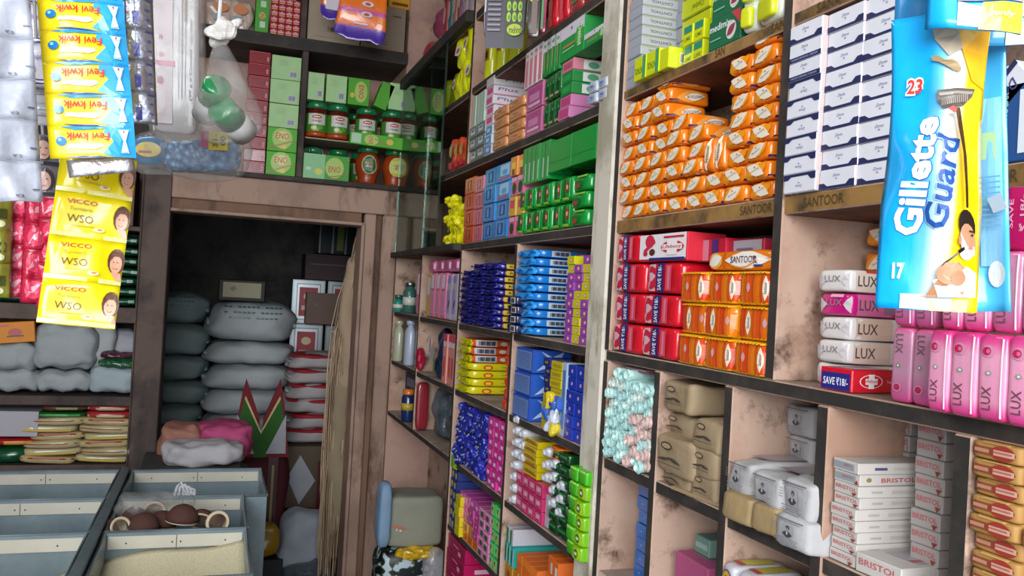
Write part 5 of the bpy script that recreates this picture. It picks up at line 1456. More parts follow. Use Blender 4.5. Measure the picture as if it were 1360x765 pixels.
# upper loft
zu = 2.612
fillB('green_box', 'box', 'green and white antacid box standing on the upper loft board', '', None, 338, 356, 1, zu, -10, 1, '48a030:c', [RECT('F', .55, .75, .4, .16, 'b8d0b8:p'), RECT('F', .55, .22, .4, .16, 'b8d0b8:p'), ELL('F', .5, .45, .5, .2, 'a0bc58:p'), TXT('F', 'ENO', .5, .45, .22, .36, 'b82c3c:p', 90)], depth=.12)
rb = [RECT('F', .5, .6, .8, .3, 'd8909c:p'), RECT('F', .5, .25, .7, .16, 'c8a860:p'), RECT('F', .5, .85, .3, .1, 'd0c8a0:p')]
fillB('red_packet', 'packet', 'small red and pink packet', 'on the upper loft', 'small red and pink packets', 358, 401, 4, zu, -4, 6, 'b02c3c:g', rb, depth=.05)
for k, (px, py, s) in enumerate(((292, 10, 0), (318, 12, 1))):
    x_ = Xof(px, zu, 4.06)
    m = MB(); m.soft(0, .06, .07, .13, .12, .15, 'c4aca0:k', k=3, n=8, amp=.02, freq=20, seed=s)
    m.ink(faces(.13, .12, .15)['F'][0], .13, .15, [ELL('F', .5, .6, .5, .3, 'c87840:p')[1:], ELL('F', .4, .3, .4, .2, '8c9c9c:p')[1:]], e0=.012)
    tag(obj('snack_pouch', m, None, (x_, 4.06, zu)), 'pale snack pouch with orange print, ' + ('by the hanging bags' if k == 0 else 'by the green and white box'), 'packet', 'pale snack pouches')
xa, xb, xc = max(.33, Xof(407, zu, 4.05)), Xof(478, zu, 4.05), Xof(537, zu, 4.05)
cb = 'a08f7a:c'
oneB('cardboard_box', 'box', 'plain brown carton on the loft, nearer the wooden divider', None, pack(xb - xa - .004, .2, .24, cb, [RECT('F', .5, .93, .9, .01, '6c5c4c:p'), RECT('F', .55, .26, .36, .1, '7c6c60:p')] + BAR('F', .55, .26, .3, .1, 11, '4c443c:p', '8c7c6c:p') + [RECT('F', .5, .1, .8, .015, '8c7c68:p'), ELL('F', .5, .5, .2, .2, '9a8872:p')]).mesh('cardboard_box'), ((xa + xb) / 2, 4.05, zu))
oneB('cardboard_box', 'box', 'plain brown carton on the loft, nearer the glass doors', None, pack(xc - xb - .004, .2, .21, '94836e:c', [RECT('F', .35, .2, .5, .02, '6c5c4c:p'), RECT('F', .35, .15, .5, .02, '6c5c4c:p'), RECT('F', .8, .8, .2, .03, '4c4038:p')]).mesh('cardboard_box'), ((xb + xc) / 2, 4.05, zu))
oneB('yellow_box', 'box', 'yellow box with red arrow mark above the brown cartons', None, pack(.11, .1, .13, 'd8a418:c', [RECT('F', .45, .6, .34, .3, 'b8a4b0:p'), RECT('F', .75, .6, .05, .4, 'b83420:p'), RECT('F', .5, .15, .7, .1, '8c3414:p')]).mesh('yellow_box'), (Xof(531, zu + .2, 4.06), 4.06, zu + .2125), .05)
for k, (px, py, c_, s) in enumerate(((548, 62, 'a8344c:k', 1), (560, 20, '983c5c:k', 2), (572, 45, 'b05c70:k', 3))):
    p = onx(px, py, .86)
    zq = (zu - .14 if k == 0 else zu + .09 if k == 1 else zu - .0)
    m = MB(); m.soft(0, .0, .07, .16, .12, .15, c_, k=2.6, n=8, amp=.03, freq=16, seed=s)
    m.ink(faces(.16, .12, .15)['F'][0], .16, .15, [ELL('F', .5, .5, .3, .3, 'c8b0b8:k')[1:], ELL('F', .3, .3, .2, .16, 'c8a050:k')[1:]], e0=.07)
    tag(obj('pouch_bag', m, None, (.905, 3.86 - .16 * k, ZL + .002 + (.0 if k != 1 else .13)), (0, 0, RZ)), 'crumpled pink-red plastic pouch in the corner over the glass, ' + ('lowest', 'highest', 'nearest the coloured sachets')[k], 'pouch', 'pink-red plastic pouches')
for k in range(7):
    y_ = 3.38 - .075 * k
    c_ = ('b04c54:g', '3c8c94:g', 'b88c7c:g', '8c5c84:g', 'a0a4b8:g', '9ca4b4:g', 'a4acbc:g')[k]
    oneB('coloured_sachet', 'packet', ('red', 'teal', 'peach', 'mauve', 'pale grey', 'blue-grey', 'light grey')[k] + ' upright packet standing on the top board over the glass', None, pack(.07, .03, .24, c_, [ELL('F', .5, .5, .6, .3, 'c8a8a0:p'), RECT('F', .5, .8, .7, .1, '6c7c9c:p')], soft=6, amp=.004, seed=k).mesh('coloured_sachet'), (.81, y_, ZL + .013), RZ)
# orange-violet detergent bags hanging before the loft
hang = []
for k, (px, py0, w_, lab) in enumerate(((476, 53, .20, 'orange detergent bag with violet base hanging before the brown cartons'), (448, 26, .14, 'smaller orange pouch with pale panel hanging beside the detergent bag'))):
    Yh = 3.72 if k == 0 else 3.80
    x_ = ony(px, py0, Yh).x
    zb_ = ony(px, py0, Yh).z
    t_ = thing('detergent_bag', lab, 'bag', (x_, Yh, zb_), (0, .07, -.1))
    H_ = 2.93 - zb_
    m = MB()
    def bagfn(P, q, H_=H_, w_=w_):
        return (P.x * (1 - .10 * q.z), P.y * max(.06, 1 - 1.05 * abs(q.z) ** 3), P.z + .008 * math.sin(P.x * 60) * (q.z < -.5))
    m.soft(0, 0, .15, w_, .07, .30, 'tide_orange', k=9, n=14, amp=.008, freq=22, seed=k, fn=bagfn)
    obj('bag_body', m, t_)
    m = MB()
    F = lambda a, b, e: (a, -.042 - e, b)
    if k == 0:
        for j in range(3):
            m.ink(F, 1, 1, [('e', .02, .10 + .045 * j, .05, .024, 'd8c8d8:p'), ('e', .02, .10 + .045 * j, .024, .014, 'b84c28:p')])
        m.ink(F, 1, 1, [('r', .0, .058, .06, .008, 'e0d0e0:p')])
    else:
        m.ink(F, 1, 1, [('r', -.02, .06, .07, .07, 'c8c0cc:p')])
    obj('printed_marks', m, t_)
    m = MB(); m.tube([(0, 0, .3), (0, 0, H_)], .003, 'a8a49c:c'); obj('hanging_string', m, t_)

# ================================================================== shelves beside the doorway
Yl = 4.06
zs = .687
pkt = [('b8a878:g', [RECT('T', .5, .5, .8, .3, 'a02c30:p'), RECT('F', .5, .7, .9, .2, '9c2c34:p')]), ('c0b48c:g', [RECT('T', .5, .5, .7, .3, 'b8a040:p'), RECT('F', .5, .3, .8, .3, 'c8a850:p')]), ('bcae84:g', [RECT('F', .5, .6, .9, .12, '8c2830:p'), RECT('T', .5, .5, .9, .5, 'c8a060:p')])]
pm = [pack(.225, .25, .034, b_, i_, soft=5, amp=.010, seed=k).mesh('flat_pack') for k, (b_, i_) in enumerate(pkt)]
for r in range(6):
    for c, px in enumerate((68, 139)):
        x_ = Xof(px + (5 if r % 2 else -3), zs + .03 * r, Yl)
        oneB('flat_pack', 'packet', 'cream flat food pack with red print, %s of the %s pile' % (rowname(r, 6), 'outer' if c == 0 else 'doorway-side'), 'cream flat packs', pm[(r + c) % 3], (x_ + rnd.uniform(-.012, .012), Yl + rnd.uniform(-.02, .01), zs + .032 * r), rnd.uniform(-.1, .1), roll=rnd.uniform(-.05, .05))
for k in range(2):
    oneB('flat_pack', 'packet', 'red and cream flat pack high beside the post, ' + ('lower' if k == 0 else 'upper'), 'red and cream packs', pack(.2, .22, .034, 'a83438:g', [RECT('F', .5, .3, .9, .4, 'c8b488:p'), RECT('T', .5, .5, .8, .4, 'c8b488:p')], soft=3.6, amp=.006, seed=k).mesh('flat_pack'), (Xof(146, zs + .17, Yl), Yl, zs + .188 + .031 * k), .06)
oneB('flat_pack', 'packet', 'dark green flat pack on the outer cream pile', None, pack(.22, .2, .03, '1c5c28:g', [RECT('F', .5, .5, .8, .3, '3c8c38:p')], soft=3.4, amp=.006).mesh('flat_pack'), (Xof(74, zs + .16, Yl), Yl, zs + .188), -.05)
oneB('dark_pack', 'packet', 'brownish clear pack on the dark green flat pack', None, pack(.2, .2, .028, '5c3c30:g', [RECT('F', .5, .5, .4, .4, '7c7448:p')], soft=3.2, amp=.01, seed=4).mesh('dark_pack'), (Xof(88, zs + .17, Yl), Yl, zs + .218), .04)
oneB('white_box', 'box', 'plain white box on red and green packs at the outer end', None, pack(.2, .2, .105, 'a8a4ac:c').mesh('white_box'), (Xof(14, zs + .12, Yl), Yl, zs + .114), -.05)
oneB('green_pack', 'packet', 'dark green bag at the outer end of the low shelf', None, pack(.2, .2, .07, '0c4c2c:g', [], soft=3, amp=.012, seed=3).mesh('green_pack'), (Xof(8, zs, Yl), Yl, zs), 0)
oneB('red_pack', 'packet', 'red and yellow flat bag under the white box', None, pack(.2, .2, .04, 'a81c24:g', [RECT('F', .6, .4, .5, .4, 'c89030:p')], soft=3, amp=.01, seed=6).mesh('red_pack'), (Xof(16, zs + .08, Yl), Yl, zs + .071), .04)
# white plastic bags
zw = .976
wb = '9ca2a4:w'
def wbag(name, label, px, z0, w_, d_, h_, s, body=wb, k=4.2, y=4.05, ridges=True):
    m = MB()
    def fn(P, q):
        z = P.z + (.006 * math.sin(P.x * 60 + P.y * 20) if ridges else 0)
        return (P.x * (1 + .03 * math.sin(P.z * 80)), P.y, z)
    m.soft(0, d_ / 2, h_ / 2, w_, d_, h_, body, k=k, n=16, amp=.013, freq=24, seed=s, fn=fn)
    return tag(obj(name, m, None, (Xof(px, z0, y), y, z0 + .01), (0, 0, rnd.uniform(-.04, .04))), label, 'bag')
wbag('white_bag', 'small white bag lying flat at the outer end of the shelf', 8, zw, .24, .25, .09, 1)
wbag('white_bag', 'wrinkled white bag on top of the outer flat one', 2, zw + .085, .25, .25, .13, 2)
wbag('white_bag', 'flat white bag under the big ridged bundle', 82, zw, .225, .25, .09, 3)
wbag('white_bag', 'big ridged white bag bundle in the middle of the shelf', 82, zw + .095, .26, .27, .20, 4)
wbag('white_bag', 'grey-white bag squeezed behind the ridged bundle', 128, zw + .1, .14, .2, .2, 5, 'a4a8aa:w', 4, 4.11)
wbag('white_bag', 'boxy smooth white bag next to the dark door post', 149, zw, .195, .25, .115, 6, '9caab0:w', 5, 4.05, False)
wbag('white_bag', 'white bag with faint pink print by the door post, back', 160, zw + .12, .17, .16, .15, 7, 'a4a4ac:w', 3.4, 4.16, False)
m = MB(); m.soft(0, .05, .02, .17, .1, .045, '144c2c:k', k=2.8, n=9, amp=.012, freq=40, seed=2)
tag(obj('green_pouch', m, None, (Xof(157, zw + .12, 4.04), 4.05, zw + .118)), 'shiny dark green pouch lying on the boxy white bag', 'pouch')
m = MB(); m.soft(0, .05, .012, .14, .08, .028, '4c2434:k', k=2.8, n=9, amp=.012, freq=50, seed=3)
tag(obj('maroon_pouch', m, None, (Xof(155, zw + .16, 4.04), 4.055, zw + .16)), 'shiny dark maroon pouch on top of the dark green one', 'pouch')
oneB('orange_carton', 'box', 'orange carton with a red emblem on the outer white bags', None, pack(.17, .12, .085, 'd88414:c', [ELL('F', .58, .5, .3, .4, 'a82c1c:p'), RECT('F', .58, .32, .36, .08, '3c2018:p'), RECT('F', .3, .85, .3, .1, 'b83420:p')]).mesh('orange_carton'), (Xof(15, zw + .22, 4.02), 4.03, zw + .215), .1, roll=.1 * -1)
# dark packs and sachets on the shelf over
zx = 1.357
dkp = [pack(.24, .2, .042, '0c3c24:g', [RECT('F', .5, .5, .7, .12, '4c8468:p'), RECT('F', .8, .5, .1, .3, '8ca89c:p')], soft=4, amp=.006, seed=k).mesh('dark_green_pack') for k in range(3)]
for r in range(7):
    oneB('dark_green_pack', 'packet', 'dark green glossy flat pack, %s next to the door post' % rowname(r, 7), 'dark green flat packs', dkp[r % 3], (Xof(150, zx + .05, 4.06) + rnd.uniform(-.01, .01), 4.06, zx + .044 * r), rnd.uniform(-.06, .06), roll=rnd.uniform(-.05, .05))
for r in range(3):
    oneB('dark_green_pack', 'packet', 'dark green glossy flat pack, %s at the outer end' % rowname(r, 3), 'outer dark green packs', dkp[r % 3], (Xof(18, zx + .05, 4.06), 4.06, zx + .044 * r), rnd.uniform(-.06, .06))
oneB('brown_box', 'box', 'brown wooden-looking carton on the shelf above the dark green packs', None, pack(.17, .2, .25, '5c3a24:c').mesh('brown_box'), (Xof(148, 1.72, 4.06), 4.06, 1.707))

# ================================================================== store room
def sack(name, label, x, y, z, w_, d_, h_, s, body='a4acac:w', rot=0, group=None, stripe=None, prt=None):
    t_ = thing(name, label, 'sack', (x, y, z), (0, 0, rot), group)
    m = MB()
    def fn(P, q):
        pinch = abs(q.x) ** 5
        return (P.x + .015 * math.sin(P.z * 30), P.y * (1 - .2 * pinch), P.z * (1 - .2 * pinch) - .02 * (abs(q.x) ** 3) * (1 if s % 2 else .4))
    m.soft(0, d_ / 2, h_ / 2, w_, d_, h_, body, k=3.9, n=14, amp=.014, freq=11, seed=s, fn=fn)
    if prt:
        for j in range(3):
            m.ink(faces(w_, d_, h_, 3.9)['F'][0], w_, h_, [('r', .2 + .05 * i, .60 + .13 * j, .034, .035, '4c706c:p') for i in range(13) if (i * 5 + j) % 6], e0=.012)
    obj('sack_body', m, t_)
    # stitched corners of the sack
    for sx in (-1, 1):
        m = MB()
        m.soft(sx * w_ * .485, d_ / 2, h_ * .44, .03, d_ * .6, h_ * .2, body, k=2.6, n=5, amp=.01, freq=30, seed=s)
        obj('seam_corner', m, t_)
    if stripe:
        m = MB(); m.soft(0, d_ * .5 - .005, h_ * .80, w_ * .93, d_ * .985, h_ * .34, stripe, k=3.2, n=10, amp=.012, freq=9, seed=s); obj('printed_band', m, t_)
    return t_
# right pile (big white) and left pile (greener, darker)
xc_, yc_ = Xof(325, 1.0, 5.15), 5.15
def layers(px, Y, ys):
    z = [ony(px, y, Y).z for y in ys]
    return list(zip(z[1:], [p - q for p, q in zip(z, z[1:])]))[::-1]
mid = layers(325, yc_, (400, 455, 486, 520, 554, 588, 622))
low = mid[0][0]
tag(obj('sack_pallet', (lambda m: (m.box(-.19, .24, .02, .58, 0, low - .004, '3c3834:c', .004), m)[1])(MB()), None, (xc_, yc_, 0)), 'dark wooden pallet stack under the tall middle sack pile', 'pallet')
for i, (z_, h_) in enumerate(mid):
    sack('grain_sack', 'white woven grain sack, %s of the tall middle pile' % rowname(i, len(mid)), xc_ + (.01, -.01, .01, .0, .01, .01)[i] + .02, yc_, z_, .50, .6, h_ * 1.0, i, 'b4babc:w', (.02, -.02, .02, -.02, .02, 0)[i], 'sacks of the tall middle pile', prt=i == len(mid) - 1)
xl_ = Xof(222, 1.0, 5.2)
lft = layers(240, 5.2, (388, 431, 474, 508, 540, 572, 604, 636))
tag(obj('sack_pallet', (lambda m: (m.box(-.19, .16, .02, .5, 0, lft[0][0] - .004, '3c3834:c', .004), m)[1])(MB()), None, (xl_, 5.2, 0)), 'dark wooden pallet stack under the sacks behind the door post', 'pallet')
for i, (z_, h_) in enumerate(lft):
    sack('grain_sack', 'grey-green woven grain sack, %s of the pile behind the door post' % rowname(i, len(lft)), xl_ + (.0, .01, -.01, .01, .01, .01, -.01)[i], 5.2, z_, .41, .55, h_ * 1.0, i + 10, '8c9c9c:w', (.02, -.03, .02, -.03, .03, .03, -.03)[i], 'sacks behind the door post', prt=i == len(lft) - 1)
xr_ = Xof(419, .8, 4.95)
for i in range(6):
    sack('rice_sack', 'white and red rice sack, %s on the carton' % rowname(i, 6), xr_ + (.0, .01, -.005, .0, .01, .0)[i], 4.95, .60 + .084 * i, .31, .35, .090, i + 30, 'b4acac:w', (.03, -.04, .02, -.03, .04, -.02)[i], 'white and red rice sacks', stripe='a81c2c:w')
# tins
tn = [RECT('F', .5, .5, .9, .94, 'b0b8bc:m'), RECT('F', .5, .5, .74, .84, '848c90:m'), RECT('F', .5, .5, .66, .78, 'c0c6c8:m'), RECT('F', .5, .5, .56, .66, '9c2430:p'), ELL('F', .5, .62, .3, .18, 'c8b898:p'), RECT('F', .5, .36, .4, .1, 'c8a8a0:p')]
tx = Xof(407, 1.2, 5.5)
zt0 = ony(407, 371, 5.5).z - 5 * .275
tag(obj('tin_plinth', (lambda m: (m.box(-.1, .32, 0, .235, 0, zt0 - .002, '2c2826:c', .004), m)[1])(MB()), None, (tx, 5.5, 0)), 'dark low plinth under the silver oil tins', 'plinth')
for c in range(2):
    for r in range(5):
        oneB('oil_tin', 'tin', 'square silver oil tin with red label, %s, %s' % (rowname(r, 5), 'by the white sacks' if c == 0 else 'farther behind the jamb'), 'square oil tins', pack(.2, .235, .272, '9aa2a6:m', tn).mesh('oil_tin') if (c, r) == (0, 0) else bpy.data.meshes['oil_tin'], (tx + .215 * c, 5.5, .275 * r + zt0), 0)
oneB('maroon_carton', 'box', 'dark maroon carton on the oil tins', None, pack(.30, .25, .16, '3c2428:c', [RECT('F', .5, .6, .8, .04, '6c4448:p')]).mesh('maroon_carton'), (tx + .12, 5.5, zt0 + 1.377))
p_ = ony(436, 402, 4.6)
brc = one('cardboard_sheet', 'box', 'brown carton with round stamp held flat against the silver oil tins', None, pack(.25, .1, .19, '6e5648:c', [ELL('F', .22, .62, .12, .14, '4c5844:p'), RECT('F', .86, .62, .12, .1, 'a8a8a0:p')]).mesh('cardboard_sheet'), (ony(435, 402, 5.39).x, 5.393, ony(435, 431, 5.39).z), 0)
# shelf rack with dark glass at the back
t_ = thing('steel_rack', 'dark metal rack with thin chrome edges on top of the maroon carton', 'rack', (Xof(460, 1.7, 5.4), 5.4, zt0 + 1.54))
m = MB(); m.box(-.17, .17, 0, .3, 0, .42, '1c2a2c:g', .004); obj('rack_body', m, t_)
for j in range(4):
    m = MB(); m.box(-.17 + .08 * j, -.16 + .08 * j, -.012, 0, 0, .42, '6c787c:m', .001); obj('rack_post', m, t_)
m = MB(); m.box(-.06, -.02, -.008, 0, .02, .22, '5c6c1c:p', .001); obj('paper_slip', m, t_)
# small framed box on the sacks
x_, z_ = ony(321, 396, 5.2).x, mid[-1][0] + mid[-1][1] - .004
t_ = thing('framed_box', 'small cream-fronted box in dark frame lying on the white sacks', 'box', (x_, 5.2, z_))
m = MB(); m.box(-.13, .13, 0, .16, 0, .125, '201c1a:c', .006); obj('frame', m, t_)
m = MB(); m.box(-.105, .105, -.004, 0, .022, .108, 'a8a080:c', .001)
m.add([(-.07, -.0046, .075), (-.045, -.0046, .09), (-.03, -.0046, .07), (-.055, -.0046, .055)], [(0, 1, 2, 3)], '201c1a:p'); m.add([(.0, -.0046, .04), (.06, -.0046, .04), (.06, -.0046, .05), (.0, -.0046, .05)], [(0, 1, 2, 3)], '8c8458:p')
obj('cream_front', m, t_)
# carton with diamond flaps, red-yellow boxes, bag
Yc = 4.9
xa, xb = Xof(378, .5, Yc), Xof(445, .5, Yc)
oneB('cardboard_box', 'box', 'tall brown carton with pale diamond marks under the rice sacks', None,
    pack(xb - xa, .3, .34, '5c4c3a:c', [POLY('F', [(.06, .5), (.32, .06), (.62, .44), (.3, .86)], 'a8acb4:c'), POLY('F', [(.86, .5), (1, .2), (1, .86)], '98a0a8:c'), RECT('F', .72, .5, .01, 1, '3c3024:p')]).mesh('cardboard_box'), ((xa + xb) / 2, Yc, .262))
xa2 = Xof(398, .4, Yc - .12)
oneB('yellow_red_box', 'box', 'red and yellow carton with a black figure under the diamond carton', None,
    pack(.20, .34, .26, '8c1c18:c', [POLY('F', [(.1, .2), (.96, .4), (.96, 1), (.1, .9)], 'c8a818:c'), ELL('F', .52, .66, .14, .2, '14201c:p'), ELL('F', .6, .52, .2, .16, '14201c:p'), ELL('F', .7, .66, .1, .1, '14201c:p')]).mesh('yellow_red_box'), (Xof(412, .3, Yc), Yc - .0, .0))
oneB('yellow_red_box', 'box', 'red and yellow carton partly behind the door jamb', None,
    pack(.13, .3, .36, '981c18:c', [POLY('F', [(.15, .5), (1, .36), (1, .97), (.15, .97)], 'd0b418:c'), ELL('F', .6, .3, .3, .14, 'b8443c:p')]).mesh('yellow_red_box'), (Xof(445, .3, 4.5), 4.5, .18))
oneB('brown_carton', 'box', 'low brown carton under the half-hidden red and yellow one', None, pack(.14, .3, .178, '4c3c2a:c').mesh('brown_carton'), (Xof(445, .1, 4.5), 4.5, 0))
t_ = thing('plastic_bag', 'white plastic bag standing on the dark floor before the cartons', 'plastic bag', (Xof(404, .2, 4.45), 4.45, 0))
m = MB(); m.soft(0, .1, .17, .24, .2, .36, 'a8b0ba:w', k=3.2, n=14, amp=.03, freq=9, seed=5, fn=lambda P, q: (P.x * (1 + .25 * (q.z < 0) * -q.z), P.y, P.z)); obj('bag_body', m, t_)
m = MB(); m.soft(.06, .02, .05, .34, .26, .12, 'smoke_film', k=2.6, n=10, amp=.035, freq=14, seed=6); obj('loose_film', m, t_)
# upright maroon and green sack with two ears
t_ = thing('printed_sack', 'upright maroon rice sack with green bands and two pointed ears', 'sack', (Xof(343, .5, 4.62), 4.62, 0))
m = MB()
def body_fn(P, q):
    return (P.x * (1 + .06 * math.sin(P.z * 9)), P.y * (1 - .5 * max(0, q.z)), P.z)
m.soft(0, .12, .34, .30, .24, .7, '50161e:r', k=4, n=14, amp=.02, freq=8, seed=3, fn=body_fn); obj('sack_body', m, t_)
def ear(sx):
    e = MB()
    pts = [(-.145 * sx, 0, .60), (-.10 * sx, 0, .93), (-.085 * sx, 0, 1.0), (-.01 * sx, 0, .80), (.0, 0, .60)]
    n = len(pts)
    e.add([(x, -.012 + .02 * (z - .6), z) for x, y, z in pts] + [(x, .012 + .02 * (z - .6), z) for x, y, z in pts], [tuple(range(n)), tuple(range(n, 2 * n))[::-1]] + [(i, (i + 1) % n, (i + 1) % n + n, i + n) for i in range(n)], '741a24:r')
    e.add([(x * .94, -.016 + .02 * (z - .6), z) for x, y, z in ((-.118 * sx, 0, .80), (-.095 * sx, 0, .90), (.0, 0, .72), (.0, 0, .60), (-.03 * sx, 0, .60))], [(0, 1, 2, 3, 4)], '2c5c20:r')
    e.add([(x * .94, -.018 + .02 * (z - .6), z) for x, y, z in ((-.136 * sx, 0, .62), (-.128 * sx, 0, .82), (-.03 * sx, 0, .62))], [(0, 1, 2)], 'a8a8b0:w')
    e.add([(x * .94, -.017 + .02 * (z - .6), z) for x, y, z in ((-.095 * sx, 0, .90), (-.09 * sx, 0, .915), (.0, 0, .735), (.0, 0, .72))], [(0, 1, 2, 3)], 'b8a050:g')
    return e
obj('sack_ear', ear(1), t_); obj('sack_ear', ear(-1), t_)
m = MB()
m.ink(lambda a, b, e: (a, -.012 - e, b), 1, 1, [('e', -.11, .50, .16, .16, '14241c:p'), ('e', -.11, .50, .11, .11, '8c9c58:p'), ('r', .07, .35, .05, .5, '3c0c14:p'), ('r', .07, .36, .012, .4, '8c7c48:p'), ('r', -.1, .3, .12, .14, 'a88c20:p')])
obj('printed_marks', m, t_)
oneB('yellow_bag', 'bag', 'dull amber bag at the foot of the maroon sack', None, pack(.12, .1, .17, 'a07c18:g', [], soft=3.4, amp=.02, seed=9).mesh('yellow_bag'), (Xof(356, .3, 4.5), 4.46, .12))
oneB('support_block', 'box', 'dark low crate under the amber bag', None, pack(.14, .12, .118, '1c2024:c').mesh('support_block'), (Xof(356, .1, 4.5), 4.46, 0))
# things on the sill of the doorway behind the bins
t_ = thing('low_crate', 'dark wooden crate in the doorway carrying folded cloth sacks', 'crate', (.0, 3.64, 0))
m = MB(); m.box(-.24, .14, 0, .37, 0, ony(270, 622, 3.66).z + .002, '3c3c3a:c', .004); obj('crate_body', m, t_)
m = MB(); m.box(-.22, .10, -.004, 0, .5, .55, '50504c:c', .001); obj('crate_slat', m, t_)
def cloth(name, label, px, py, Y, w_, d_, h_, s, body):
    p = ony(px, py, Y)
    m = MB(); m.soft(0, d_ / 2, h_ / 2, w_, d_, h_, body, k=4, n=18, amp=.022, freq=20, seed=s)
    return tag(obj(name, m, None, (p.x, Y, p.z), (0, 0, .05)), label, 'cloth')
cloth('folded_cloth', 'white folded cloth sack just behind the rear bins', 270, 622, 3.66, .31, .2, .09, 2, 'b4b0b4:w')
cloth('pink_sack', 'bright pink mesh sack heaped behind the white cloth', 298, 612, 3.9, .24, .25, .15, 3, 'b84878:w')
cloth('peach_sack', 'peach cloth sack heaped beside the pink mesh sack', 240, 614, 3.9, .17, .2, .15, 4, 'a06c5c:w')
# straw hank
t_ = thing('fibre_hank', 'long hank of pale jute fibre hanging down the inner side of the door frame', 'fibre')
m = MB()
rr = random.Random(5)
for i in range(150):
    x0 = rr.uniform(.54, .645); y0 = 4.25 + rr.uniform(-.04, .05)
    tx_, bx = rr.uniform(.60, .66), x0
    zt_, zb_ = rr.uniform(1.55, 1.72), rr.choice((rr.uniform(.1, .5), rr.uniform(.45, .8), rr.uniform(.05, .3)))
    pts = []
    for j in range(8):
        t = j / 7
        k_ = min(1, t * 2.6)
        pts.append((.645 + (bx - .645) * k_ + rr.uniform(-.006, .006), y0 + rr.uniform(-.006, .006), zt_ + (zb_ - zt_) * t))
    m.tube(pts, .0028, rr.choice(('b89c80:c', 'c8ae90:c', '8c745c:c')), 3)
obj('strands', m, t_)
m = MB()
m.soft(.63, 4.25, 1.3, .10, .1, .7, 'a48c74:w', k=2.6, n=10, amp=.03, freq=12, seed=3)
m.soft(.61, 4.25, .72, .12, .1, .9, '8c7c62:w', k=2.6, n=10, amp=.03, freq=12, seed=5)
obj('hank_core', m, t_)
m = MB(); m.tube([(.64, 4.22, 1.77), (.625, 4.22, 1.70), (.615, 4.22, 1.62), (.63, 4.22, 1.6), (.645, 4.22, 1.66), (.64, 4.22, 1.77)], .004, '8a7860:c'); obj('loop', m, t_)

# ================================================================== grain bins
ZR = .75
bins = thing('metal_divider', 'dark blue-grey metal divider strip running between the rows of bins', 'divider', (0, 0, 0))
m = MB(); m.box(-.298, -.268, 2.1, 3.62, .02, ZR + .012, 'bin_dark', .003); obj('divider_strip', m, bins)
def bin_(label, x0, x1, y0, y1, fillz=None, fillm='rice', dark=False):
    t_ = thing('grain_bin', label, 'bin', ((x0 + x1) / 2, (y0 + y1) / 2, 0))
    cx, cy = (x0 + x1) / 2, (y0 + y1) / 2
    a, b, c, d = x0 - cx, x1 - cx, y0 - cy, y1 - cy
    th = .006
    zb_ = .35
    m = MB()
    m.box(a, b, d - th, d, zb_, ZR, 'bin_steel', .001); m.box(a, b, c, c + th, .0, ZR, 'bin_steel', .001)
    m.box(a, a + th, c + th, d - th, zb_, ZR, 'bin_steel', .001); m.box(b - th, b, c + th, d - th, .0, ZR, 'bin_steel', .001)
    m.box(a, b, c, d, zb_ - .01, zb_, 'bin_steel', .001)
    obj('bin_walls', m, t_)
    m = MB(); m.tube([(a, c, ZR), (b, c, ZR), (b, d, ZR), (a, d, ZR), (a, c, ZR)], .0055, 'bin_steel', 6); obj('rolled_rim', m, t_)
    m = MB(); m.box(a + .01, b - .01, d - th - .004, d - th, ZR - .045, ZR - .008, 'c4bfb0:c', .0006)
    for i, fx in enumerate((.15, .47, .53, .85)):
        px = a + (b - a) * fx
        m.box(px - .002, px + .002, d - th - .006, d - th - .004, ZR - .03, ZR - .026, '3c3c3c:m', .0004)
    m.box((a + b) / 2 - .0012, (a + b) / 2 + .0012, d - th - .0052, d - th - .004, ZR - .045, ZR - .008, '5c5c58:p', .0002)
    obj('label_strip', m, t_)
    if fillz:
        m = MB()
        m.sheet(lambda u, v: (a + th + (b - a - 2 * th) * u, c + th + (d - c - 2 * th) * v, fillz(u, v)), fillm, 18, 14, .01)
        g = obj('grain', m, t_)
        tag(g, None, None, None, 'stuff')
    return t_
ys = (3.60, 3.155, 2.74, 2.30, 1.9)
bin_('empty wide grey bin at the back, holding a small white knot', -.26, .215, ys[1] + .005, ys[0])
bin_('grey bin of dried coconut halves, middle of the door-side row', -.26, .135, ys[2] + .004, ys[1])
bin_('grey bin half full of pale rice, nearest of the door-side row', -.26, .130, ys[3], ys[2] - .004, lambda u, v: .595 + .08 * v + .05 * u + .01 * math.sin(6 * u))
bin_('dim empty grey bin at the back of the outer row', -.80, -.305, ys[1] + .005, ys[0])
bin_('empty blue-grey bin in the middle of the outer row', -.80, -.305, ys[2] + .004, ys[1])
bin_('grey bin with a little pale rice, nearest of the outer row', -.80, -.305, ys[3], ys[2] - .004, lambda u, v: .53 + .03 * v + .14 * max(0, u - .3) + .01 * math.sin(7 * u))
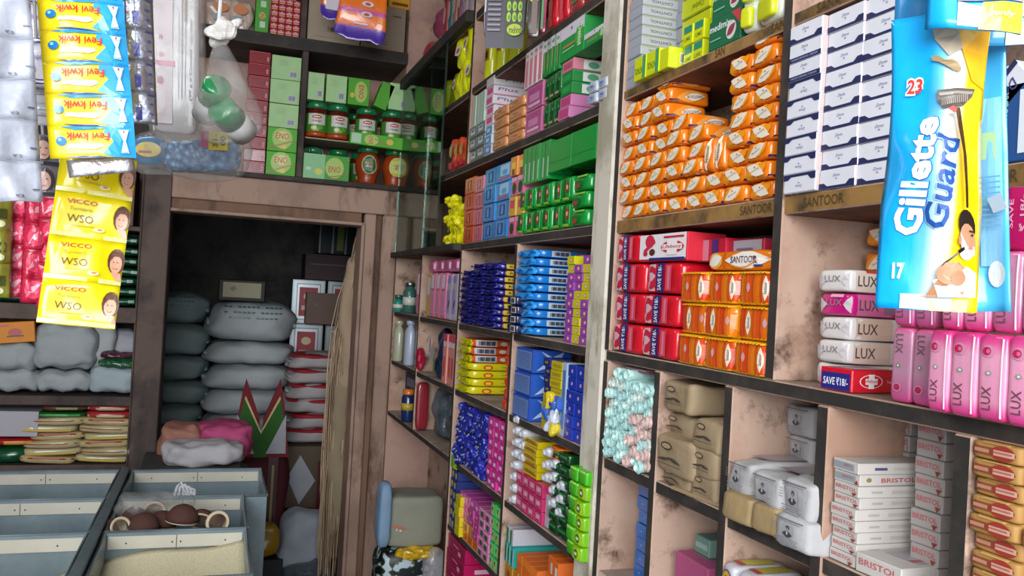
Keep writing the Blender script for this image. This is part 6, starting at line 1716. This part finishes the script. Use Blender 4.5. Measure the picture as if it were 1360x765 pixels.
# coconuts
def coconut(label, x, y, z, r, kind, s, rot=(0, 0, 0)):
    t_ = thing('coconut_half', label, 'coconut', (x, y, z), rot, 'dried coconut halves')
    m = MB(); prof = [(r * math.sin(a), -r * math.cos(a)) for a in [i * PI / 2 / 6 for i in range(1, 7)]]
    m.lathe(prof, '4c2c24:r', 18)
    m.v = [(x_ + noise.noise(Vector((x_ * 60, y_ * 60, s))) * .002, y_, z_) for x_, y_, z_ in m.v]
    obj('husk', m, t_)
    m = MB(); m.lathe([(r * .99, .0), (r * 1.0, .003), (r * .86, .003), (r * .6, -r * .12), (r * .1, -r * .18)], 'c4b498:c', 18); obj('flesh', m, t_)
    return t_
zc0 = .60
for i, (px, py, r, rot) in enumerate(((152, 704, .045, (PI, .2, 0)), (160, 700, .038, (1.3, 0, .4)), (190, 702, .06, (PI, 0, 0)), (215, 697, .055, (PI, .1, 0)), (242, 691, .062, (PI, .1, 0)), (267, 693, .05, (2.2, .3, 0)), (289, 694, .045, (1.15, 0, -.3)), (178, 690, .05, (PI, .4, 0)), (205, 680, .045, (1.6, .3, 0)))):
    p = ony(px, py, (2.86, 2.8, 2.83, 2.9, 2.84, 2.86, 2.8, 2.95, 3.0)[i])
    r *= .8
    coconut('dried brown coconut half, %s across the bin from the divider strip' % ORD[i], p.x, p.y, p.z, r, 0, i, rot)
m = MB(); m.box(-.19, .19, -.19, .19, 0, .13, '4a4644:c', .01); tag(obj('folded_sack', m, None, (-.062, 2.95, .36)), 'flat grey sacking on the bottom of the coconut bin', 'sacking')
m = MB(); m.soft(0, 0, .04, .24, .14, .07, 'clear_film', k=2.4, n=12, amp=.03, freq=16, seed=7)
p = ony(205, 683, 2.96)
tag(obj('plastic_bag', m, None, (p.x, 2.98, p.z - .02)), 'crumpled clear plastic bag lying over the coconut halves', 'plastic bag')
m = MB()
for k in range(4):
    m.tube([(-.02 + .014 * k, 0, .0), (-.012 + .01 * k, .0, .03), (.0 + .012 * k, -.004, .045 - .008 * k), (.008 + .012 * k, -.004, .02), (.02 + .008 * k, 0, 0)], .0055, 'c0c0c4:c', 6)
p = onz(240, 653, .7)
tag(obj('string_knot', m, None, (ony(240, 655, 3.17).x, 3.178, ZR + .002)), 'small white string knot on the rim of the empty wide bin', 'string')
#P6
# ================================================================== hanging things near the camera
def strip_map(top, bot, wid, curl=.01, seed=0, amp=.004, lean=0):
    """surface of a hanging strip: u across (0..1), v up (0 bottom..1 top); returns world point, slightly waved"""
    top, bot = Vector(top), Vector(bot)
    ax = (top - bot)
    mid = (top + bot) / 2
    tocam = (EYE - mid); tocam.z = 0
    tocam.normalize()
    side = ax.cross(tocam).normalized() * -1
    side = (side + tocam * lean).normalized()
    nn = side.cross(ax).normalized()
    if nn.dot(tocam) < 0:
        nn = -nn
    if side.dot(R_) < 0:
        side = -side
    def f(u, v, e=0.):
        w_ = amp * noise.noise(Vector((u * 2.5 + seed, v * ax.length * 22, seed * 1.7))) * 2 + curl * (1 - (2 * u - 1) ** 2)
        return bot + ax * v + side * (u - .5) * wid + nn * (w_ + e)
    return f, ax.length, nn

def strip_thing(name, label, cat, p_top, p_bot, depth, wid, nseg, body, seg_ink, bar=True, curl=.01, amp=.004, seed=0, extend=None, group=None, lean=0, dv=.0, pieces='sachet'):
    """p_top/p_bot: image points of the strip's centre line; the strip hangs from a rod overhead"""
    t3, b3 = at(p_top[0], p_top[1], depth), at(p_bot[0], p_bot[1], depth + dv)
    f, L, nn = strip_map(t3, b3, wid, curl, seed, amp, lean)
    t_ = thing(name, label, cat, (0, 0, 0), group=group)
    for s in range(nseg):
        m = MB()
        v0, v1 = s / nseg, (s + 1) / nseg
        m.sheet(lambda u, v: f(u, v0 + (v1 - v0) * v), body if isinstance(body, str) else body[s % len(body)], 10, 6, .0012)
        m2 = lambda a, b, e, v0=v0, v1=v1: f(a / wid, v0 + (v1 - v0) * b / (L / nseg), e + .0006)
        m.ink(m2, wid, L / nseg, seg_ink(s), e0=.0008, de=.0003)
        obj(pieces, m, t_)
    return t_, f

_rod = MB(); _rod.tube([(-1.3, 1.04, 1.92), (.3, 1.04, 1.92)], .006, '5a5c60:m', 8)
tag(obj('hanging_rod', _rod), 'thin steel rod overhead carrying the sachet strips', 'rod')
for x_ in (-1.2, .25):
    m = MB(); m.tube([(x_, 1.04, 1.92), (x_, .84, 2.95)], .003, '5a5c60:m', 6)
    tag(obj('rod_wire', m), 'steel wire holding the sachet rod to the ceiling, ' + ('over the doorway side' if x_ > 0 else 'outer end'), 'wire')

# five-and-more glue sachets, yellow and blue, printed upside down
def fevi(s):
    return [('p', [(.60, .12), (.72, .0), (1, 0), (1, 1), (.66, 1), (.63, .8), (.74, .5)], '2aa0dc:g'),
            ('p', [(.12, .98), (.98, 1.0), (.98, .94), (.6, .92), (.3, .88)], '2090d0:g'), ('p', [(.16, .06), (.56, .05), (.70, .0), (.3, .0)], '1c4c9c:g'),
            ('p', [(.2, .30), (.54, .26), (.62, .34), (.6, .44), (.22, .42)], 'f4f0c8:g'),
            ('e', .14, .52, .12, .28, '1c7cc0:g'), ('e', .125, .56, .04, .1, '8cc8ec:p'),
            ('t', 'Fevi kwik', .45, .66, .50, .26, 'd02818:p', 180, .1, .02),
            ('p', [(.82, .12), (.92, .12), (.885, .5), (.93, .86), (.80, .86), (.855, .5)], 'c8e0f0:g'), ('e', .868, .8, .1, .12, 'd8e8f4:p'), ('r', .868, .8, .02, .08, 'c04840:p'), ('e', .868, .2, .09, .1, 'c8dcec:p')]
fe, ff = strip_thing('glue_sachet_strip', 'hanging strip of yellow and blue glue sachets with upside-down red lettering', 'sachet strip', (104, -40), (125, 210), .90, .081, 6, 'ffe21a:g', fevi, seed=2, curl=.006, amp=.004)
m = MB(); p0 = at(103, -40, .9); m.tube([p0, (p0.x, 1.04, 1.92)], .002, '8c8c90:c'); obj('hanging_thread', m, fe)
m = MB(); p = at(154, 200, .915)
f2, L2, _ = strip_map(at(133, 210, .91), at(137, 233, .91), .064, .003, 5, .003)
m.sheet(lambda u, v: f2(u, v), 'b8b4bc:f', 10, 4, .001)
fp_ = obj('silver_card', m, fe)

# yellow cream sachets below / behind, with a portrait
def vicco(s):
    return [('r', .5, .07, 1, .1, 'ece48c:g'), ('t', 'VICCO', .36, .82, .40, .10, 'c03c28:p'), ('t', 'Turmeric', .36, .66, .30, .08, 'a89420:p', 0, .2, 0), ('t', 'WSO', .36, .44, .34, .17, '6c3c10:p', 0, 0, .0),
            ('r', .4, .28, .3, .03, 'c8b020:p'), ('e', .62, .22, .16, .1, 'e8dcb0:p'), ('e', .63, .23, .07, .05, 'd88c50:p'),
            ('e', .90, .56, .23, .60, '5c3820:p'), ('e', .90, .50, .16, .44, 'd09c80:p'), ('p', [(.84, .3), (.97, .3), (1.0, .12), (.93, .12)], 'cc9880:p'), ('e', .865, .54, .022, .02, '3c2418:p'), ('e', .92, .54, .022, .02, '3c2418:p'), ('e', .893, .40, .06, .035, 'b84c44:p'), ('e', .893, .405, .04, .012, 'f0e8e0:p'), ('p', [(.82, .72), (.86, .78), (.95, .78), (.98, .6), (.93, .68), (.86, .68), (.82, .56)], '5c3820:p')]
vs_, vf = strip_thing('cream_sachet_strip', 'hanging strip of yellow cream sachets with brown lettering and a smiling face', 'sachet strip', (133, 205), (101, 433), .98, .078, 4, 'f0dc10:g', vicco, seed=7, curl=.004, amp=.005, dv=-.02)
p0 = at(133, 205, .98)
m = MB(); m.tube([p0, (p0.x + .01, 1.04, 1.92)], .002, '8c8c90:c'); obj('hanging_thread', m, vs_)

def white_s(s):
    return [('r', .5, .04, 1, .02, 'a8a4b8:p'), ('r', .32, .42, .34, .12, '4c4c84:p'), ('r', .32, .38, .3, .03, 'c8c8dc:p'), ('r', .55, .12, .5, .12, '34386c:p'), ('r', .66, .12, .34, .05, 'c8c8d8:p'), ('t', 'Dove', .45, .72, .4, .16, '8c88b0:p', 0, .2), ('e', .2, .72, .08, .08, '5c60a8:p')]
sA, _ = strip_thing('shampoo_sachet_strip', 'white shampoo sachet strip with navy blocks behind the glue sachets', 'sachet strip', (38, -45), (48, 115), 1.0, .060, 3, 'c8c4d4:g', white_s, seed=11, curl=.004)
p0 = at(38, -45, 1.0); m = MB(); m.tube([p0, (p0.x, 1.04, 1.92)], .002, '8c8c90:c'); obj('hanging_thread', m, sA)
def clear_s(s):
    return [('e', .1, .6, .3, .3, '7c94d8:g'), ('r', .9, .3, .12, .04, '5c5c68:p'), ('r', .5, .98, 1, .01, '8c8c94:p'), ('t', '₹3', .62, .12, .14, .08, '5c5c64:p')]
sB, _ = strip_thing('shampoo_sachet_strip', 'silvery white sachet strip hanging at the outer edge with dotted tear lines', 'sachet strip', (-4, -60), (17, 268), .84, .052, 6, 'a4a8b4:k', clear_s, seed=13, curl=.006, amp=.006)
p0 = at(-4, -60, .84); m = MB(); m.tube([p0, (p0.x, 1.04, 1.92)], .002, '8c8c90:c'); obj('hanging_thread', m, sB)
def grey_s(s):
    return [('r', .5, .8, .8, .1, 'b4b4bc:p'), ('r', .8, .5, .08, .2, '4c4c88:p'), ('r', .4, .5, .5, .1, '8c8c98:p')]
sC, _ = strip_thing('shampoo_sachet_strip', 'short grey and white sachet strip below the navy-block sachets', 'sachet strip', (50, 112), (54, 168), 1.02, .045, 2, 'a8a8b0:g', grey_s, seed=15)
p0 = at(50, 112, 1.02); m = MB(); m.tube([p0, (p0.x, 1.04, 1.92)], .002, '8c8c90:c'); obj('hanging_thread', m, sC)
def face_s(s):
    return [('e', .5, .55, .5, .8, '3c3438:p'), ('e', .5, .5, .34, .62, 'b08c80:p'), ('e', .43, .56, .05, .04, '2c2020:p'), ('e', .57, .56, .05, .04, '2c2020:p'), ('e', .5, .34, .12, .04, '984c48:p'), ('r', .5, .08, .9, .1, '2c2c34:p'), ('r', .86, .5, .02, .8, 'c8c8cc:p')]
sD, _ = strip_thing('face_sachet_strip', 'dark grey sachet strip showing a dim face above the red sachets', 'sachet strip', (57, 180), (58, 262), 1.1, .05, 2, '6c6c72:g', face_s, seed=16)
p0 = at(57, 180, 1.1); m = MB(); m.tube([p0, (p0.x, 1.04, 1.92)], .002, '8c8c90:c'); obj('hanging_thread', m, sD)
def blue_s(s):
    return [('r', .22, .5, .1, .9, '3c3c98:p'), ('r', .22, .5, .05, .5, 'c8c8dc:p'), ('r', .5, .5, .03, .96, '8c8ca0:p'), ('r', .86, .9, .2, .04, '3c3c88:p'), ('e', .86, .6, .1, .06, '4c50a0:p'), ('e', .86, .3, .1, .06, '4c50a0:p'), ('r', .52, .3, .16, .4, '4448a0:k'), ('e', .88, .1, .1, .08, 'b8bcd0:p')]
sE, _ = strip_thing('shampoo_sachet_strip', 'silver sachet strip with dark blue bands between glue sachets and the clear bag', 'sachet strip', (176, -45), (184, 166), .98, .040, 5, 'b4b8c8:f', blue_s, seed=17)
p0 = at(176, -45, .98); m = MB(); m.tube([p0, (p0.x, 1.04, 1.92)], .002, '8c8c90:c'); obj('hanging_thread', m, sE)
def red_s(s):
    return [('e', .5, .5, .7, .7, 'd84464:k'), ('p', [(.2, .2), (.5, .4), (.8, .8), (.4, .6)], 'e8a8b4:k'), ('r', .5, .96, 1, .06, 'a01430:k')]
for k, (a, b, w_, n_, lab) in enumerate((((26, 255), (20, 395), .036, 4, 'outer'), ((52, 262), (44, 402), .034, 4, 'middle'), ((70, 262), (66, 408), .034, 5, 'inner'))):
    s_, _ = strip_thing('red_sachet_strip', 'shiny crimson sachet strip, %s of the three beside the yellow sachets' % lab, 'sachet strip', a, b, 1.25, w_, n_, 'b01c3c:k', red_s, seed=20 + k, curl=.008, amp=.008, group='crimson sachet strips')
    p0 = at(a[0], a[1], 1.25); m = MB(); m.tube([p0, (p0.x, 1.18, 2.0)], .0015, '8c8c90:c'); obj('hanging_thread', m, s_)
s_, _ = strip_thing('olive_sachet_strip', 'olive green sachet strip cut by the outer picture edge'.replace('picture', 'shop'), 'sachet strip', (2, 262), (-2, 395), 1.22, .030, 3, '7c7c28:g', lambda s: [('r', .6, .5, .3, .3, '3c4418:p'), ('e', .5, .2, .4, .2, 'c8c8a0:p')], seed=29)
p0 = at(2, 262, 1.22); m = MB(); m.tube([p0, (p0.x, 1.18, 2.0)], .0015, '8c8c90:c'); obj('hanging_thread', m, s_)
m = MB(); m.tube([(-1.3, 1.18, 2.0), (.4, 1.18, 2.0)], .005, '5a5c60:m', 8); r2 = obj('hanging_rod', m)
tag(r2, 'second steel rod overhead, carrying the crimson strips and clear bags', 'rod')
for x_ in (-1.2, .35):
    m = MB(); m.tube([(x_, 1.18, 2.0), (x_, 1.18, 2.95)], .003, '5a5c60:m', 6)
    tag(obj('rod_wire', m), 'steel wire from the ceiling to the second rod, ' + ('doorway side' if x_ > 0 else 'outer end'), 'wire')
p = at(8, 18, 1.3)
one('pink_card', 'card', 'pale pink and violet card at the outer top corner of the strips', None, pack(.06, .01, .075, 'd0a8a0:g', [RECT('F', .5, .06, 1, .1, '6c4c9c:p')]).mesh('pink_card'), (p.x, 1.19, 1.922), 0)

# clear bags
def bag_at(name, label, px0, px1, py0, py1, depth, film, s, k=3, amp=.02, th=.05, group=None):
    c_ = at((px0 + px1) / 2, (py0 + py1) / 2, depth)
    w_ = (px1 - px0) / FPX * depth
    h_ = (py1 - py0) / FPX * depth
    t_ = thing(name, label, 'plastic bag', c_, (0, -.05, -.05), group)
    m = MB(); m.soft(0, 0, 0, w_, th, h_, film, k=k, n=14, amp=amp, freq=14, seed=s, fn=None)
    return t_, m, w_, h_
t_, m, w_, h_ = bag_at('clear_bag', 'long clear plastic bag with pale pink printed packets inside', 197, 270, -60, 190, 1.35, 'clear_film', 3, 4, .012)
obj('bag_film', m, t_)
m = MB(); m.soft(0, .0, .0, w_ * .8, .02, h_ * .9, 'a49ea0:g', k=7, n=10, amp=.006, freq=14, seed=3)
F = faces(w_ * .8, .02, h_ * .9)['F'][0]
G2 = lambda a, b, e: (-w_ * .4 + a, -.013 - e, -h_ * .45 + b)
m.ink(G2, w_ * .8, h_ * .9, [('r', .25, .5, .4, .9, 'b8a8ae:p'), ('e', .2, .55, .1, .03, '984858:p'), ('e', .22, .45, .12, .03, 'a05060:p'), ('r', .3, .4, .4, .03, 'b85878:p'), ('e', .2, .3, .14, .05, '8c3c4c:p'), ('r', .65, .5, .02, .6, '6c6870:p'), ('r', .72, .5, .015, .6, '7c7880:p'), ('r', .58, .45, .01, .5, '807c84:p'), ('t', '(99 g x Creme)', .84, .34, .3, .07, '5c5458:p', 90), ('r', .84, .6, .03, .14, '8c8488:p'), ('r', .72, .8, .04, .3, '7c5c48:p')])
obj('inner_packet', m, t_)
m = MB(); m.tube([(0, 0, h_ / 2), (0, 0, 2.0 - t_.location.z)], .003, 'c8c8c8:c'); obj('hanging_thread', m, t_)

t_, m, w_, h_ = bag_at('clear_bag', 'knotted clear bag holding green-capped bottles', 262, 352, 46, 188, 1.3, 'clear_film', 5)
m = MB()
def cone(P, q):
    t = (P.z / h_ + .5)
    wv = 1 if t < .25 else max(.12, 1 - (t - .25) * 1.22)
    return (P.x * wv - .18 * w_ * max(0, t - .2) * 1.2, P.y * wv, P.z)
m.soft(0, 0, 0, w_, .09, h_, 'clear_film', k=4, n=14, amp=.012, freq=18, seed=5, fn=cone)
obj('bag_film', m, t_)
m = MB(); m.soft(-.18 * w_, 0, h_ * .49, .034, .03, .026, 'c8c4c0:k', k=2.6, n=8, amp=.016, freq=70, seed=6); m.soft(-.18 * w_ + .012, 0, h_ * .56, .03, .02, .024, 'c8c4c0:k', k=2.6, n=6, amp=.016, freq=70, seed=8); obj('knot', m, t_)
for k, (cx, cz, r, rot, lab) in enumerate(((-.27, -.12, .021, .5, 'b'), (.02, -.3, .022, -.9, 'b'))):
    b_ = MB(); b_.lathe([(r, 0), (r, .03), (r * .9, .034)], '1c8048:g', 18); b_.lathe([(r * .98, -.035), (r * .98, 0)], 'b8b8b4:g', 18)
    o_ = obj('green_cap_bottle', b_, t_, (cx * w_, 0, cz * h_), (.9, rot, 0))
m = MB(); m.tube([(-.18 * w_, 0, h_ * .56), (-.10 * w_, 0, 2.0 - t_.location.z)], .003, 'c8c8c8:c'); obj('hanging_thread', m, t_)

# wide clear bag with blue scouring pads under them
t_, m, w_, h_ = bag_at('clear_bag', 'wide clear bag of blue bead-like packets with a yellow price tag', 178, 328, 172, 238, 1.5, 'clear_film', 8, 3, .014, .07)
obj('bag_film', m, t_)
def _beads(nt, b):
    tc = nt.nodes.new('ShaderNodeTexCoord')
    v = nt.nodes.new('ShaderNodeTexVoronoi'); v.inputs['Scale'].default_value = 95
    nt.links.new(tc.outputs['Object'], v.inputs['Vector'])
    r = ramp(nt, v.outputs['Distance'], [(.0, 'b8ccdc'), (.3, '5c90bc'), (.7, '2c5c90')])
    nt.links.new(r.outputs[0], b.inputs['Base Color']); b.inputs['Roughness'].default_value = .25
    bump(nt, b, v.outputs['Distance'], .8, .004)
custom('blue_beads', _beads)
m = MB(); m.soft(.10 * w_, 0, -.05 * h_, w_ * .66, .045, h_ * .62, 'blue_beads', k=4, n=9, amp=.006, freq=20, seed=2); obj('blue_packet', m, t_)
m = MB(); m.soft(-.34 * w_, -.003, -.02 * h_, w_ * .28, .04, h_ * .6, '1c6c9c:g', k=3, n=8, amp=.008, freq=20, seed=2)
m.ink(lambda a, b, e: (-.46 * w_ + a, -.028 - e, -.26 * h_ + b), w_ * .26, h_ * .5, [('e', .5, .55, .8, .6, 'b8a018:g'), ('r', .4, .45, .4, .1, '8c3418:p')]); obj('yellow_blue_packet', m, t_)
m = MB(); m.box(.16 * w_, .32 * w_, -.036, -.034, .05 * h_, .42 * h_, 'c8b438:c', .0005); m.box(.10 * w_, .16 * w_, -.036, -.034, .1 * h_, .42 * h_, 'b8587c:c', .0005)
m.ink(lambda a, b, e: (.16 * w_ + a, -.0365 - e, .05 * h_ + b), .16 * w_, .37 * h_, [('t', '31-', .35, .5, .7, .26, '201c18:p', 90), ('t', '00', .75, .5, .5, .26, '201c18:p', 90)]); obj('price_tag', m, t_)
m = MB(); m.tube([(-.3 * w_, .0, h_ * .45), (-.3 * w_, -.1, 2.0 - t_.location.z)], .002, 'c8c8c8:c'); obj('hanging_thread', m, t_)

# ---- razor packs hanging close by
DG = .50
t3, b3 = at(1250, 22, DG), at(1228, 412, DG)
t_ = thing('razor_pack', 'glossy blue and yellow razor pack with a shaving man, hanging closest of all', 'razor pack', (0, 0, 0))
wd = 122 / FPX * DG
f, L, nn = strip_map(t3, b3, wd, .009, 4, .004)
def _gil(nt, b):
    at_ = nt.nodes.new('ShaderNodeUVMap'); at_.uv_map = 'print'
    sp = nt.nodes.new('ShaderNodeSeparateXYZ'); nt.links.new(at_.outputs[0], sp.inputs[0])
    # slanting colour zones across the pack
    mth = nt.nodes.new('ShaderNodeMath'); mth.operation = 'MULTIPLY_ADD'; mth.inputs[1].default_value = -.16; nt.links.new(sp.outputs[1], mth.inputs[0]); nt.links.new(sp.outputs[0], mth.inputs[2])
    r = ramp(nt, mth.outputs[0], [(.0, '08a4ea'), (.30, '10a6ec'), (.42, '6cc0ea'), (.52, 'd4e4ee'), (.62, 'e8e4d4'), (.70, 'f8c81c'), (.80, 'fce000'), (1, 'f8d400')])
    nt.links.new(r.outputs[0], b.inputs['Base Color'])
    b.inputs['Roughness'].default_value = .22; b.inputs['Coat Weight'].default_value = .6
    n = tex_noise(nt, 28, 3); bump(nt, b, n.outputs[0], .35, .006)
custom('razor_print', _gil)
def sheet_uv(m, f, mat_, nu, nv, th, u0=0, u1=1, v0=0, v1=1):
    a = len(m.v); m.sheet(f, mat_, nu, nv, th, u0, u1, v0, v1)
def add_uv(o, f_uv):
    me = o.data; uv = me.uv_layers.new(name='print')
    for li, l in enumerate(me.loops):
        uv.data[li].uv = f_uv[l.vertex_index]
def uv_sheet_obj(name, par, f, mat_, nu, nv, th):
    m = MB(); m.sheet(lambda u, v: f(u, v), mat_, nu, nv, th)
    o = obj(name, m, par)
    N = (nu + 1) * (nv + 1)
    uvs = [((i % (nu + 1)) / nu, (i // (nu + 1)) / nv) for i in range(N)] * 2
    add_uv(o, uvs)
    return o
def fg(u, v, e=0.):
    # the pack: narrower waist, blister bulge in the middle, crimped flat bottom
    s = 1 - .10 * math.sin(PI * max(0, min(1, (v - .35) / .65))) + .0
    bul = .010 * math.exp(-((v - .45) / .3) ** 2) * (1 - (2 * u - 1) ** 2)
    if v < .06: bul *= 0
    return f(.5 + (u - .5) * s, v, e + bul)
pf_ = uv_sheet_obj('pack_front', t_, fg, 'razor_print', 20, 40, .0015)
m = MB(); m2 = lambda a, b, e: fg(a / wd, b / L, e)
# print: letters run up the pack
W1 = 'eef2fa:p'
m.ink(m2, wd, L, [
    ('t', 'Gillette', .345, .445, .40, .30, '2868b8:p', 84, 0, .05), ('t', 'Gillette', .34, .445, .395, .285, W1, 84, 0, .035),
    ('t', 'Guard', .60, .425, .315, .25, '9cc4e0:p', 84, .15, .05), ('t', 'Guard', .60, .425, .31, .24, '1c4894:p', 84, .15, .02),
    ('t', '23', .26, .75, .19, .062, 'f8e8e8:p', -4, 0, .10), ('t', '23', .26, .75, .165, .05, 'e03c34:p', -4, 0, .03),
    ('t', '17', .22, .128, .12, .055, 'e8f0fa:p', 0, 0, .05)], e0=.0008)
m.ink(m2, wd, L, [('p', [(.50, .725), (.90, .735), (.87, .705), (.78, .672), (.58, .662), (.51, .69)], '5c524c:p'), ('p', [(.52, .715), (.88, .725), (.87, .715), (.53, .705)], '948c84:p')] + [('r', .56 + .02 * i, .683 + .001 * i, .008, .026, 'a09890:p') for i in range(14)] + [
    ('p', [(.70, .66), (.75, .66), (.80, .58), (.84, .50), (.855, .40), (.86, .34), (.835, .34), (.825, .42), (.80, .52), (.74, .60)], '7c6444:m'), ('p', [(.62, .655), (.7, .64), (.72, .655), (.68, .665)], 'd83030:p')], e0=.0022)
# oblong hang hole seen as a waved slot
m.ink(m2, wd, L, [('p', [(.42, .845), (.50, .84), (.56, .825), (.64, .828), (.70, .818), (.74, .80), (.73, .785), (.66, .79), (.58, .805), (.50, .82), (.43, .828)], '9c8460:p')], e0=.0022)
m.ink(m2, wd, L, [('p', [(.62, .97), (.99, .97), (.99, .74), (.86, .76), (.74, .86)], 'f0b020:g'), ('p', [(.40, .97), (.64, .97), (.74, .87), (.60, .84), (.45, .90)], 'b8a890:g')], e0=.0016)
# the printed man shaving
m.ink(m2, wd, L, [('e', .86, .285, .16, .105, '18120f:p', 10), ('e', .875, .235, .155, .115, 'b88868:p', 8), ('p', [(.80, .26), (.83, .18), (.95, .19), (.94, .22), (.90, .205), (.86, .225)], 'f0eef0:p'), ('e', .87, .195, .13, .045, 'f2f0f2:p', -6), ('e', .905, .212, .05, .012, 'c07c70:p', -6),
    ('e', .915, .255, .022, .008, '2c1c14:p'), ('r', .91, .267, .05, .005, '2c1c14:p', -8), ('e', .80, .235, .03, .03, 'b07c5c:p'),
    ('p', [(.38, .045), (.50, .05), (.66, .13), (.80, .165), (.90, .13), (.86, .06), (.60, .045)], 'b07c54:p'), ('p', [(.62, .045), (.97, .05), (.97, .13), (.88, .15), (.70, .12), (.56, .10)], 'c8c6d0:p'),
    ('e', .72, .125, .26, .075, 'bc8a68:p', 14), ('e', .80, .11, .14, .05, 'a87858:p', -10), ('p', [(.63, .145), (.66, .16), (.80, .20), (.78, .185)], '30241c:p'), ('p', [(.78, .20), (.84, .215), (.85, .205), (.80, .19)], '3c3c40:m')], e0=.0022)
m.ink(m2, wd, L, [('r', .5, .028, .5, .05, 'c4d8e0:g'), ('r', .72, .02, .36, .04, 'f0d820:g')], e0=.001)
obj('front_print', m, pf_)
# back flap seen at the right-hand side: second fold with pale print and yellow border
t3b, b3b = at(1298, 60, DG + .012), at(1304, 414, DG + .012)
fb_, Lb, _ = strip_map(t3b, b3b, 66 / FPX * DG, -.004, 9, .003)
m = MB(); m.sheet(lambda u, v: fb_(u, v), '48b0e4:g', 10, 24, .001)
wb_ = 66 / FPX * DG
mb2 = lambda a, b, e: fb_(a / wb_, b / Lb, e)
m.ink(mb2, wb_, Lb, [('p', [(0, 0), (.30, 0), (.40, .12), (.36, .30), (.22, .42), (.0, .50)], 'f0d808:g'), ('r', .66, .55, .5, .5, '84c4e8:g'), ('r', .62, .62, .36, .10, 'a8c890:p'), ('r', .7, .28, .4, .22, '74a8cc:p'), ('e', .78, .14, .3, .1, 'c8ccd0:g'), ('r', .25, .22, .2, .18, 'e8e4e0:p')] + [('r', .25, .145 + .01 * j, .14, .004, '30302c:p') for j in range(14)] + [('r', .66, .32 + .02 * j, .4, .006, '5c94b8:p') for j in range(10)] + [('r', .80, .40, .26, .06, '98a4b0:p', 20)], e0=.001)
obj('back_flap', m, t_)
m = MB(); m.tube([at(1262, 30, DG + .004), at(1264, -60, DG + .004)], .0018, 'd8d8d8:c'); obj('hanging_thread', m, t_)
# the upper pack: bottom edge of another one in front
t_ = thing('razor_pack', 'blue and yellow razor pack hanging above, only its tilted bottom visible', 'razor pack', (0, 0, 0))
t3, b3 = at(1300, -110, DG - .03), at(1291, 42, DG - .03)
wd2 = 114 / FPX * (DG - .03)
f4, L4, _ = strip_map(t3, b3, wd2, .006, 14, .003)
def f4s(u, v, e=0.): return f4(u, v - .09 * u + .04, e)
m = MB(); m.sheet(lambda u, v: f4s(u, v), '12a4ea:g', 14, 14, .0015)
m.ink(lambda a, b, e: f4s(a / wd2, b / L4, e), wd2, L4, [('p', [(.34, .02), (.62, .02), (.60, .2), (.34, .24)], 'c4dcec:g'), ('p', [(.56, .0), (1, 0), (1, .26), (.6, .24)], 'fcc418:g'), ('p', [(.56, .02), (.7, .02), (.70, .24), (.6, .24)], 'f8e04c:g'), ('p', [(.34, .24), (1, .27), (1, 1), (.34, 1)], 'b08c7c:g'), ('p', [(.60, .3), (.98, .27), (.98, .56), (.80, .62)], 'dcdce4:g'), ('e', .50, .42, .3, .3, 'c8a08c:g'), ('t', 'only', .82, .14, .22, .06, 'f8ecc8:p', 0, .2)], e0=.001)
obj('pack_front', m, t_)
t3, b3 = at(1345, -110, DG + .0), at(1335, 62, DG + .0)
f5, L5, _ = strip_map(t3, b3, 100 / FPX * DG, .004, 19, .003)
m = MB(); m.sheet(lambda u, v: f5(u, v), '3c9cd0:g', 10, 14, .0015)
w5 = 100 / FPX * DG
m.ink(lambda a, b, e: f5(a / w5, b / L5, e), w5, L5, [('p', [(.5, 0), (1, 0), (1, .2), (.5, .14)], 'd8dca8:g'), ('p', [(.4, .2), (1, .22), (1, 1), (.4, 1)], 'b8a49c:g'), ('e', .8, .5, .3, .4, 'c89c84:g')], e0=.001)
obj('back_flap', m, t_)
t3, b3 = at(1230, -110, DG + .01), at(1222, 40, DG + .01)
f6, L6, _ = strip_map(t3, b3, 66 / FPX * DG, .008, 23, .006)
m = MB(); m.sheet(lambda u, v: f6(u, v), '2c7cb0:g', 10, 10, .0015)
obj('side_fold', m, t_)
m = MB(); m.tube([at(1300, -110, DG - .03), at(1300, -150, DG - .02)], .0018, 'd8d8d8:c'); obj('hanging_thread', m, t_)
pa, pb_ = at(1150, -62, DG + .004), at(1450, -62, DG + .004)
m = MB(); m.tube([pa, pb_], .004, '5a5c60:m', 8); r3 = obj('hanging_rod', m); tag(r3, 'short steel rod overhead carrying the razor packs', 'rod')
for k, q in enumerate((pa, pb_)):
    m = MB(); m.tube([q, (q.x, q.y, 2.95)], .002, '5a5c60:m', 6); tag(obj('rod_wire', m), 'steel wire from the ceiling to the razor rod, ' + ('shelf side' if k else 'aisle side'), 'wire')
